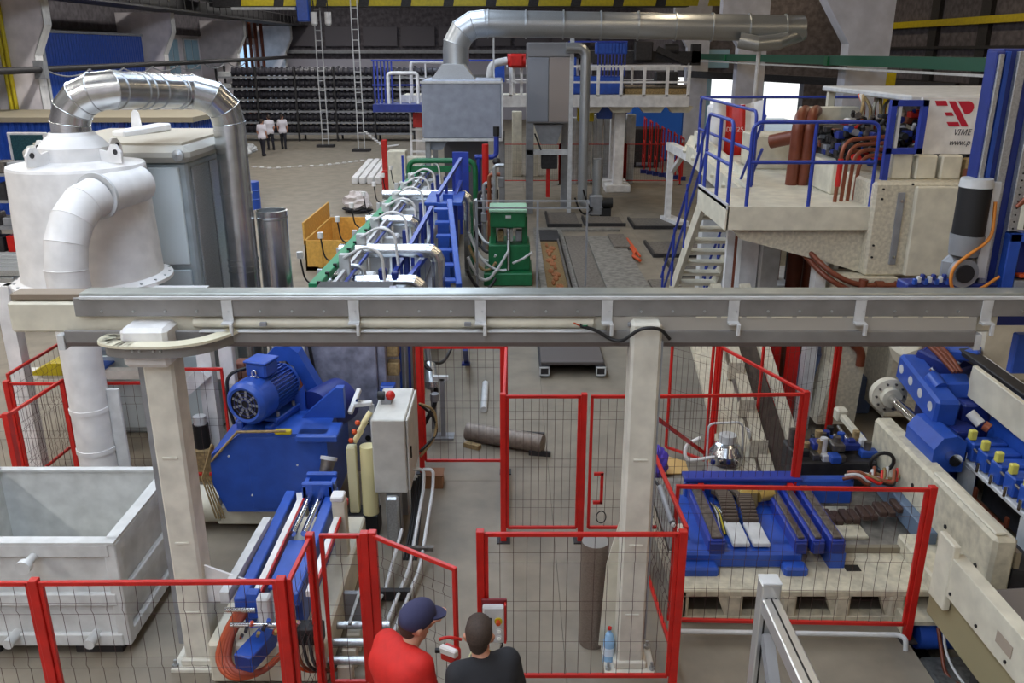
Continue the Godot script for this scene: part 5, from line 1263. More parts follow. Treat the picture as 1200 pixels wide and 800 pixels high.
	var lil := mat(col(152, 154, 174), 0.5, 0.0, noise_tex("dirt", 9, 0.02, 0.62, 1.0), 0.5)
	part(lp, "front_plate", S().lohi(V(-2.7, 0, 9.45), V(-1.6, 2.1, 9.6), 0.01), lil)
	part(lp, "side_plate", S().lohi(V(-1.6, 0, 9.5), V(-1.5, 2.0, 10.8), 0.01), lil)
	part(lp, "body", S().lohi(V(-2.65, 0, 9.6), V(-1.6, 1.9, 11.4), 0.02), dark)
	for q in [[-1.75, 0.66], [-1.75, 0.45], [-1.9, 0.95]]:
		part(lp, "bolt_hole", S().cyl(V(q[0], q[1], 9.44), V(q[0], q[1], 9.45), 0.035, -1, 12), black)
	part(lp, "drag_chain", S().bar(V(-2.42, 2.05, 9.42), V(-2.28, 0.9, 9.42), 0.03, 0.03), black)
	part(lp, "blue_box", S().lohi(V(-1.55, 0.95, 9.3), V(-1.38, 1.18, 9.45), 0.01), blue)
	for i in 3:
		part(lp, "cream_block", S().lohi(V(-1.5, 1.2 + 0.24 * i, 9.6), V(-1.36, 1.36 + 0.24 * i, 9.75), 0.01), pallet)
	for i in 6:
		part(lp, "conduit", S().cyl(V(-1.36 + 0.055 * i, 0.9, 9.75), V(-1.36 + 0.055 * i, 2.1, 9.8), 0.016, -1, 6), [blue, grey, navy, copper, copper, pallet][i])
	for i in 6:
		part(lp, "rear_conduit", S().cyl(V(-2.75 + 0.07 * i, 1.0, 9.35), V(-2.8 + 0.07 * i, 2.1, 9.4), 0.018, -1, 6), [lgrey, pallet, dark, grey, copper, lgrey][i])
	part(lp, "loop_cable", S().tube(fillet([V(-2.9, 1.8, 9.3), V(-2.7, 2.0, 9.3), V(-2.5, 1.75, 9.3), V(-2.3, 2.0, 9.35)], 0.2, 5), 0.014, 6), black)
	# ---- left rear support frame
	var sf := thing("support_frame", "white steel support frame carrying the cyclone, seen behind the left fence", "frame")
	part(sf, "leg", S().lohi(P(228, 405, 9.4) * Vector3(1, 0, 1), P(245, 405, 9.4) + Vector3(0, 0.5, -0.14)), white)
	part(sf, "leg", S().lohi(V(-3.62, 0, 10.0), V(-3.5, 1.5, 10.14)), white)
	part(sf, "brace", S().bar(V(-4.0, 1.0, 9.35), V(-3.6, 1.35, 9.35), 0.12, 0.16), white)
	part(sf, "cross_beam", S().lohi(V(-6.4, 0.92, 10.2), V(-3.6, 1.04, 10.32)), white)
	part(sf, "upper_beam", S().lohi(V(-5.8, 2.25, 9.3), V(-3.45, 2.37, 9.42)), white)
	part(sf, "stand_column", S().lohi(V(-3.4, 1.2, 9.3), V(-3.24, 1.75, 9.42), 0.01), white)
	var yc := thing("yellow_cover", "yellow sheet cover lying on the white frame behind left fence", "cover")
	part(yc, "sheet", S().prism([Vector2(0, 0), Vector2(0.55, 0), Vector2(0.5, 0.16), Vector2(0.3, 0.16)], V(-6.1, 1.04, 10.32), Vector3.RIGHT, Vector3.UP, 0.3), yellow)
	solo("blue_tarp", "small blue sheet lying on the white frame behind left fence", "sheet", S().lohi(V(-5.7, 1.04, 10.2), V(-5.2, 1.07, 10.5), 0.01), blue)
	var pn := thing("pneumatic_cylinder", "black and silver upright motor between the fence and the shear unit", "motor")
	var pc := F(238, 560) + Vector3(0.05, 0, 0)
	part(pn, "body", S().cyl(pc + Vector3(0, 0.42, 0), pc + Vector3(0, 0.72, 0), 0.09, -1, 16), black)
	part(pn, "cap", S().cyl(pc + Vector3(0, 0.72, 0), pc + Vector3(0, 0.82, 0), 0.075, -1, 16), lgrey)
	part(pn, "gearbox", S().box(pc + Vector3(0, 0.21, 0), Vector3(0.2, 0.42, 0.2), 0.02), pallet)
	var bw := thing("brick_pier", "short red brick pier in the shade beside the white frame", "pier")
	for i in 14:
		for j in 2:
			part(bw, "brick", S().lohi(V(-3.36 + j * 0.14 + 0.05 * (i % 2), 0.001 + i * 0.1, 9.5), V(-3.23 + j * 0.14 + 0.05 * (i % 2), 0.092 + i * 0.1, 9.7), 0.008), mat(col(120 + (i * 7) % 20, 84, 68), 0.85))
	# ---- control cabinet
	var cb := thing("control_cabinet", "pale grey electrical cabinet on a stand next to the shear unit", "cabinet")
	part(cb, "body", S().lohi(V(-1.41, 0.6, 7.8), V(-1.07, 1.42, 8.66), 0.012), cabgrey)
	part(cb, "door", S().lohi(V(-1.065, 0.62, 7.82), V(-1.04, 1.41, 8.64), 0.008), cabgrey)
	part(cb, "handle", S().lohi(V(-1.04, 0.95, 7.9), V(-1.025, 1.08, 7.93), 0.005), black)
	part(cb, "stand", S().lohi(V(-1.3, 0, 7.85), V(-1.16, 0.6, 8.0)), grey)
	part(cb, "stand", S().lohi(V(-1.3, 0, 8.4), V(-1.16, 0.6, 8.55)), grey)
	part(cb, "cable_duct", S().lohi(V(-1.29, 0.08, 7.7), V(-1.16, 0.6, 7.78), 0.02), galv)
	for i in 5:
		part(cb, "cable", S().tube(fillet([V(-1.05 + i * 0.02, 0.62, 8.0 + 0.05 * i), V(-1.04 + i * 0.02, 0.3, 7.9), V(-1.1 + 0.03 * i, 0.0, 7.5)], 0.2, 5), 0.014, 5), black)
	for i in 2:
		part(cb, "side_hose", S().tube(fillet([V(-1.0, 1.3, 8.5), V(-0.85, 1.2 - 0.1 * i, 8.6), V(-0.82, 0.9, 8.6), V(-1.0, 0.72 + 0.06 * i, 8.4)], 0.2, 5), 0.016, 6), black if i else pallet)
	var bc := thing("red_beacon", "small red signal beacon on top of the grey electrical cabinet", "beacon")
	part(bc, "foot", S().lohi(V(-1.36, 1.42, 8.2), V(-1.26, 1.46, 8.34)), grey)
	part(bc, "lens", S().ball(V(-1.27, 1.5, 8.25), 0.052, 12), red)
	part(bc, "knob", S().cyl(V(-1.4, 1.5, 8.25), V(-1.33, 1.5, 8.25), 0.045, -1, 10), black)
	var th := thing("pointer_handle", "white T shaped tube handle beside the red beacon", "handle")
	part(th, "cross_bar", S().bar(P(410, 484, 8.4), P(421, 456, 8.7), 0.05, 0.05, 0.008), white)
	part(th, "arm", S().bar(P(415, 474, 8.5), P(436, 472, 8.5), 0.06, 0.05, 0.008), white)
	part(th, "post", S().lohi(Vector3(P(433, 480, 8.5).x, 0.0, -8.52), P(438, 474, 8.5)), lgrey)
	part(th, "bolt", S().cyl(P(418, 469, 8.45), P(424, 470, 8.5), 0.018, -1, 8), chrome)
	var hc := thing("hydraulic_cylinder", "cream hydraulic cylinder assembly standing left of the grey cabinet", "cylinder")
	part(hc, "barrel", S().cyl(V(-1.5, 0.25, 8.02), V(-1.5, 1.02, 8.05), 0.085, -1, 20), mat(col(226, 214, 160), 0.45))
	part(hc, "side_plate", S().lohi(V(-1.72, 0.25, 8.0), V(-1.62, 1.02, 8.1), 0.01), mat(col(226, 218, 176), 0.45))
	for i in 3:
		part(hc, "valve", S().cyl(V(-1.64 + 0.05 * i, 1.06 + 0.1 * i, 8.05), V(-1.56 + 0.05 * i, 1.18 + 0.1 * i, 8.1), 0.03, -1, 10), mat(col(232, 220, 168), 0.4))
		part(hc, "fitting", S().ball(V(-1.66 + 0.04 * i, 1.1 + 0.1 * i, 8.0), 0.03, 8), orange)
	part(hc, "base", S().lohi(V(-1.75, 0, 7.95), V(-1.42, 0.25, 8.2), 0.01), black)
	var wp := thing("bent_pipe_pair", "pair of pale bent pipes running from the cabinet down to the floor", "pipe")
	for i in 2:
		var o := Vector3(0.1 * i, 0, 0)
		part(wp, "pipe", S().tube(fillet([V(-1.04, 0.72, 8.1) + o, V(-0.93, 0.72, 8.1) + o, V(-0.93, 0.55, 8.0) + o, V(-1.0, 0.12, 7.2) + o, V(-1.15, 0.06, 6.2) + o], 0.12, 5), 0.018, 8), lgrey)
	part(wp, "pipe", S().tube([V(-1.12, 0.3, 7.6), V(-1.2, 0.08, 6.9), V(-1.35, 0.06, 6.1)], 0.018, 8), lgrey)
	part(wp, "clamp", S().lohi(V(-1.08, 0.2, 7.35), V(-0.78, 0.24, 7.4)), steel)
	part(wp, "clamp", S().lohi(V(-1.3, 0.02, 6.8), V(-0.95, 0.12, 6.86)), dark)
	var bd2 := thing("cardboard_box", "small brown cardboard box on the floor by the far red post", "box")
	part(bd2, "body", S().lohi(V(-1.03, 0, 9.0), V(-0.82, 0.16, 9.2)), mat(col(150, 108, 74), 0.8))
	part(bd2, "flap", S().lohi(V(-1.04, 0.16, 8.99), V(-0.81, 0.17, 9.21)), mat(col(128, 88, 62), 0.8))
	# ---- log feed bench
	var bn2 := thing("log_bench", "blue log feed bench with silver rods and white rails near the orange hose", "bench")
	part(bn2, "cream_bed", S().lohi(V(-2.45, 0.02, 5.7), V(-1.5, 0.4, 7.7), 0.02), cream)
	part(bn2, "side_plate", S().bar(V(-2.28, 0.8, 5.75), V(-2.25, 0.8, 6.9), 0.07, 0.1), lgrey)
	for q in [[-2.16, 0.74], [-1.74, 0.78]]:
		part(bn2, "blue_rail", S().bar(V(q[0], q[1], 5.75), V(q[0] - 0.02, q[1], 7.5), 0.1, 0.12, 0.01), blue)
		part(bn2, "web_plate", S().lohi(V(q[0] - 0.03, 0.4, 5.9), V(q[0] + 0.03, q[1] - 0.06, 7.4)), blue)
	for x in [-2.04, -1.62]:
		part(bn2, "white_rail", S().bar(V(x, 0.8, 5.8), V(x, 0.8, 7.3), 0.05, 0.05), white)
		part(bn2, "red_strip", S().bar(V(x + 0.035, 0.8, 5.8), V(x + 0.035, 0.8, 7.3), 0.014, 0.05), red)
	for x in [-1.94, -1.84]:
		part(bn2, "silver_rod", S().cyl(V(x, 0.86, 6.6), V(x, 0.86, 7.35), 0.03, -1, 14), chrome)
	part(bn2, "carriage", S().lohi(V(-2.02, 0.74, 7.3), V(-1.72, 0.98, 7.36), 0.01).lohi(V(-2.02, 0.74, 7.5), V(-1.72, 0.98, 7.56), 0.01).lohi(V(-2.02, 0.8, 7.3), V(-1.98, 0.94, 7.56)).lohi(V(-1.76, 0.8, 7.3), V(-1.72, 0.94, 7.56)), blue)
	part(bn2, "slide_plate", S().lohi(V(-1.98, 0.76, 5.9), V(-1.8, 0.8, 6.6), 0.01), blue)
	part(bn2, "hopper_head", S().cyl(V(-1.87, 0.9, 7.66), V(-1.84, 1.02, 7.72), 0.06, 0.075, 18), steel)
	part(bn2, "head_ring", S().cyl(V(-1.84, 1.02, 7.72), V(-1.835, 1.05, 7.735), 0.085, -1, 20), lgrey)
	for q in [[-2.18, 7.75, 0.52], [-1.6, 6.95, 0.98]]:
		part(bn2, "cream_pillar", S().lohi(V(q[0] - 0.06, 0, q[1]), V(q[0] + 0.06, q[2], q[1] + 0.12), 0.01), cream)
		part(bn2, "pillar_cap", S().lohi(V(q[0] - 0.07, q[2], q[1] - 0.01), V(q[0] + 0.05, q[2] + 0.05, q[1] + 0.13), 0.01), white)
	part(bn2, "front_block", S().lohi(V(-2.1, 0.62, 5.72), V(-2.0, 0.86, 5.8), 0.01), blue)
	part(bn2, "front_block", S().lohi(V(-1.88, 0.62, 5.72), V(-1.74, 0.82, 5.8), 0.01), blue)
	part(bn2, "white_cylinder", S().lohi(V(-1.99, 0.6, 5.62), V(-1.89, 0.88, 5.72), 0.015), lgrey)
	part(bn2, "cross_pin", S().cyl(V(-2.26, 0.74, 5.68), V(-2.02, 0.74, 5.68), 0.02, -1, 8).cyl(V(-2.2, 0.66, 5.6), V(-1.8, 0.66, 5.6), 0.02, -1, 8), chrome)
	for i in 16:
		var p := V(-2.12 + 0.03 * i, 0.55 + 0.04 * ((i * 5) % 4), 5.58 + 0.03 * (i % 3))
		part(bn2, "fitting", S().cyl(p, p + Vector3(0.02, 0.05, 0.03), 0.016, -1, 6), [chrome, dark, blue, orange, brass][i % 5])
	part(bn2, "valve_row", S().lohi(V(-1.72, 0.44, 5.62), V(-1.5, 0.6, 5.75), 0.01), dark)
	for i in 5:
		part(bn2, "brown_hose", S().tube(fillet([V(-1.75 + 0.05 * i, 0.55, 5.6), V(-1.7 + 0.05 * i, 0.35, 5.5), V(-1.6 + 0.04 * i, 0.2, 5.6), V(-1.5 + 0.02 * i, 0.1, 5.8)], 0.15, 4), 0.014, 5), [orange, brown, black, dark, brown][i])
	var oh := thing("orange_hose", "loop of orange brown hose hanging from the end of the log bench", "hose")
	for i in 4:
		part(oh, "strand", S().tube(fillet([V(-2.14 + 0.03 * i, 0.74, 5.85), V(-2.3 + 0.02 * i, 0.5, 5.72), V(-2.36 + 0.03 * i, 0.3, 5.62), V(-2.22 + 0.02 * i, 0.2 + 0.02 * i, 5.52), V(-1.98, 0.24, 5.55), V(-1.8, 0.4, 5.62)], 0.25, 6), 0.026, 8), mat(col(176 - i * 12, 76 - i * 6, 40), 0.5))
	var bt := thing("blue_box_tube", "short open blue square tube sticking out beneath the log bench", "tube")
	part(bt, "tube", S().bar(V(-1.96, 0.44, 5.76), V(-2.07, 0.44, 5.42), 0.16, 0.14, 0.008), blue)
	part(bt, "end_plate", S().bar(V(-2.07, 0.44, 5.42), V(-2.072, 0.44, 5.414), 0.14, 0.12), navy)
	var sr := thing("steel_roller_set", "set of steel roller bars on low blocks at the bench right side", "rollers")
	for i in 3:
		part(sr, "roller", S().cyl(V(-1.5, 0.2 + 0.02 * i, 5.75 + 0.2 * i), V(-1.05, 0.2 + 0.02 * i, 5.75 + 0.2 * i), 0.035, -1, 12), galv)
		part(sr, "block", S().lohi(V(-1.42, 0, 5.7 + 0.2 * i), V(-1.3, 0.18, 5.8 + 0.2 * i), 0.01), cream)
	part(sr, "guard_plate", S().lohi(V(-1.62, 0.0, 6.45), V(-1.2, 0.35, 6.5), 0.01), grey)
	part(sr, "rod", S().bar(V(-1.36, 0.36, 6.0), V(-1.26, 0.6, 6.9), 0.025, 0.025), steel)

func front_centre() -> void:
	# ---- standing log, bottle
	var lg := solo("standing_billet", "tall grey steel billet standing upright behind the front fence", "billet", S().lathe([Vector2(0.01, 0), Vector2(0.112, 0), Vector2(0.115, 0.01), Vector2(0.115, 1.0), Vector2(0.112, 1.01)], Transform3D(Basis(), V(0.7, 0, 6.24)), 36), mat(col(142, 128, 116), 0.45, 0.35, noise_tex("fine", 21, 0.06, 0.8, 1.0, 512, 5), 1.5))
	part(lg, "cut_face", S().cyl(V(0.7, 1.0, 6.24), V(0.7, 1.012, 6.24), 0.112, -1, 36), mat(col(206, 204, 200), 0.3, 0.8))
	var bo := thing("water_bottle", "clear blue plastic water bottle standing beside the steel billet", "bottle")
	var bt := Transform3D(Basis(), V(0.815, 0, 5.97))
	var pet := mat(col(150, 190, 226), 0.15)
	part(bo, "body", S().lathe([Vector2(0.005, 0), Vector2(0.045, 0.0), Vector2(0.048, 0.02), Vector2(0.048, 0.22), Vector2(0.03, 0.29), Vector2(0.014, 0.31), Vector2(0.014, 0.335)], bt, 20), pet)
	part(bo, "label", S().lathe([Vector2(0.0485, 0.09), Vector2(0.0485, 0.17)], bt, 20), mat(col(214, 226, 240), 0.4))
	part(bo, "cap", S().lathe([Vector2(0.017, 0.335), Vector2(0.017, 0.355), Vector2(0.001, 0.356)], bt, 14), red)
	# purple-blue bundle and cardboard behind the rail post
	var pbm := mat(col(78, 62, 176), 0.5)
	solo("purple_bundle", "purple blue wrapped bundle on the floor behind the rail post", "bundle", lump(P(768, 527, 9.3) * Vector3(1, 0, 1) + Vector3(0, 0.2, 0), Vector3(0.16, 0.2, 0.16), 3), pbm)
	solo("purple_bundle", "purple blue sheet bundle inside the fence corner by the front rail post", "bundle", lump(V(1.18, 0.42, 7.2), Vector3(0.12, 0.42, 0.14), 7), pbm)
	solo("cardboard_sheet", "torn piece of yellowish cardboard lying beyond the middle fence", "cardboard", S().prism([Vector2(0, 0), Vector2(0.34, 0.02), Vector2(0.36, 0.34), Vector2(0.12, 0.5), Vector2(-0.04, 0.3)], F(775, 556, 0.012), Vector3.RIGHT, Vector3(0, 0, -1), 0.012), mat(col(206, 168, 104), 0.8))
	# shiny vacuum hood and white lever frame beyond the middle fence
	var vc := thing("dome_vacuum", "shiny domed vacuum canister with a pale lid behind blue table", "vacuum")
	var vp := F(848, 566)
	part(vc, "canister", S().cyl(vp, vp + Vector3(0, 0.3, 0), 0.2, -1, 24), lgrey)
	part(vc, "dome", S().lathe([Vector2(0.21, 0.3), Vector2(0.2, 0.42), Vector2(0.14, 0.52), Vector2(0.09, 0.55)], Transform3D(Basis(), vp), 28), silver)
	part(vc, "lid", S().cyl(vp + Vector3(0, 0.55, 0), vp + Vector3(0, 0.64, 0), 0.1, -1, 20), lgrey)
	part(vc, "handle", S().tube(fillet([vp + Vector3(-0.24, 0.2, 0.05), vp + Vector3(-0.24, 0.78, 0), vp + Vector3(0.16, 0.8, 0), vp + Vector3(0.2, 0.3, 0)], 0.08, 4), 0.014, 6), lgrey)
	part(vc, "hose", S().tube(fillet([vp + Vector3(-0.15, 0.4, 0.1), vp + Vector3(-0.5, 0.34, 0.1), vp + Vector3(-0.5, 0.5, 0), vp + Vector3(-0.3, 0.55, -0.1)], 0.12, 5), 0.022, 8), white)
	for i in 4:
		part(vc, "latch", S().box(vp + Vector3(-0.2 + 0.09 * i, 0.38, 0.2), Vector3(0.05, 0.06, 0.03), 0.01), chrome if i % 2 else navy)
	solo("white_lever", "white handled lever bar lying across the chute beyond the fence", "lever", S().bar(P(842, 490, 9.8), P(876, 513, 9.4), 0.05, 0.06, 0.01).bar(P(876, 513, 9.4), P(878, 505, 9.4), 0.05, 0.05).bar(P(868, 499, 9.5), P(879, 506, 9.4), 0.04, 0.04), white)

func front_right() -> void:
	var dirtycream := mat(col(214, 206, 182), 0.55, 0.0, noise_tex("grime", 57, 0.014, 0.72, 1.0, 512, 5, 0.6), 0.9)
	# ---- cream base with openings under the blue table
	var ba := thing("cast_plinth", "cream cast plinth with oval openings under the blue table machine", "base")
	var x0 := 1.52; var x1 := 3.95; var y1 := 0.34
	part(ba, "front_rail", S().lohi(V(x0, 0.27, 6.5), V(x1, y1, 6.62), 0.012), dirtycream)
	part(ba, "foot_rail", S().lohi(V(x0, 0, 6.5), V(x1, 0.07, 6.62), 0.012), dirtycream)
	for i in 6:
		var x: float = x0 + i * (x1 - x0) / 5.0
		part(ba, "rib", S().lohi(V(maxf(x - 0.07, x0), 0.05, 6.5), V(minf(x + 0.07, x1), 0.29, 6.62), 0.02), dirtycream)
		if i < 5:
			var o := V(x, 0, 6.5)
			part(ba, "corner_web", S().prism([Vector2(0.4, 0.07), Vector2(0.42, 0.07), Vector2(0.42, 0.27), Vector2(0.33, 0.27)], V(x, 0, 6.6), Vector3.RIGHT, Vector3.UP, 0.08), dirtycream)
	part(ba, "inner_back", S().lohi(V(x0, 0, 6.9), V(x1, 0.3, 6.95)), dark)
	part(ba, "top_plate", S().lohi(V(x0, y1 - 0.03, 6.6), V(x1 + 0.1, y1, 7.15), 0.01), dirtycream)
	part(ba, "step_rail", S().lohi(V(2.9, y1, 7.1), V(4.1, y1 + 0.06, 7.16)), mat(col(130, 122, 104), 0.6))
	part(ba, "rear_plate", S().lohi(V(x0, 0.28, 7.16), V(4.1, 0.36, 8.6), 0.01), plate)
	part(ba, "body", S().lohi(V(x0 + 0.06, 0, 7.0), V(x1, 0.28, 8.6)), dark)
	part(ba, "end_plate", S().lohi(V(x0, 0, 6.5), V(x0 + 0.05, 0.33, 8.6), 0.01), dirtycream)
	part(ba, "small_hatch", S().lohi(V(3.1, y1, 6.8), V(3.24, y1 + 0.004, 6.9)), black)
	part(ba, "cream_block", S().lohi(V(3.2, 0.36, 7.3), V(3.5, 0.4, 7.9), 0.01), dirtycream)
	# ---- blue table machine
	var tb := thing("blue_table_machine", "blue sliding table machine with a long rear beam behind the right fence", "machine")
	part(tb, "rear_beam", S().lohi(V(1.8, 0.42, 7.9), V(3.55, 0.7, 8.02), 0.015), blue)
	part(tb, "rear_beam_cap", S().lohi(V(1.78, 0.69, 7.87), V(3.0, 0.73, 8.05), 0.008), bluerail)
	part(tb, "front_base", S().lohi(V(1.58, y1, 6.85), V(2.7, 0.5, 7.1), 0.02), blue)
	part(tb, "foot", S().lohi(V(1.56, 0.3, 6.72), V(1.9, 0.42, 6.86), 0.02), blue)
	part(tb, "foot", S().lohi(V(2.5, 0.3, 6.72), V(2.72, 0.42, 6.86), 0.02), blue)
	part(tb, "deck_plate", S().lohi(V(1.7, 0.44, 7.0), V(2.75, 0.5, 7.95)), blue)
	for q in [[1.82, 0.16], [2.62, 0.12], [2.78, 0.12], [2.95, 0.14]]:
		part(tb, "slide_rail", S().lohi(V(q[0], 0.48, 6.88), V(q[0] + q[1], 0.62, 7.95), 0.01), bluerail)
		part(tb, "slide_bar", S().lohi(V(q[0] + 0.03, 0.62, 6.9), V(q[0] + q[1] - 0.03, 0.645, 7.9), 0.004), steel)
		part(tb, "rail_end", S().lohi(V(q[0] + 0.01, 0.49, 6.85), V(q[0] + q[1] - 0.01, 0.6, 6.885), 0.005), navy)
	part(tb, "outrigger_beam", S().lohi(V(2.95, 0.3, 6.85), V(3.1, 0.5, 8.0), 0.01), blue)
	for i in 2:
		part(tb, "white_plate", S().lohi(V(2.06 + i * 0.19, 0.52, 6.92), V(2.22 + i * 0.19, 0.56, 7.3), 0.006), lgrey)
		for j in 16:
			part(tb, "drag_chain_link", S().box(V(2.14 + i * 0.19, 0.57 + 0.09 * sin(PI * j / 15.0), 7.33 + j * 0.037), Vector3(0.15, 0.05, 0.034), 0.006), mat(col(84, 72, 62), 0.6))
	for i in 7:
		part(tb, "cable", S().tube(fillet([V(1.98, 0.55, 7.8 - 0.02 * i), V(2.02 + 0.01 * i, 0.6, 7.5), V(1.98 + 0.02 * i, 0.52, 7.15)], 0.2, 5), 0.01, 5), [black, lgrey, dark, yellow, black, lgrey, dark][i])
	part(tb, "clamp_unit", S().cyl(V(2.5, 0.62, 7.7), V(2.66, 0.62, 7.75), 0.06, -1, 12).lohi(V(2.3, 0.5, 7.66), V(2.5, 0.7, 7.8), 0.02), brass)
	for i in 2:
		part(tb, "red_block", S().lohi(V(1.92 + i * 0.92, 0.6, 7.82), V(1.98 + i * 0.92, 0.68, 7.88), 0.005), red)
	var rst := thing("round_stool", "round cream disc stool in the fence corner beside the blue table", "stool")
	part(rst, "disc", S().cyl(P(800, 622, 7.3), P(800, 622, 7.3) + Vector3(0, 0.03, 0), 0.09, -1, 24), cream)
	part(rst, "stem", S().cyl(P(800, 622, 7.3) * Vector3(1, 0, 1), P(800, 622, 7.3), 0.03, -1, 10), brown)
	# chain hoses at the right end of the rear beam
	var ch := thing("hose_carrier", "looped dark hose carrier full of red hoses at the beam end", "hose carrier")
	for i in 12:
		var a := V(3.4 + 0.03 * i, 0.74 + 0.02 * (i % 3), 7.85 + 0.03 * (i % 4))
		part(ch, "hose", S().tube(fillet([a, a + Vector3(0.12, 0.06 - 0.01 * i, 0.05), a + Vector3(0.24, -0.05, 0.1), a + Vector3(0.3, 0.04, -0.05)], 0.1, 4), 0.018, 6), [brown, lgrey, copper, dark, red, pallet][i % 6])
	for j in 12:
		part(ch, "carrier_link", S().box(V(2.95 + j * 0.085, 0.42 + 0.12 * clampf((j - 5) / 6.0, 0, 1) + 0.02 * (j % 2), 7.62), Vector3(0.075, 0.06, 0.22), 0.01), mat(col(66, 48, 40), 0.6))
	# valve cluster above the beam
	var vcst := thing("valve_cluster", "cluster of grey and blue valves with cables above the blue rear beam", "valve cluster")
	var rn := RandomNumberGenerator.new(); rn.seed = 44
	part(vcst, "bed", S().lohi(V(3.1, 0.36, 8.3), V(3.95, 0.7, 8.9), 0.02), dark)
	for i in 34:
		var p := V(rn.randf_range(3.1, 3.9), 0.7 + rn.randf_range(0.02, 0.14), rn.randf_range(8.3, 8.85))
		var m: Material = [lgrey, navy, black, steel, pallet, blue][rn.randi() % 6]
		if i % 2: part(vcst, "valve", S().cyl(p + Vector3(0, -0.1, 0), p + Vector3(0, 0.1, 0), 0.04, -1, 10), m)
		else: part(vcst, "block", S().box(p, Vector3(rn.randf_range(0.06, 0.2), 0.08, rn.randf_range(0.06, 0.16)), 0.01), m)
	part(vcst, "cable_loop", S().tube(ring(V(3.85, 0.85, 8.0), Vector3(0.12, 0, 0), Vector3(0, 0.12, 0.02), 20), 0.02, 6), black)
	# slim pusher with cream and blue bars
	var pu := thing("log_pusher", "slim cream and blue pusher arm slanting toward the valve cluster", "pusher")
	var p0 := P(985, 485, 9.6); var p1 := P(1035, 545, 8.5)
	part(pu, "cream_bar", S().bar(p0, p1, 0.07, 0.07, 0.008), cream)
	part(pu, "blue_bar", S().bar(p0 + Vector3(0.12, -0.12, 0.3), p1 + Vector3(0.02, -0.08, 0), 0.07, 0.06, 0.008), blue)
	part(pu, "rod", S().cyl(p0 + Vector3(-0.05, -0.12, 0.1), p1 + Vector3(-0.12, -0.1, 0), 0.025, -1, 10), chrome)
	part(pu, "lower_bar", S().bar(p0 + Vector3(-0.1, -0.25, 0.1), p1 + Vector3(-0.16, -0.2, 0), 0.05, 0.06), lgrey)
	part(pu, "head", S().box(p0, Vector3(0.14, 0.16, 0.14), 0.02), cream)
	part(pu, "tail_block", S().box(p1 + Vector3(0.05, -0.05, 0), Vector3(0.2, 0.16, 0.2), 0.02), blue)
	part(pu, "leg", S().lohi(Vector3(p0.x - 0.05, 0, p0.z + 0.4), Vector3(p0.x + 0.03, p0.y - 0.2, p0.z + 0.5)), black)
	# ---- press bed beam
	var bed := thing("press_bed", "long heavy cream press bed beam running along the pit", "press bed")
	part(bed, "beam", S().lohi(V(4.0, -0.6, 6.15), V(4.2, 1.08, 8.65), 0.03), dirtycream)
	part(bed, "top_rail", S().lohi(V(4.02, 1.08, 6.2), V(4.12, 1.11, 7.3), 0.01), cream)
	part(bed, "slide_channel", S().lohi(V(4.2, 0.4, 6.15), V(4.46, 0.78, 8.65)), dark)
	part(bed, "channel_lip", S().lohi(V(4.2, 0.8, 6.15), V(4.24, 0.95, 8.65)), mat(col(130, 118, 96), 0.6))
	part(bed, "foot_step", S().lohi(V(3.72, 0.3, 6.1), V(4.02, 0.5, 7.2), 0.02), dirtycream)
	part(bed, "side_ledge", S().lohi(V(3.9, 0.42, 7.0), V(4.0, 0.62, 8.6), 0.01), mat(col(96, 112, 132), 0.5))
	part(bed, "round_beam", S().cyl(V(4.75, 0.62, 5.2), V(4.75, 0.62, 6.2), 0.3, -1, 28), dirtycream)
	part(bed, "lower_beam", S().lohi(V(4.46, -0.6, 4.6), V(5.4, 0.45, 9.2), 0.03), dirtycream)
	for q in [[7.6, 0.8], [6.9, 0.75], [6.35, 0.7]]:
		part(bed, "bolt_hole", S().cyl(V(3.99, q[1], q[0]), V(4.0, q[1], q[0]), 0.022, -1, 10), black)
	for i in 3:
		part(bed, "hole_plate_bolt", S().cyl(V(4.42 + 0.04, 0.86, 5.9 - i * 0.14), V(4.46, 0.9, 5.9 - i * 0.14), 0.03, -1, 10), black)
	# guard plate
	var gp := thing("guard_plate", "long white guard plate standing along the pit edge of press", "guard plate")
	part(gp, "upper_plate", S().lohi(V(3.5, 0.74, 4.4), V(3.54, 1.08, 5.92), 0.006), cream)
	part(gp, "end_plate", S().lohi(V(3.49, 0.6, 5.85), V(3.55, 1.2, 6.1), 0.01), cream)
	part(gp, "top_flange", S().lohi(V(3.5, 1.07, 4.4), V(3.62, 1.09, 5.92), 0.004), cream)
	part(gp, "lower_plate", S().lohi(V(3.56, 0.34, 4.6), V(3.6, 0.78, 6.2), 0.006), mat(col(146, 136, 104), 0.6))
	part(gp, "recess", S().lohi(V(3.494, 0.86, 4.95), V(3.5, 0.96, 5.15), 0.002), mat(col(160, 146, 130), 0.6))
	for d in [5.8, 5.4, 5.0, 4.7]:
		part(gp, "bolt", S().cyl(V(3.49, 0.8, d), V(3.5, 0.8, d), 0.014, -1, 8), black)
	part(gp, "support", S().lohi(V(3.6, -0.7, 5.4), V(3.9, 0.7, 5.5)).lohi(V(3.6, -0.7, 4.7), V(3.9, 0.7, 4.8)), dark)
	var cs := thing("cream_shelf", "cream bracket shelf jutting above pit next to fence post", "shelf")
	part(cs, "top", S().lohi(V(3.52, 0.12, 6.3), V(3.98, 0.16, 6.75)), dirtycream)
	part(cs, "side_web", S().prism([Vector2(0, 0.16), Vector2(0.4, 0.16), Vector2(0.4, -0.2), Vector2(0.3, -0.2)], V(3.5, 0, 6.75), Vector3(0, 0, 1), Vector3.UP, 0.04), dirtycream)
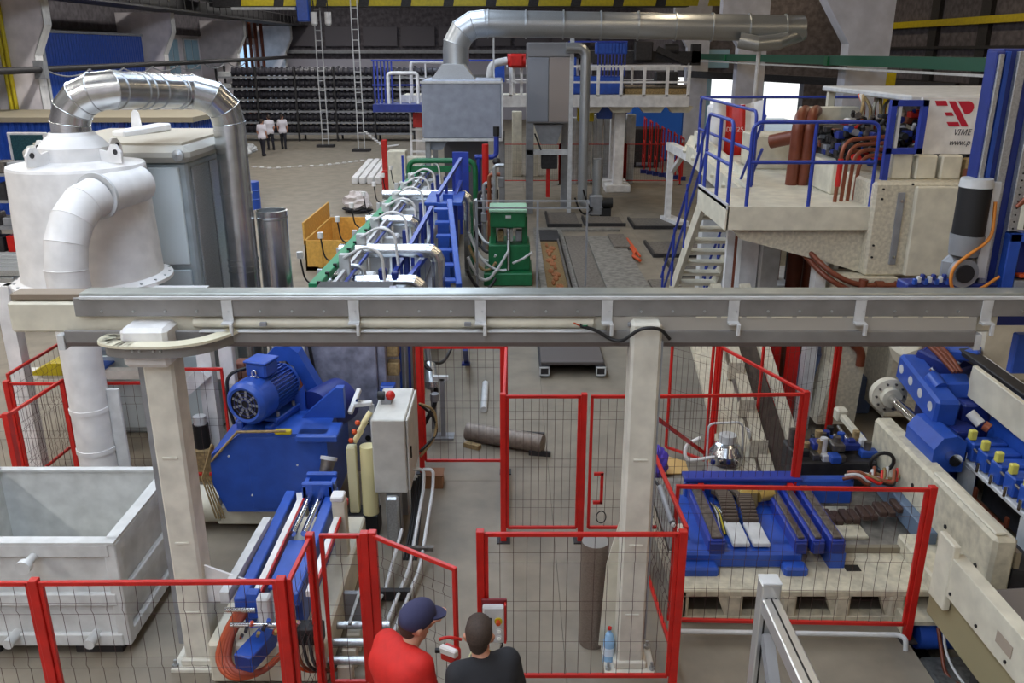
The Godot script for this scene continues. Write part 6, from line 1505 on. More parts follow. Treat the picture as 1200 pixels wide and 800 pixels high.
	solo("steel_channel", "grey galvanised cable channel laid along the bottom of the pit", "channel", S().lohi(V(3.6, -0.68, 3.6), V(3.97, -0.16, 6.25), 0.02), mat(col(130, 130, 126), 0.5, 0.4, noise_tex("dirt", 9, 0.02, 0.62, 1.0), 1.2))
	solo("blue_pump", "blue pump housing half hidden under the cream bracket shelf", "pump", S().cyl(V(3.62, -0.06, 6.42), V(3.95, -0.06, 6.42), 0.13, -1, 18), blue)
	var ph := thing("pit_hose", "thick brown hose looping down into the pit", "hose")
	part(ph, "hose", S().tube(fillet([V(3.75, 0.1, 6.3), V(3.72, -0.2, 6.0), V(3.85, -0.14, 5.8), V(3.98, 0.0, 5.9)], 0.2, 6), 0.018, 8), brown)
	part(ph, "pipe", S().tube(fillet([V(3.82, 0.5, 6.35), V(3.7, 0.0, 6.1), V(3.8, -0.14, 5.7), V(3.95, -0.14, 5.0)], 0.3, 6), 0.012, 6), lgrey)
	solo("black_motor", "black motor in the pit at the lower picture edge", "motor", S().cyl(V(3.9, -0.2, 4.9), V(4.4, -0.2, 4.9), 0.18, -1, 16).tube(ring(V(4.0, -0.1, 4.7), Vector3(0.2, 0, 0), Vector3(0, 0.2, 0.05), 16, 0.3, 2.8), 0.02, 6), black)
	var gb := thing("grey_hood_block", "dark grey shaped block on press bed at the right edge", "block")
	part(gb, "block", S().prism([Vector2(0, 0), Vector2(0.6, 0), Vector2(0.6, 0.42), Vector2(0.2, 0.5), Vector2(0.0, 0.36)], V(4.1, 0.5, 5.8), Vector3(0.1, 0, 1).normalized(), Vector3.UP, 0.5), mat(col(110, 102, 96), 0.6))
	# ---- hydraulic ram with flange disc
	var rm := thing("hydraulic_ram", "polished hydraulic ram with cream flange disc entering a blue block", "ram")
	var r0 := P(1039, 461, 9.0)
	var rl := V(r0.x, r0.y, 8.0); rl.y = r0.y
	part(rm, "flange_disc", S().lathe([Vector2(0.02, -0.03), Vector2(0.19, -0.03), Vector2(0.2, 0.0), Vector2(0.2, 0.08), Vector2(0.12, 0.1), Vector2(0.11, 0.16), Vector2(0.02, 0.16)], Transform3D(Basis(Vector3.RIGHT, PI / 2), r0 + Vector3(0, 0, 0)), 36), cream)
	for i in 10:
		var t := TAU * i / 10
		part(rm, "bolt", S().cyl(r0 + Vector3(cos(t) * 0.155, sin(t) * 0.155, 0.08), r0 + Vector3(cos(t) * 0.155, sin(t) * 0.155, 0.11), 0.014, -1, 6), steel)
	part(rm, "rod", S().cyl(r0 + Vector3(0, 0, 0.1), rl, 0.055, -1, 20), chrome)
	var bx := V(rl.x, rl.y, 8.25)
	part(rm, "blue_block", S().prism([Vector2(-0.16, -0.24), Vector2(0.15, -0.24), Vector2(0.15, 0.08), Vector2(0.05, 0.14), Vector2(-0.08, 0.12), Vector2(-0.16, 0.0)], V(bx.x + 0.02, bx.y, 8.15), Vector3.RIGHT, Vector3.UP, 0.6), blue)
	part(rm, "shaft_end", S().cyl(V(bx.x + 0.04, bx.y - 0.07, 7.6), V(bx.x + 0.04, bx.y - 0.07, 7.46), 0.065, -1, 20), chrome)
	part(rm, "dark_plate", S().lohi(V(bx.x + 0.17, bx.y - 0.7, 7.75), V(bx.x + 0.4, bx.y + 0.1, 8.2), 0.01), navy)
	# ---- blue container carriage along the press
	var bcg := thing("blue_press_carriage", "heavy blue press carriage arm with a row of round holes", "carriage")
	var c0 := P(1064, 428, 9.0); var c1 := P(1110, 486, 7.9)
	part(bcg, "arm", S().bar(c0, c1, 0.24, 0.3, 0.03), blue)
	var cd := (c1 - c0).normalized()
	for i in 4:
		var p := c0.lerp(c1, 0.12 + 0.25 * i)
		part(bcg, "hole_ring", S().cyl(p + Vector3(-0.125, 0.02, 0), p + Vector3(-0.115, 0.02, 0), 0.05, -1, 16), lgrey)
	part(bcg, "cross_beam", S().bar(P(1100, 452, 8.4), P(1136, 452, 8.3), 0.3, 0.18, 0.02), blue)
	part(bcg, "hinge_drum", S().cyl(P(1092, 442, 8.4), P(1103, 456, 8.2), 0.08, -1, 16), blue)
	part(bcg, "upper_arm", S().bar(P(1080, 415, 9.0), P(1130, 440, 8.6), 0.3, 0.2, 0.02), navy)
	part(bcg, "upper_plate", S().bar(P(1105, 410, 8.8), P(1150, 412, 8.6), 0.4, 0.12, 0.02), blue)
	part(bcg, "cream_cap", S().bar(P(1050, 418, 9.6), P(1075, 408, 9.6), 0.4, 0.28, 0.05), cream)
	for i in 22:
		var p := P(1082 + (i * 17) % 50, 408 + (i * 11) % 34, 8.6)
		part(bcg, "fitting", S().cyl(p, p + Vector3(0.03, 0.06, 0.04), 0.024, -1, 8), [chrome, navy, brown, lgrey, blue][i % 5])
	for i in 3:
		part(bcg, "hose", S().tube(fillet([P(1085 + 6 * i, 402, 8.6), P(1100 + 6 * i, 415, 8.4), P(1118 + 4 * i, 436, 8.2)], 0.2, 5), 0.025, 6), brown)
	part(bcg, "base_mount", S().lohi(V(4.6, 0.45, 8.0), V(4.9, 1.5, 9.0), 0.02), navy)
	# far cream slide and bars at the right edge
	var sl := thing("cream_slide", "cream slide beam with dark rails at the right picture edge", "slide")
	part(sl, "beam", S().bar(P(1138, 445, 8.2), P(1215, 505, 7.2), 0.06, 0.34, 0.01), cream)
	part(sl, "rail", S().bar(P(1130, 410, 8.6), P(1215, 470, 7.6), 0.16, 0.06, 0.01), dark)
	part(sl, "rail_bar", S().bar(P(1150, 420, 8.5), P(1215, 466, 7.7), 0.05, 0.08, 0.01), lgrey)
	part(sl, "housing", S().lohi(V(5.0, 1.5, 8.6), V(6.2, 2.4, 9.2), 0.04), cream)
	part(sl, "support", S().lohi(V(5.0, -0.5, 7.6), V(5.6, 1.3, 8.4), 0.03), dirtycream)
	# blue valve bank on grey table
	var vb := thing("blue_valve_bank", "row of blue valve blocks with yellow knobs on a grey table", "valve bank")
	var t0 := P(1112, 520, 7.5); var t1 := P(1180, 580, 6.7)
	var xd := Vector3(0.5, 0, 0)
	part(vb, "table_top", S().lohi(V(4.48, 1.02, 6.4), V(5.3, 1.07, 7.75), 0.01), lgrey)
	part(vb, "table_end", S().lohi(V(4.48, 0.6, 6.4), V(5.2, 1.02, 6.44)), grey)
	part(vb, "side_sill", S().lohi(V(4.48, 0.62, 6.44), V(4.5, 0.7, 7.6)), lgrey)
	part(vb, "side_panel", S().lohi(V(4.48, 0.7, 6.44), V(4.5, 1.02, 6.62)), lgrey)
	part(vb, "table_leg", S().lohi(V(4.48, 0.6, 7.5), V(4.55, 1.02, 7.7)), lgrey)
	part(vb, "inner_shelf", S().lohi(V(4.7, 0.62, 6.5), V(5.2, 1.0, 7.6), 0.02), dark)
	part(vb, "red_bracket", S().lohi(V(4.46, 0.66, 6.75), V(4.48, 0.92, 6.8)).lohi(V(4.46, 0.66, 7.3), V(4.48, 0.92, 7.35)).lohi(V(4.46, 0.74, 6.75), V(4.48, 0.82, 7.35)), brown)
	part(vb, "back_plate", S().lohi(V(4.85, 1.07, 6.0), V(4.95, 1.72, 7.95), 0.01), blue)
	for i in 4:
		part(vb, "plate_window", S().box(V(4.845, 1.5, 6.25 + 0.4 * i), Vector3(0.012, 0.2, 0.14), 0.003), lgrey)
	for i in 6:
		var d := 6.35 + 0.24 * i
		var blk := part(vb, "valve_block", S().lohi(V(4.5, 1.08, d), V(4.84, 1.28, d + 0.17), 0.015), blue)
		part(blk, "yellow_knob", S().box(V(4.52, 1.34, d + 0.08), Vector3(0.07, 0.1, 0.06), 0.01), mat(col(206, 200, 90), 0.45))
		part(blk, "drain_fitting", S().cyl(V(4.49, 1.06, d + 0.08), V(4.49, 1.16, d + 0.08), 0.022, -1, 8), chrome)
		part(blk, "pipe", S().cyl(V(4.52, 1.2, d + 0.1), V(4.52, 1.22, d + 0.26), 0.014, -1, 6), steel)
	part(vb, "spool_valve", S().cyl(V(4.55, 1.5, 7.8), V(4.62, 1.42, 7.7), 0.05, -1, 12), lgrey)
	part(vb, "brass_valve", S().cyl(V(4.64, 1.42, 7.68), V(4.68, 1.4, 7.64), 0.05, -1, 12), copper)
	for i in 14:
		var p := V(5.0 + 0.06 * (i % 5), 1.5 + 0.05 * (i % 4), 6.5 + 0.1 * i)
		part(vb, "hose_fitting", S().cyl(p, p + Vector3(0.04, 0.07, 0.03), 0.035, -1, 8), [pallet, dark, lgrey, brown][i % 4])
	# dark floor of the press side
	solo("press_floor_plate", "dark steel plate floor beside the press bed at right edge", "plate", S().lohi(V(5.4, 0.3, 4.6), V(8.0, 0.36, 8.2), 0.01), dark)
	solo("dark_slide_rail", "dark slide rail along the press bed top", "rail", S().lohi(V(4.44, 0.45, 5.0), V(4.6, 0.52, 7.8), 0.01), dark)
	# ---- vertical blue axis tower
	var tw := thing("blue_axis_tower", "tall blue vertical axis tower with grey guide rails behind the overhead rail", "tower")
	var tx := 3.82
	part(tw, "column", S().lohi(V(tx, 2.8, 7.0), V(tx + 0.27, 4.92, 7.25), 0.01), navy)
	part(tw, "left_profile", S().lohi(V(tx - 0.07, 2.8, 6.96), V(tx, 4.9, 7.1), 0.008), navy)
	part(tw, "guide_rail", S().lohi(V(tx - 0.055, 2.8, 6.94), V(tx - 0.015, 4.88, 6.97), 0.006), galv)
	part(tw, "blue_strip", S().lohi(V(tx + 0.01, 2.8, 6.97), V(tx + 0.05, 4.9, 7.0), 0.004), blue)
	part(tw, "guide_rail", S().lohi(V(tx + 0.1, 2.8, 6.95), V(tx + 0.17, 4.9, 7.0), 0.006), galv)
	part(tw, "guide_rail", S().lohi(V(tx + 0.25, 2.8, 6.93), V(tx + 0.33, 4.9, 7.0), 0.006), galv)
	for i in 34:
		part(tw, "hole", S().cyl(V(tx + 0.29, 2.85 + i * 0.056, 6.925), V(tx + 0.29, 2.85 + i * 0.056, 6.93), 0.008, -1, 6), black)
	part(tw, "rail_saddle", S().lohi(V(tx - 0.1, 2.9, 6.26), V(tx + 0.4, 3.02, 7.0), 0.01), navy)
	var cc := thing("cable_carrier", "curved brown cable carrier chain beside the blue axis tower", "cable carrier")
	for i in 16:
		var p := V(4.27 + 0.02 * sin(i * 0.4), 3.1 + i * 0.11, 7.0)
		part(cc, "link", S().box(p, Vector3(0.07, 0.095, 0.08), 0.01), copper if i % 2 else dark)
	for i in 3:
		part(cc, "hose", S().tube(fillet([V(4.2, 4.85, 6.95), V(4.34 + 0.05 * i, 4.3, 6.9), V(4.25 + 0.04 * i, 3.9, 6.9), V(4.1, 3.7, 6.92)], 0.3, 5), 0.016, 6), copper)
	for i in 3:
		part(cc, "lower_hose", S().tube(fillet([V(4.25, 3.95, 7.4), V(4.5 + 0.04 * i, 3.9, 7.4), V(4.6 + 0.03 * i, 3.5, 7.3), V(4.45, 3.2, 7.2)], 0.3, 5), 0.035, 8), brown)
	var sm := thing("servo_motor", "black servo motor with grey gearbox and looping orange cable", "motor")
	var mx := 3.76
	part(sm, "motor", S().cyl(V(mx, 3.47, 6.95), V(mx, 3.86, 6.95), 0.125, -1, 28), black)
	part(sm, "cap", S().cyl(V(mx, 3.86, 6.95), V(mx, 3.93, 6.95), 0.13, 0.12, 28), lgrey)
	part(sm, "gearbox", S().cyl(V(mx - 0.01, 3.3, 6.95), V(mx, 3.47, 6.95), 0.115, 0.135, 24).lohi(V(mx - 0.16, 3.02, 6.9), V(mx + 0.12, 3.3, 7.05), 0.06), grey)
	part(sm, "gear_face", S().cyl(V(mx - 0.02, 3.16, 6.86), V(mx - 0.02, 3.16, 6.9), 0.12, -1, 24), grey)
	part(sm, "shaft_cover", S().cyl(V(mx - 0.02, 3.16, 6.84), V(mx - 0.02, 3.16, 6.86), 0.075, -1, 20), deep)
	part(sm, "orange_cable", S().tube(fillet([V(mx + 0.14, 3.75, 6.88), V(mx + 0.15, 3.45, 6.85), V(mx - 0.02, 3.34, 6.82), V(mx - 0.17, 3.22, 6.8), V(mx - 0.14, 3.02, 6.8), V(mx + 0.08, 3.02, 6.8), V(mx + 0.26, 3.14, 6.84)], 0.12, 6), 0.014, 7), mat(col(206, 128, 46), 0.5))
	part(sm, "bracket", S().lohi(V(mx + 0.11, 3.1, 6.93), V(mx + 0.2, 3.9, 7.0), 0.006), lgrey)
	var cg := thing("blue_carriage", "blue framed carriage with small valves right of the axis tower", "carriage")
	part(cg, "frame", S().lohi(V(4.06, 2.95, 6.85), V(4.16, 3.5, 6.95), 0.01).lohi(V(4.06, 3.42, 6.85), V(4.9, 3.5, 6.95), 0.01).lohi(V(4.06, 2.95, 6.85), V(4.9, 3.04, 6.95), 0.01), blue)
	part(cg, "back_plate", S().lohi(V(4.1, 2.95, 6.95), V(4.9, 3.5, 6.99)), navy)
	part(cg, "valve", S().lohi(V(4.25, 3.3, 6.86), V(4.42, 3.4, 6.95), 0.01), lgrey)
	part(cg, "valve", S().cyl(V(4.32, 3.15, 6.9), V(4.32, 3.3, 6.9), 0.03, -1, 8), lgrey)
	part(cg, "orange_plug", S().lohi(V(4.2, 3.12, 6.86), V(4.36, 3.15, 6.94), 0.008), orange)
	part(cg, "shelf", S().lohi(V(4.16, 3.04, 6.84), V(4.9, 3.1, 6.95), 0.008), grey)
	part(cg, "blue_base", S().lohi(V(3.3, 2.98, 6.9), V(4.06, 3.06, 7.1), 0.01), navy)
	for i in 12:
		part(cg, "connector", S().box(V(3.36 + 0.03 * i, 3.08 + 0.02 * (i % 3), 6.9), Vector3(0.03, 0.05, 0.04), 0.005), [blue, lgrey, navy][i % 3])
	# blue cover under the right end of the rail
	solo("blue_cover", "blue box cover hanging below the right end of the overhead rail", "cover", S().lohi(P(1184, 438, 6.6), P(1215, 392, 6.6) + Vector3(0.2, 0, -0.08), 0.01), blue)
	# ---- aluminium profile corner in the foreground
	var al := thing("aluminium_guard", "slotted aluminium profile post with a rail sloping to the picture edge", "guard frame")
	var ax := 1.2; var ad := 3.4
	var am := mat(col(208, 210, 212), 0.3, 0.8)
	part(al, "post", S().lohi(V(ax - 0.045, 0, ad - 0.04), V(ax + 0.045, 2.57, ad + 0.04), 0.006), am)
	for x in [-0.02, 0.022]:
		part(al, "slot", S().lohi(V(ax + x - 0.004, 0, ad - 0.042), V(ax + x + 0.004, 2.5, ad - 0.04)), black)
	part(al, "cap", S().lohi(V(ax - 0.046, 2.57, ad - 0.041), V(ax + 0.046, 2.58, ad + 0.041), 0.003), lgrey)
	part(al, "rail", S().lohi(V(ax - 0.04, 2.42, 1.9), V(ax + 0.04, 2.5, ad - 0.04), 0.006), am)
	part(al, "slot", S().lohi(V(ax - 0.004, 2.5, 1.9), V(ax + 0.004, 2.502, ad - 0.04)), black)
	part(al, "brace", S().bar(V(ax, 2.3, ad - 0.04), V(ax, 1.9, 2.95), 0.05, 0.06), grey)
	part(al, "hinge", S().bar(V(ax + 0.02, 2.2, ad - 0.06), V(ax + 0.05, 1.8, 2.9), 0.02, 0.08), dark)

func fence(a: Vector3, b: Vector3, h: float, label: String, step := 0.1, kink := 0.02, posts := 3, r := 0.0022) -> Node3D:
	var t := thing("safety_fence", label, "fence")
	var d := (b - a); var l := d.length(); var u := d / l
	var nrm := u.cross(Vector3.UP)
	var m0 := 0.0; var m1 := l
	for k in 2:
		if posts & (1 << k):
			var p := a if k == 0 else b
			part(t, "post", S().bar(p, p + Vector3(0, h + 0.02, 0), 0.06, 0.06, 0.004, u), red)
			part(t, "base_plate", S().box(p + Vector3(0, 0.006, 0), Vector3(0.14, 0.012, 0.14)), dark)
			if k == 0: m0 = 0.045
			else: m1 = l - 0.045
	var y0 := 0.16
	var c := Vector3.UP
	for k in 2:
		var q := a + u * (m0 if k == 0 else m1)
		part(t, "frame_stile", S().bar(q + c * y0, q + c * h, 0.03, 0.03, 0.003, u), red)
		var y := y0 if k == 0 else h - 0.015
		part(t, "frame_rail", S().bar(a + u * m0 + c * y, a + u * m1 + c * y, 0.03, 0.032, 0.003), red)
	var s := S()
	var n := int((m1 - m0) / step)
	var off := func(y: float) -> Vector3:                        # the V folds pressed into the wire panel
		var o := 0.0
		for f in [y0 + 0.28, (y0 + h) * 0.5, h - 0.22]:
			o += kink * maxf(0.0, 1.0 - absf(y - f) / 0.045)
		return nrm * o
	var ys := [y0]
	if kink > 0.0:
		for f in [y0 + 0.28, (y0 + h) * 0.5, h - 0.22]: ys.append_array([f - 0.045, f, f + 0.045])
	ys.append(h - 0.02)
	for i in range(1, n):
		var q := a + u * lerpf(m0, m1, float(i) / n)
		var p := []
		for y in ys: p.append(q + c * y + off.call(y))
		s.tube(p, r, 4, false)
	var hs := []
	for f in [y0 + 0.28, (y0 + h) * 0.5, h - 0.22]: hs.append_array([f - 0.045, f + 0.045])
	for y in hs: s.tube([a + u * m0 + c * y, a + u * m1 + c * y], r * 0.75, 4, false)
	part(t, "wire_mesh", s, wire, "stuff")
	return t

func fences() -> void:
	# fences in front
	fence(V(-0.24, 0, 5.62), V(1.29, 0, 5.62), 1.47, "front red mesh fence panel holding the grey push button box")
	fence(V(1.34, 0, 5.75), V(1.27, 0, 7.75), 1.45, "red mesh fence running back from the front panel beside the rail post", 0.1, 0.02, 2)
	fence(V(1.38, 0, 6.33), V(3.47, 0, 6.27), 1.49, "long red mesh fence in front of the blue table machine", 0.1, 0.02, 2)
	fence(V(-3.24, 0, 4.95), V(-1.57, 0, 4.97), 1.5, "red mesh fence in front of the grey bin and rail post foot")
	fence(V(-4.9, 0, 4.95), V(-3.285, 0, 4.95), 1.5, "red mesh fence at the lower picture corner before the bin", 0.1, 0.02, 1)
	fence(V(-1.52, 0, 4.99), V(-1.5, 0, 5.53), 1.5, "narrow red mesh fence section beside the log bench end", 0.1, 0.02, 2)
	fence(V(-1.42, 0, 5.55), V(-1.1, 0, 5.55), 1.5, "short red mesh fence section behind the man in the red shirt", 0.1, 0.02, 2)
	var dr := fence(V(-1.04, 0, 5.55), V(-0.4, 0, 5.12), 1.5, "open red mesh gate behind the man in the cap", 0.09, 0.02, 0)
	part(dr, "gate_stile", S().lohi(V(-1.07, 0.05, 5.53), V(-1.01, 1.52, 5.59), 0.004), red)
	# left rear
	fence(V(-5.6, 0, 8.8), V(-4.95, 0, 8.8), 1.43, "red mesh fence between two posts behind the bin, beyond the picture-edge post")
	fence(V(-4.89, 0, 8.8), V(-4.0, 0, 8.82), 1.43, "red mesh fence passing behind the fat white pipe", 0.1, 0.02, 1)
	fence(V(-5.0, 0, 7.75), V(-4.93, 0, 8.72), 1.5, "short red mesh fence running back to the tall corner post by bin", 0.1, 0.02, 1)
	fence(V(-6.4, 0, 7.6), V(-5.0, 0, 7.75), 1.5, "red mesh fence leaving the picture edge before the bin", 0.1, 0.02, 0)
	fence(V(-5.63, 0, 8.9), V(-5.55, 0, 10.6), 1.5, "red mesh fence running back beside the white support post", 0.1, 0.02, 0)
	fence(V(-3.87, 0, 9.07), V(-3.3, 0, 9.07), 1.5, "narrow red mesh fence left of the electric motor", 0.1, 0.0, 1)
	# middle line
	fence(V(-0.09, 0, 7.87), V(0.72, 0, 7.87), 1.66, "red mesh gate panel in the middle aisle before steel log", 0.075, 0.0)
	var g2 := fence(V(0.8, 0, 7.87), V(1.3, 0, 7.87), 1.66, "red mesh gate with a handle just left of the rail post", 0.075, 0.0, 0)
	part(g2, "handle", S().lohi(V(0.84, 0.78, 7.84), V(0.94, 0.81, 7.87)).lohi(V(0.91, 0.45, 7.84), V(0.94, 0.81, 7.87)).lohi(V(0.84, 0.45, 7.84), V(0.94, 0.48, 7.87)), red)
	part(g2, "pull_cord", S().tube(ring(V(0.93, 0.3, 7.84), Vector3(0.05, 0, 0), Vector3(0, 0.07, 0), 16), 0.006, 5), black)
	fence(V(1.36, 0, 7.87), V(2.95, 0, 7.93), 1.66, "red mesh fence behind the blue table, right of the rail post", 0.075, 0.0, 2)
	fence(V(2.95, 0, 8.0), V(2.42, 0, 9.4), 1.66, "red mesh fence running back from corner post to chute", 0.075, 0.0, 2)
	fence(V(2.36, 0, 9.43), V(1.95, 0, 9.8), 1.66, "short red mesh fence end beyond the chute, under the overhead rail", 0.075, 0.0, 0)
	fence(V(3.0, 0, 9.6), V(4.1, 0, 10.1), 1.7, "red mesh fence with tall post under the press platform", 0.08, 0.0, 2)
	# far door
	fence(V(-1.1, 0, 9.42), V(-0.08, 0, 9.42), 1.64, "tall red mesh door frame at the aisle before the sensor stand", 0.085, 0.0)
	fence(V(-0.07, 0, 9.36), V(-0.08, 0, 7.95), 1.64, "red mesh panel running between far door and middle gate", 0.1, 0.0, 0)
	# diagonal red bar
	solo("red_prop_bar", "loose red bar sloping behind the rail post to the fence foot", "bar", S().bar(P(770, 490, 8.6), P(830, 534, 9.5), 0.04, 0.04), red)
	var cs := thing("caster_strut", "grey padded strut leaning over the fence corner beside rail post", "strut")
	part(cs, "tube", S().cyl(P(774, 570, 6.6), P(788, 612, 6.2), 0.028, -1, 12), grey)
	part(cs, "rod", S().cyl(P(766, 562, 6.7), P(775, 572, 6.6), 0.012, -1, 8), dark)
	part(cs, "tip", S().ball(P(789, 615, 6.18), 0.022, 8), lgrey)
	# low white floor pipe at fence foot
	solo("white_floor_tube", "white tube rail along the foot of the right fence", "tube", S().tube(fillet([V(1.4, 0.1, 6.25), V(3.36, 0.1, 6.2), V(3.4, 0.1, 6.15), V(3.4, 0.0, 6.12)], 0.06, 4), 0.022, 8), lgrey)
	# ---- push button box
	var cb := thing("button_box", "grey push button box with a yellow emergency stop on the front fence", "control box")
	part(cb, "backplate", S().lohi(V(-0.235, 0.53, 5.56), V(-0.04, 0.92, 5.585), 0.006), mat(col(120, 26, 34), 0.5))
	part(cb, "face", S().lohi(V(-0.225, 0.56, 5.5), V(-0.06, 0.89, 5.56), 0.012), lgrey)
	part(cb, "hinge", S().lohi(V(-0.06, 0.55, 5.51), V(-0.045, 0.9, 5.56), 0.004), red)
	var es := part(cb, "emergency_plate", S().cyl(V(-0.105, 0.77, 5.49), V(-0.105, 0.77, 5.5), 0.03, -1, 18), yellow)
	part(es, "emergency_button", S().cyl(V(-0.105, 0.77, 5.46), V(-0.105, 0.77, 5.49), 0.018, -1, 14), orange)
	part(cb, "key_switch", S().lohi(V(-0.18, 0.74, 5.492), V(-0.155, 0.8, 5.5), 0.003), dark)
	var ln := 0
	for q in [[-0.17, 0.68], [-0.1, 0.68], [-0.17, 0.615], [-0.1, 0.615]]:
		var bz := part(cb, "button_bezel", S().cyl(V(q[0], q[1], 5.492), V(q[0], q[1], 5.5), 0.022, -1, 16), lgrey)
		var lit := mat(col(240, 244, 238), 0.3)
		if ln == 0:
			lit.emission_enabled = true; lit.emission = Color(0.9, 1.0, 0.9); lit.emission_energy_multiplier = 0.6
		part(bz, "button", S().cyl(V(q[0], q[1], 5.484), V(q[0], q[1], 5.492), 0.015, -1, 14), lit)
		ln += 1
	part(cb, "green_tag", S().lohi(V(-0.232, 0.63, 5.51), V(-0.224, 0.71, 5.55), 0.002), mat(col(90, 200, 140), 0.5))
	part(cb, "cable", S().tube([V(-0.08, 0.56, 5.53), V(-0.075, 0.5, 5.56), V(-0.09, 0.44, 5.6)], 0.008, 6), black)
	# ---- gate lock
	var lk := thing("gate_lock", "red and white safety switch lock on the open gate", "lock")
	var g0 := V(-0.44, 0.82, 5.09)
	part(lk, "red_body", S().box(g0 + Vector3(0, -0.02, 0), Vector3(0.13, 0.1, 0.09), 0.012, Basis(Vector3.UP, -0.5)), red)
	part(lk, "white_face", S().box(g0 + Vector3(-0.01, 0.04, 0.05), Vector3(0.14, 0.06, 0.05), 0.01, Basis(Vector3.UP, -0.5)), white)
	part(lk, "black_latch", S().box(g0 + Vector3(-0.09, 0.03, 0.03), Vector3(0.04, 0.03, 0.03), 0.004), black)
	part(lk, "key", S().box(g0 + Vector3(-0.01, -0.08, 0.07), Vector3(0.016, 0.04, 0.01)), lgrey)
	part(lk, "handle", S().tube(fillet([g0 + Vector3(-0.03, -0.1, 0.06), g0 + Vector3(-0.03, -0.2, 0.07), g0 + Vector3(0.0, -0.2, 0.07), g0 + Vector3(0.0, -0.1, 0.06)], 0.01, 3), 0.008, 6), galv)
	part(lk, "grip", S().tube(fillet([g0 + Vector3(-0.08, 0.1, 0), g0 + Vector3(-0.02, 0.13, 0.01), g0 + Vector3(0.08, 0.1, 0)], 0.03, 4), 0.012, 6), red)

func rail_post(called: String, label: String, b: Vector3, w: float, y: float, turn := 0.0) -> Node3D:
	var t := thing(called, label, "post", "", b, turn)
	var pm := mat(col(226, 222, 208), 0.5, 0.0, noise_tex("mottle", 3, 0.012, 0.86, 1.0), 0.6)
	part(t, "shaft", S().lohi(Vector3(-w / 2, 0.02, -w / 2), Vector3(w / 2, y, w / 2), 0.02), pm)
	part(t, "base_plate", S().lohi(Vector3(-w * 0.95, 0, -w * 0.8), Vector3(w * 0.95, 0.035, w * 0.8), 0.004), pm)
	part(t, "base_collar", S().lohi(Vector3(-w * 0.62, 0.035, -w * 0.62), Vector3(w * 0.62, 0.1, w * 0.62), 0.01), pm)
	for sx in [-1.0, 1.0]:
		for sz in [-1.0, 1.0]:
			var bl := part(t, "anchor_bolt", S().cyl(Vector3(sx * w * 0.82, 0.03, sz * w * 0.62), Vector3(sx * w * 0.82, 0.1, sz * w * 0.62), 0.013, -1, 8), galv)
			part(bl, "nut", S().cyl(Vector3(sx * w * 0.82, 0.035, sz * w * 0.62), Vector3(sx * w * 0.82, 0.06, sz * w * 0.62), 0.026, -1, 6), galv)
	for y2 in [0.55, 1.2, 1.95]:
		part(t, "weld_tab", S().box(Vector3(0, y2, w / 2 + 0.004), Vector3(w * 0.5, 0.02, 0.012), 0.003), pm)
	return t

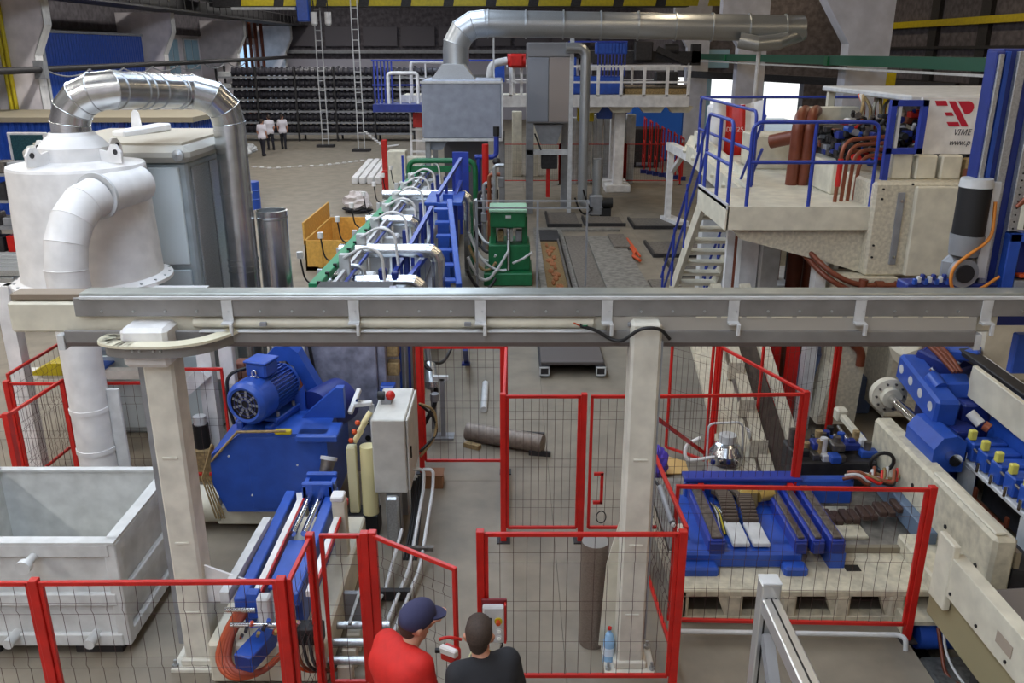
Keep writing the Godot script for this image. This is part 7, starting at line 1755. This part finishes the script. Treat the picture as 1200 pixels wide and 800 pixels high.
func overhead_rail() -> void:
	var t1 := rail_post("rail_post", "white square steel post carrying the rail beside the grey bin", V(-2.62, 0, 6.02), 0.23, 3.0)
	part(t1, "side_channel", S().lohi(Vector3(-0.17, 0.2, -0.05), Vector3(-0.12, 2.75, 0.06)), grey)
	part(t1, "head_block", S().lohi(Vector3(-0.2, 2.72, -0.2), Vector3(0.14, 3.02, 0.22), 0.03), white)
	part(t1, "gusset_plate", S().prism([Vector2(0.1, 0.95), Vector2(0.5, 0.78), Vector2(0.5, 0.6), Vector2(0.1, 0.6)], Vector3(0, 0, 0.02), Vector3.RIGHT, Vector3.UP, 0.02), white)
	var t2 := rail_post("rail_post", "white square steel post carrying the rail beside the standing billet", V(0.98, 0, 5.98), 0.22, 3.04)
	part(t2, "side_gusset", S().prism([Vector2(-0.11, 1.3), Vector2(-0.11, 0.1), Vector2(-0.24, 0.1), Vector2(-0.2, 0.9)], Vector3(0, 0, -0.1), Vector3.RIGHT, Vector3.UP, 0.02), cream)
	part(t2, "grey_edge", S().lohi(Vector3(0.11, 0.3, -0.1), Vector3(0.125, 2.9, 0.09)), grey)
	# ---- rail itself, seen from above: cream box beam, aluminium cover and channels
	var rb := thing("overhead_rail", "long grey overhead rail beam crossing the whole picture on white posts", "rail")
	var gr := mat(col(150, 148, 146), 0.42, 0.35, noise_tex("mottle", 3, 0.012, 0.86, 1.0), 0.5)
	var top := mat(col(164, 168, 162), 0.34, 0.5, noise_tex("mottle", 3, 0.012, 0.86, 1.0), 0.5)
	var dd := 6.0
	part(rb, "box_beam", S().lohi(V(-3.72, 2.92, dd + 0.03), V(3.6, 3.15, dd + 0.25), 0.015), cream)
	part(rb, "top_channel", S().lohi(V(-3.15, 3.2, dd - 0.02), V(4.4, 3.235, dd + 0.15), 0.006), top)
	part(rb, "top_lip", S().lohi(V(-3.15, 3.19, dd - 0.035), V(4.4, 3.215, dd - 0.015), 0.004), lgrey)
	part(rb, "end_cap_rail", S().lohi(V(-3.7, 3.16, dd + 0.06), V(-2.9, 3.21, dd + 0.22), 0.006), mat(col(130, 116, 100), 0.5))
	part(rb, "cover_plate", S().lohi(V(-3.2, 3.06, dd - 0.02), V(4.4, 3.2, dd), 0.004), gr)
	part(rb, "under_tube", S().cyl(V(-2.35, 3.0, dd + 0.02), V(0.6, 3.0, dd + 0.02), 0.035, -1, 16), cream)
	part(rb, "lower_channel", S().lohi(V(-3.3, 2.86, dd - 0.03), V(3.42, 2.95, dd + 0.01), 0.004), gr)
	part(rb, "lower_lip", S().lohi(V(-2.3, 2.945, dd - 0.05), V(0.62, 2.955, dd + 0.02), 0.003), lgrey)
	part(rb, "web_plate", S().lohi(V(0.7, 2.92, dd - 0.012), V(3.42, 3.06, dd + 0.03), 0.003), mat(col(176, 172, 164), 0.45, 0.2))
	part(rb, "bottom_flange", S().lohi(V(-3.3, 2.83, dd - 0.03), V(3.42, 2.862, dd + 0.26), 0.004), mat(col(96, 86, 82), 0.5, 0.3))
	part(rb, "end_bracket", S().lohi(V(-3.36, 2.8, dd - 0.03), V(-3.31, 2.92, dd + 0.1), 0.004).lohi(V(3.42, 2.8, dd - 0.03), V(3.47, 2.92, dd + 0.1), 0.004), lgrey)
	for i in 32:
		part(rb, "bolt", S().cyl(V(-3.0 + i * 0.232, 3.1, dd - 0.03), V(-3.0 + i * 0.232, 3.1, dd - 0.02), 0.009, -1, 8), galv)
	for i in 7:
		var x := -2.08 + i * 0.925
		part(rb, "hanger_bracket", S().lohi(V(x - 0.04, 3.02, dd - 0.03), V(x + 0.04, 3.2, dd - 0.02), 0.003).lohi(V(x - 0.04, 3.01, dd - 0.08), V(x + 0.04, 3.025, dd - 0.02)).lohi(V(x + 0.02, 2.93, dd - 0.09), V(x + 0.045, 3.02, dd - 0.06), 0.004), lgrey)
	for i in 11:
		part(rb, "slot_light", S().lohi(V(1.35 + i * 0.185, 3.045, dd - 0.018), V(1.5 + i * 0.185, 3.06, dd - 0.012)), cream)
	for x in [-1.85, -0.35, 0.85]:
		part(rb, "clip", S().lohi(V(x, 2.99, dd - 0.045), V(x + 0.05, 3.02, dd - 0.02), 0.003), grey)
	var lc := thing("rail_cable", "black cable with bare coloured ends drooping from the overhead rail", "cable")
	part(lc, "cable", S().tube(fillet([V(0.5, 3.0, dd - 0.06), V(0.62, 2.97, dd - 0.07), V(0.72, 2.9, dd - 0.07), V(0.8, 2.9, dd - 0.12), V(0.92, 3.03, dd - 0.2), V(1.06, 3.03, dd - 0.2), V(1.14, 2.93, dd - 0.15)], 0.1, 6), 0.013, 8), black)
	for i in 3:
		part(lc, "wire_end", S().tube([V(0.5, 3.0, dd - 0.06), V(0.45 + 0.05 * i, 3.03 - 0.01 * i, dd - 0.08)], 0.006, 5), [orange, black, green][i])
	# curved end loop around the left post
	var lo := thing("rail_end_loop", "cream U shaped rail loop bent around the left rail post head", "rail loop")
	var pl := [V(-2.05, 2.95, 6.0), V(-2.2, 2.93, 5.82), V(-2.4, 2.92, 5.74), V(-2.78, 2.92, 5.74), V(-2.92, 2.92, 5.8), V(-2.95, 2.92, 5.92), V(-2.85, 2.92, 6.02)]
	var pp := fillet(pl, 0.1, 5)
	var s := S(); var s2 := S()
	for i in pp.size() - 1:
		s.bar(pp[i], pp[i + 1] + (pp[i + 1] - pp[i]).normalized() * 0.02, 0.12, 0.02)
		s2.bar(pp[i] + Vector3(0, -0.05, 0), pp[i + 1] + Vector3(0, -0.05, 0) + (pp[i + 1] - pp[i]).normalized() * 0.02, 0.03, 0.09)
	part(lo, "top_flange", s, mat(col(214, 208, 184), 0.4))
	part(lo, "web", s2, gr)
	for x in [-2.7, -2.65, -2.55, -2.5]:
		part(lo, "bolt", S().cyl(V(x, 2.88, 5.715), V(x, 2.88, 5.725), 0.009, -1, 8), galv)

# a body as one surface: tapered capsules joined by a smooth minimum, meshed with surface nets
func blob(caps: Array, cell: float, k: float, grow := 0.0) -> Shape:
	var lo := Vector3(1e9, 1e9, 1e9); var hi := -lo
	for c in caps:
		for e in 2:
			var r: float = c[2 + e] + grow + k + cell * 2
			lo = lo.min(c[e] - Vector3(r, r, r)); hi = hi.max(c[e] + Vector3(r, r, r))
	var nx := int((hi.x - lo.x) / cell) + 2; var ny := int((hi.y - lo.y) / cell) + 2; var nz := int((hi.z - lo.z) / cell) + 2
	var fld := PackedFloat32Array(); fld.resize(nx * ny * nz); fld.fill(1.0)
	for c in caps:
		var a: Vector3 = c[0]; var b: Vector3 = c[1]; var ra: float = c[2] + grow; var rb: float = c[3] + grow
		var sq: Vector3 = c[4] if c.size() > 4 else Vector3.ONE
		var m := maxf(ra, rb) * maxf(1.0, maxf(sq.x, sq.z)) + k + cell * 2
		var l := ((a.min(b) - Vector3(m, m, m) - lo) / cell).floor(); var u := ((a.max(b) + Vector3(m, m, m) - lo) / cell).ceil()
		var ab := b - a; var q := ab.length_squared()
		for z in range(maxi(0, int(l.z)), mini(nz, int(u.z) + 1)):
			for y in range(maxi(0, int(l.y)), mini(ny, int(u.y) + 1)):
				for x in range(maxi(0, int(l.x)), mini(nx, int(u.x) + 1)):
					var p := lo + Vector3(x, y, z) * cell - a
					var t := clampf(p.dot(ab) / q, 0, 1) if q > 0.0 else 0.0
					var d := ((p - ab * t) / sq).length() - lerpf(ra, rb, t)
					var i := x + nx * (y + ny * z)
					var f := fld[i]
					if absf(f - d) < k:
						var hh := (k - absf(f - d)) / k
						fld[i] = minf(f, d) - hh * hh * k * 0.25
					else:
						fld[i] = minf(f, d)
	var s := S()
	var vid := {}
	var pos := PackedVector3Array(); var nor := PackedVector3Array()
	var st := [1, nx, nx * ny]
	for z in nz - 1:
		for y in ny - 1:
			for x in nx - 1:
				var i := x + nx * (y + ny * z)
				var f0 := fld[i]
				var neg := f0 < 0.0
				var mixed := false
				for c in range(1, 8):
					if (fld[i + (c & 1) + nx * ((c >> 1) & 1) + nx * ny * (c >> 2)] < 0.0) != neg:
						mixed = true; break
				if not mixed: continue
				var sum := Vector3.ZERO; var cnt := 0
				var g := Vector3.ZERO
				for c in 8:
					var fc := fld[i + (c & 1) + nx * ((c >> 1) & 1) + nx * ny * (c >> 2)]
					g += Vector3(1 if c & 1 else -1, 1 if c & 2 else -1, 1 if c & 4 else -1) * fc
					for ax in 3:
						var o := 1 << ax
						if c & o: continue
						var c2 := c | o
						var fd := fld[i + (c2 & 1) + nx * ((c2 >> 1) & 1) + nx * ny * (c2 >> 2)]
						if (fc < 0.0) == (fd < 0.0): continue
						var e := Vector3(c & 1, (c >> 1) & 1, c >> 2)
						e[ax] += fc / (fc - fd)
						sum += e; cnt += 1
				vid[i] = pos.size()
				pos.append(lo + (Vector3(x, y, z) + sum / cnt) * cell); nor.append(g.normalized())
	for z in range(1, nz - 1):
		for y in range(1, ny - 1):
			for x in range(1, nx - 1):
				var i := x + nx * (y + ny * z)
				var f0 := fld[i]
				for ax in 3:
					var f1 := fld[i + st[ax]]
					if (f0 < 0.0) == (f1 < 0.0): continue
					var b1: int = st[(ax + 1) % 3]; var b2: int = st[(ax + 2) % 3]
					if not (vid.has(i) and vid.has(i - b1) and vid.has(i - b2) and vid.has(i - b1 - b2)): continue
					var q := [vid[i - b1 - b2], vid[i - b2], vid[i], vid[i - b1]]
					if f0 >= 0.0: q.reverse()
					s.soft(pos[q[0]], pos[q[1]], pos[q[2]], pos[q[3]], nor[q[0]], nor[q[1]], nor[q[2]], nor[q[3]])
	return s

# joints of a standing figure facing +z before the turn; arm: [elbow, wrist] offsets from the shoulder for each side
func figure(called: String, label: String, at: Vector3, turn: float, tall: float, cell: float, shirt: Material, trousers: Material, hair: Material, arms: Array, lean: float, head_turn: float, nod: float, cap: Material = null, fine := true, stride := 0.0) -> Node3D:
	var t := thing(called, label, "person", "", at, turn)
	var k := tall / 1.78
	var hip := Vector3(0, 0.95, 0); var chest := Vector3(0, 1.3, lean * 0.4); var neck := Vector3(0, 1.5 - lean * 0.15, lean * 0.75); var hd := Vector3(0, 1.645 - lean * 0.38, lean * 1.2 + 0.025)
	var torso := [[Vector3(-0.07, 0.95, 0), Vector3(0.07, 0.95, 0), 0.13, 0.13], [hip, chest, 0.13, 0.15, Vector3(1.15, 1, 0.85)], [chest + Vector3(-0.1, 0.04, 0), chest + Vector3(0.1, 0.04, 0), 0.125, 0.125], [neck + Vector3(-0.165, -0.05, -0.01), neck + Vector3(0.165, -0.05, -0.01), 0.068, 0.068]]
	var shirt_caps := torso.duplicate()
	shirt_caps.append([Vector3(-0.07, 0.9, 0), Vector3(0.07, 0.9, 0), 0.135, 0.135])
	var skin_caps := [[neck + Vector3(0, -0.08, -0.01), hd + Vector3(0, -0.08, -0.015), 0.062, 0.058]]
	var hb := Basis(Vector3.UP, head_turn) * Basis(Vector3.RIGHT, nod)
	for q in [[Vector3(0, 0.035, -0.012), Vector3(0, 0.045, 0.012), 0.094, 0.088, Vector3(0.86, 1.05, 1.05)], [Vector3(0, -0.03, 0.02), Vector3(0, -0.085, 0.05), 0.062, 0.036], [Vector3(0, 0.0, 0.085), Vector3(0, -0.022, 0.108), 0.012, 0.017], [Vector3(-0.082, -0.012, -0.005), Vector3(-0.086, 0.014, -0.012), 0.016, 0.02], [Vector3(0.082, -0.012, -0.005), Vector3(0.086, 0.014, -0.012), 0.016, 0.02], [Vector3(-0.03, 0.028, 0.09), Vector3(0.03, 0.028, 0.09), 0.014, 0.014], [Vector3(-0.018, -0.055, 0.083), Vector3(0.018, -0.055, 0.083), 0.01, 0.01]]:
		var c := [hd + hb * q[0], hd + hb * q[1], q[2], q[3]]
		if q.size() > 4: c.append(q[4])
		skin_caps.append(c)
	for i in 2:
		var s := -1.0 if i == 0 else 1.0
		var sh := neck + Vector3(s * 0.175, -0.06, -0.01)
		var el: Vector3 = sh + arms[i][0]; var wr: Vector3 = el + arms[i][1]
		var dir := (wr - el).normalized()
		skin_caps.append([sh, el, 0.052, 0.042]); skin_caps.append([el, wr, 0.042, 0.029])
		shirt_caps.append([sh, sh.lerp(el, 0.62), 0.064, 0.062])
		var palm := wr + dir * 0.055
		var sd := dir.cross(Vector3.UP if absf(dir.y) < 0.9 else Vector3.BACK).normalized()
		skin_caps.append([wr + dir * 0.01, palm, 0.03, 0.034])
		if fine:
			var down := dir.cross(sd).normalized()
			for f in 4:
				var base := palm + sd * (0.027 - 0.018 * f) + dir * 0.02
				var l: float = [0.036, 0.042, 0.04, 0.032][f]
				var mid := base + dir * l
				skin_caps.append([base, mid, 0.0095, 0.009]); skin_caps.append([mid, mid + (dir * 0.7 + down * 0.6).normalized() * l * 0.9, 0.009, 0.0075])
			var tb := wr + dir * 0.03 + sd * 0.028
			skin_caps.append([tb, tb + (dir + sd * 0.8).normalized() * 0.042, 0.012, 0.01]); skin_caps.append([tb + (dir + sd * 0.8).normalized() * 0.042, tb + (dir + sd * 0.8).normalized() * 0.042 + dir * 0.03, 0.01, 0.008])
	var leg_caps := [[hip + Vector3(0, -0.1, 0), hip, 0.13, 0.12]]
	for i in 2:
		var s := -1.0 if i == 0 else 1.0
		var hj := Vector3(s * 0.09, 0.9, 0); var kn := Vector3(s * 0.1, 0.5, 0.03 + s * stride); var an := Vector3(s * 0.1, 0.09, -0.02 + s * stride * 1.6)
		leg_caps.append([hj, kn, 0.095, 0.065]); leg_caps.append([kn, an, 0.065, 0.048])
		skin_caps.append([hj, kn, 0.075, 0.05]); skin_caps.append([kn, an, 0.052, 0.036])
		skin_caps.append([an, an + Vector3(0, -0.05, 0.1), 0.036, 0.03])
	for c in torso: skin_caps.append([c[0], c[1], c[2] * 0.86, c[3] * 0.86])
	for set_ in [shirt_caps, skin_caps, leg_caps]: pass
	var sc := func(l: Array) -> Array:
		var o := []
		for c in l:
			var e := [c[0] * k, c[1] * k, c[2] * k, c[3] * k]
			if c.size() > 4: e.append(c[4])
			o.append(e)
		return o
	var small := cell if not fine else 0.0075
	part(t, "body", blob(sc.call(skin_caps), small, 0.02 * k), skin)
	part(t, "shirt", blob(sc.call(shirt_caps), cell, 0.05 * k, 0.008), shirt)
	part(t, "trousers", blob(sc.call(leg_caps), cell, 0.03 * k, 0.008), trousers)
	for s in [-1.0, 1.0]:
		var an := Vector3(s * 0.1, 0.05, -0.02 + s * stride * 1.6) * k
		part(t, "shoe", S().box(an + Vector3(0, 0, 0.06 * k), Vector3(0.095, 0.1, 0.27) * k, 0.03), black)
	var hcaps := [[hd + hb * Vector3(0, 0.062, -0.03), hd + hb * Vector3(0, 0.07, 0.02), 0.094, 0.088, Vector3(0.94, 0.92, 1.05)], [hd + hb * Vector3(0, 0.01, -0.05), hd + hb * Vector3(0, -0.025, -0.05), 0.078, 0.062, Vector3(1.0, 1, 0.9)]]
	part(t, "hair", blob(sc.call(hcaps), small if fine else cell, 0.02), hair)
	if cap:
		var cc := hd + hb * Vector3(0, 0.07, -0.005)
		var ccaps := [[cc, cc + hb * Vector3(0, 0.012, 0.02), 0.11, 0.106, Vector3(0.92, 0.95, 1.16)]]
		var cp := part(t, "cap", blob(sc.call(ccaps), small, 0.01), cap)
		var br := []
		for i in 13:
			var a := PI * i / 12
			br.append(Vector2(cos(a) * 0.086, 0.05 + sin(a) * 0.125))
		var o := (cc + hb * Vector3(0, 0.02, 0.035)) * k
		part(cp, "brim", S().prism(br, o, hb * Vector3.RIGHT, (hb * Vector3(0, -0.12, 1)).normalized(), 0.012), cap)
	return t

func people() -> void:
	var darkhair := mat(col(72, 56, 46), 0.75, 0.0, noise_tex("dirt", 9, 0.02, 0.62, 1.0), 6.0)
	var rt := mat(col(214, 34, 26), 0.75, 0.0, noise_tex("mottle", 3, 0.012, 0.86, 1.0), 2.0)
	var bt := mat(col(32, 33, 38), 0.8)
	var jeans := mat(col(44, 52, 74), 0.85)
	var capm := mat(col(52, 52, 84), 0.85)
	var rest := [[Vector3(-0.07, -0.28, -0.03), Vector3(0.02, -0.24, 0.1)], [Vector3(0.07, -0.28, -0.03), Vector3(-0.02, -0.24, 0.1)]]
	var point := [[Vector3(-0.08, -0.27, 0.02), Vector3(0.02, -0.2, 0.16)], [Vector3(0.06, -0.2, 0.2), Vector3(-0.03, 0.12, 0.2)]]
	# two men watching at the gate, seen from above and behind
	var m1 := P(484, 718, 4.45)
	var man := figure("person", "man in a red T-shirt and dark blue cap raising one hand to point", Vector3(m1.x - 0.14, 0, m1.z + 0.12), PI - 0.75, 1.69, 0.014, rt, jeans, darkhair, point, 0.17, -0.3, 0.15, capm)
	var m2 := P(559, 762, 4.3)
	var man2 := figure("person", "dark haired man in a black T-shirt with a neck cord, seen from behind", Vector3(m2.x + 0.06, 0, m2.z + 0.06), PI + 0.4, 1.67, 0.014, bt, jeans, darkhair, rest, 0.09, -0.45, 0.12)
	var k := 1.67 / 1.78
	part(man2, "neck_cord", S().tube(ring(Vector3(0, 1.47, 0.06) * k, Vector3(0.088, 0, 0), Vector3(0, 0.03, 0.095), 24), 0.006, 6), mat(col(196, 196, 150), 0.6))
	# three workers in white shirts far down the hall
	var wt := mat(col(226, 220, 226), 0.8)
	var dk := mat(col(36, 34, 42), 0.85)
	for q in [[309.0, 182.5, PI - 0.3, "worker in a white shirt walking away, the nearest of three"], [318.0, 175.5, PI + 0.5, "worker in a white shirt half hidden behind the nearest worker"], [333.0, 174.5, PI + 0.1, "worker in a white shirt walking apart from the other two"]]:
		figure("person", q[3], F(q[0], q[1]), q[2], 1.78, 0.035, wt, dk, darkhair, rest, 0.06, 0.0, 0.3, null, false, 0.08)
	# visitor by the bright gate
	figure("person", "dark dressed person standing in the bright gate opening behind the gallery", F(792, 172) * Vector3(1, 0, 1), PI * 0.5, 1.78, 0.04, dk, dk, darkhair, rest, 0.05, 0.0, 0.0, null, false, 0.05)
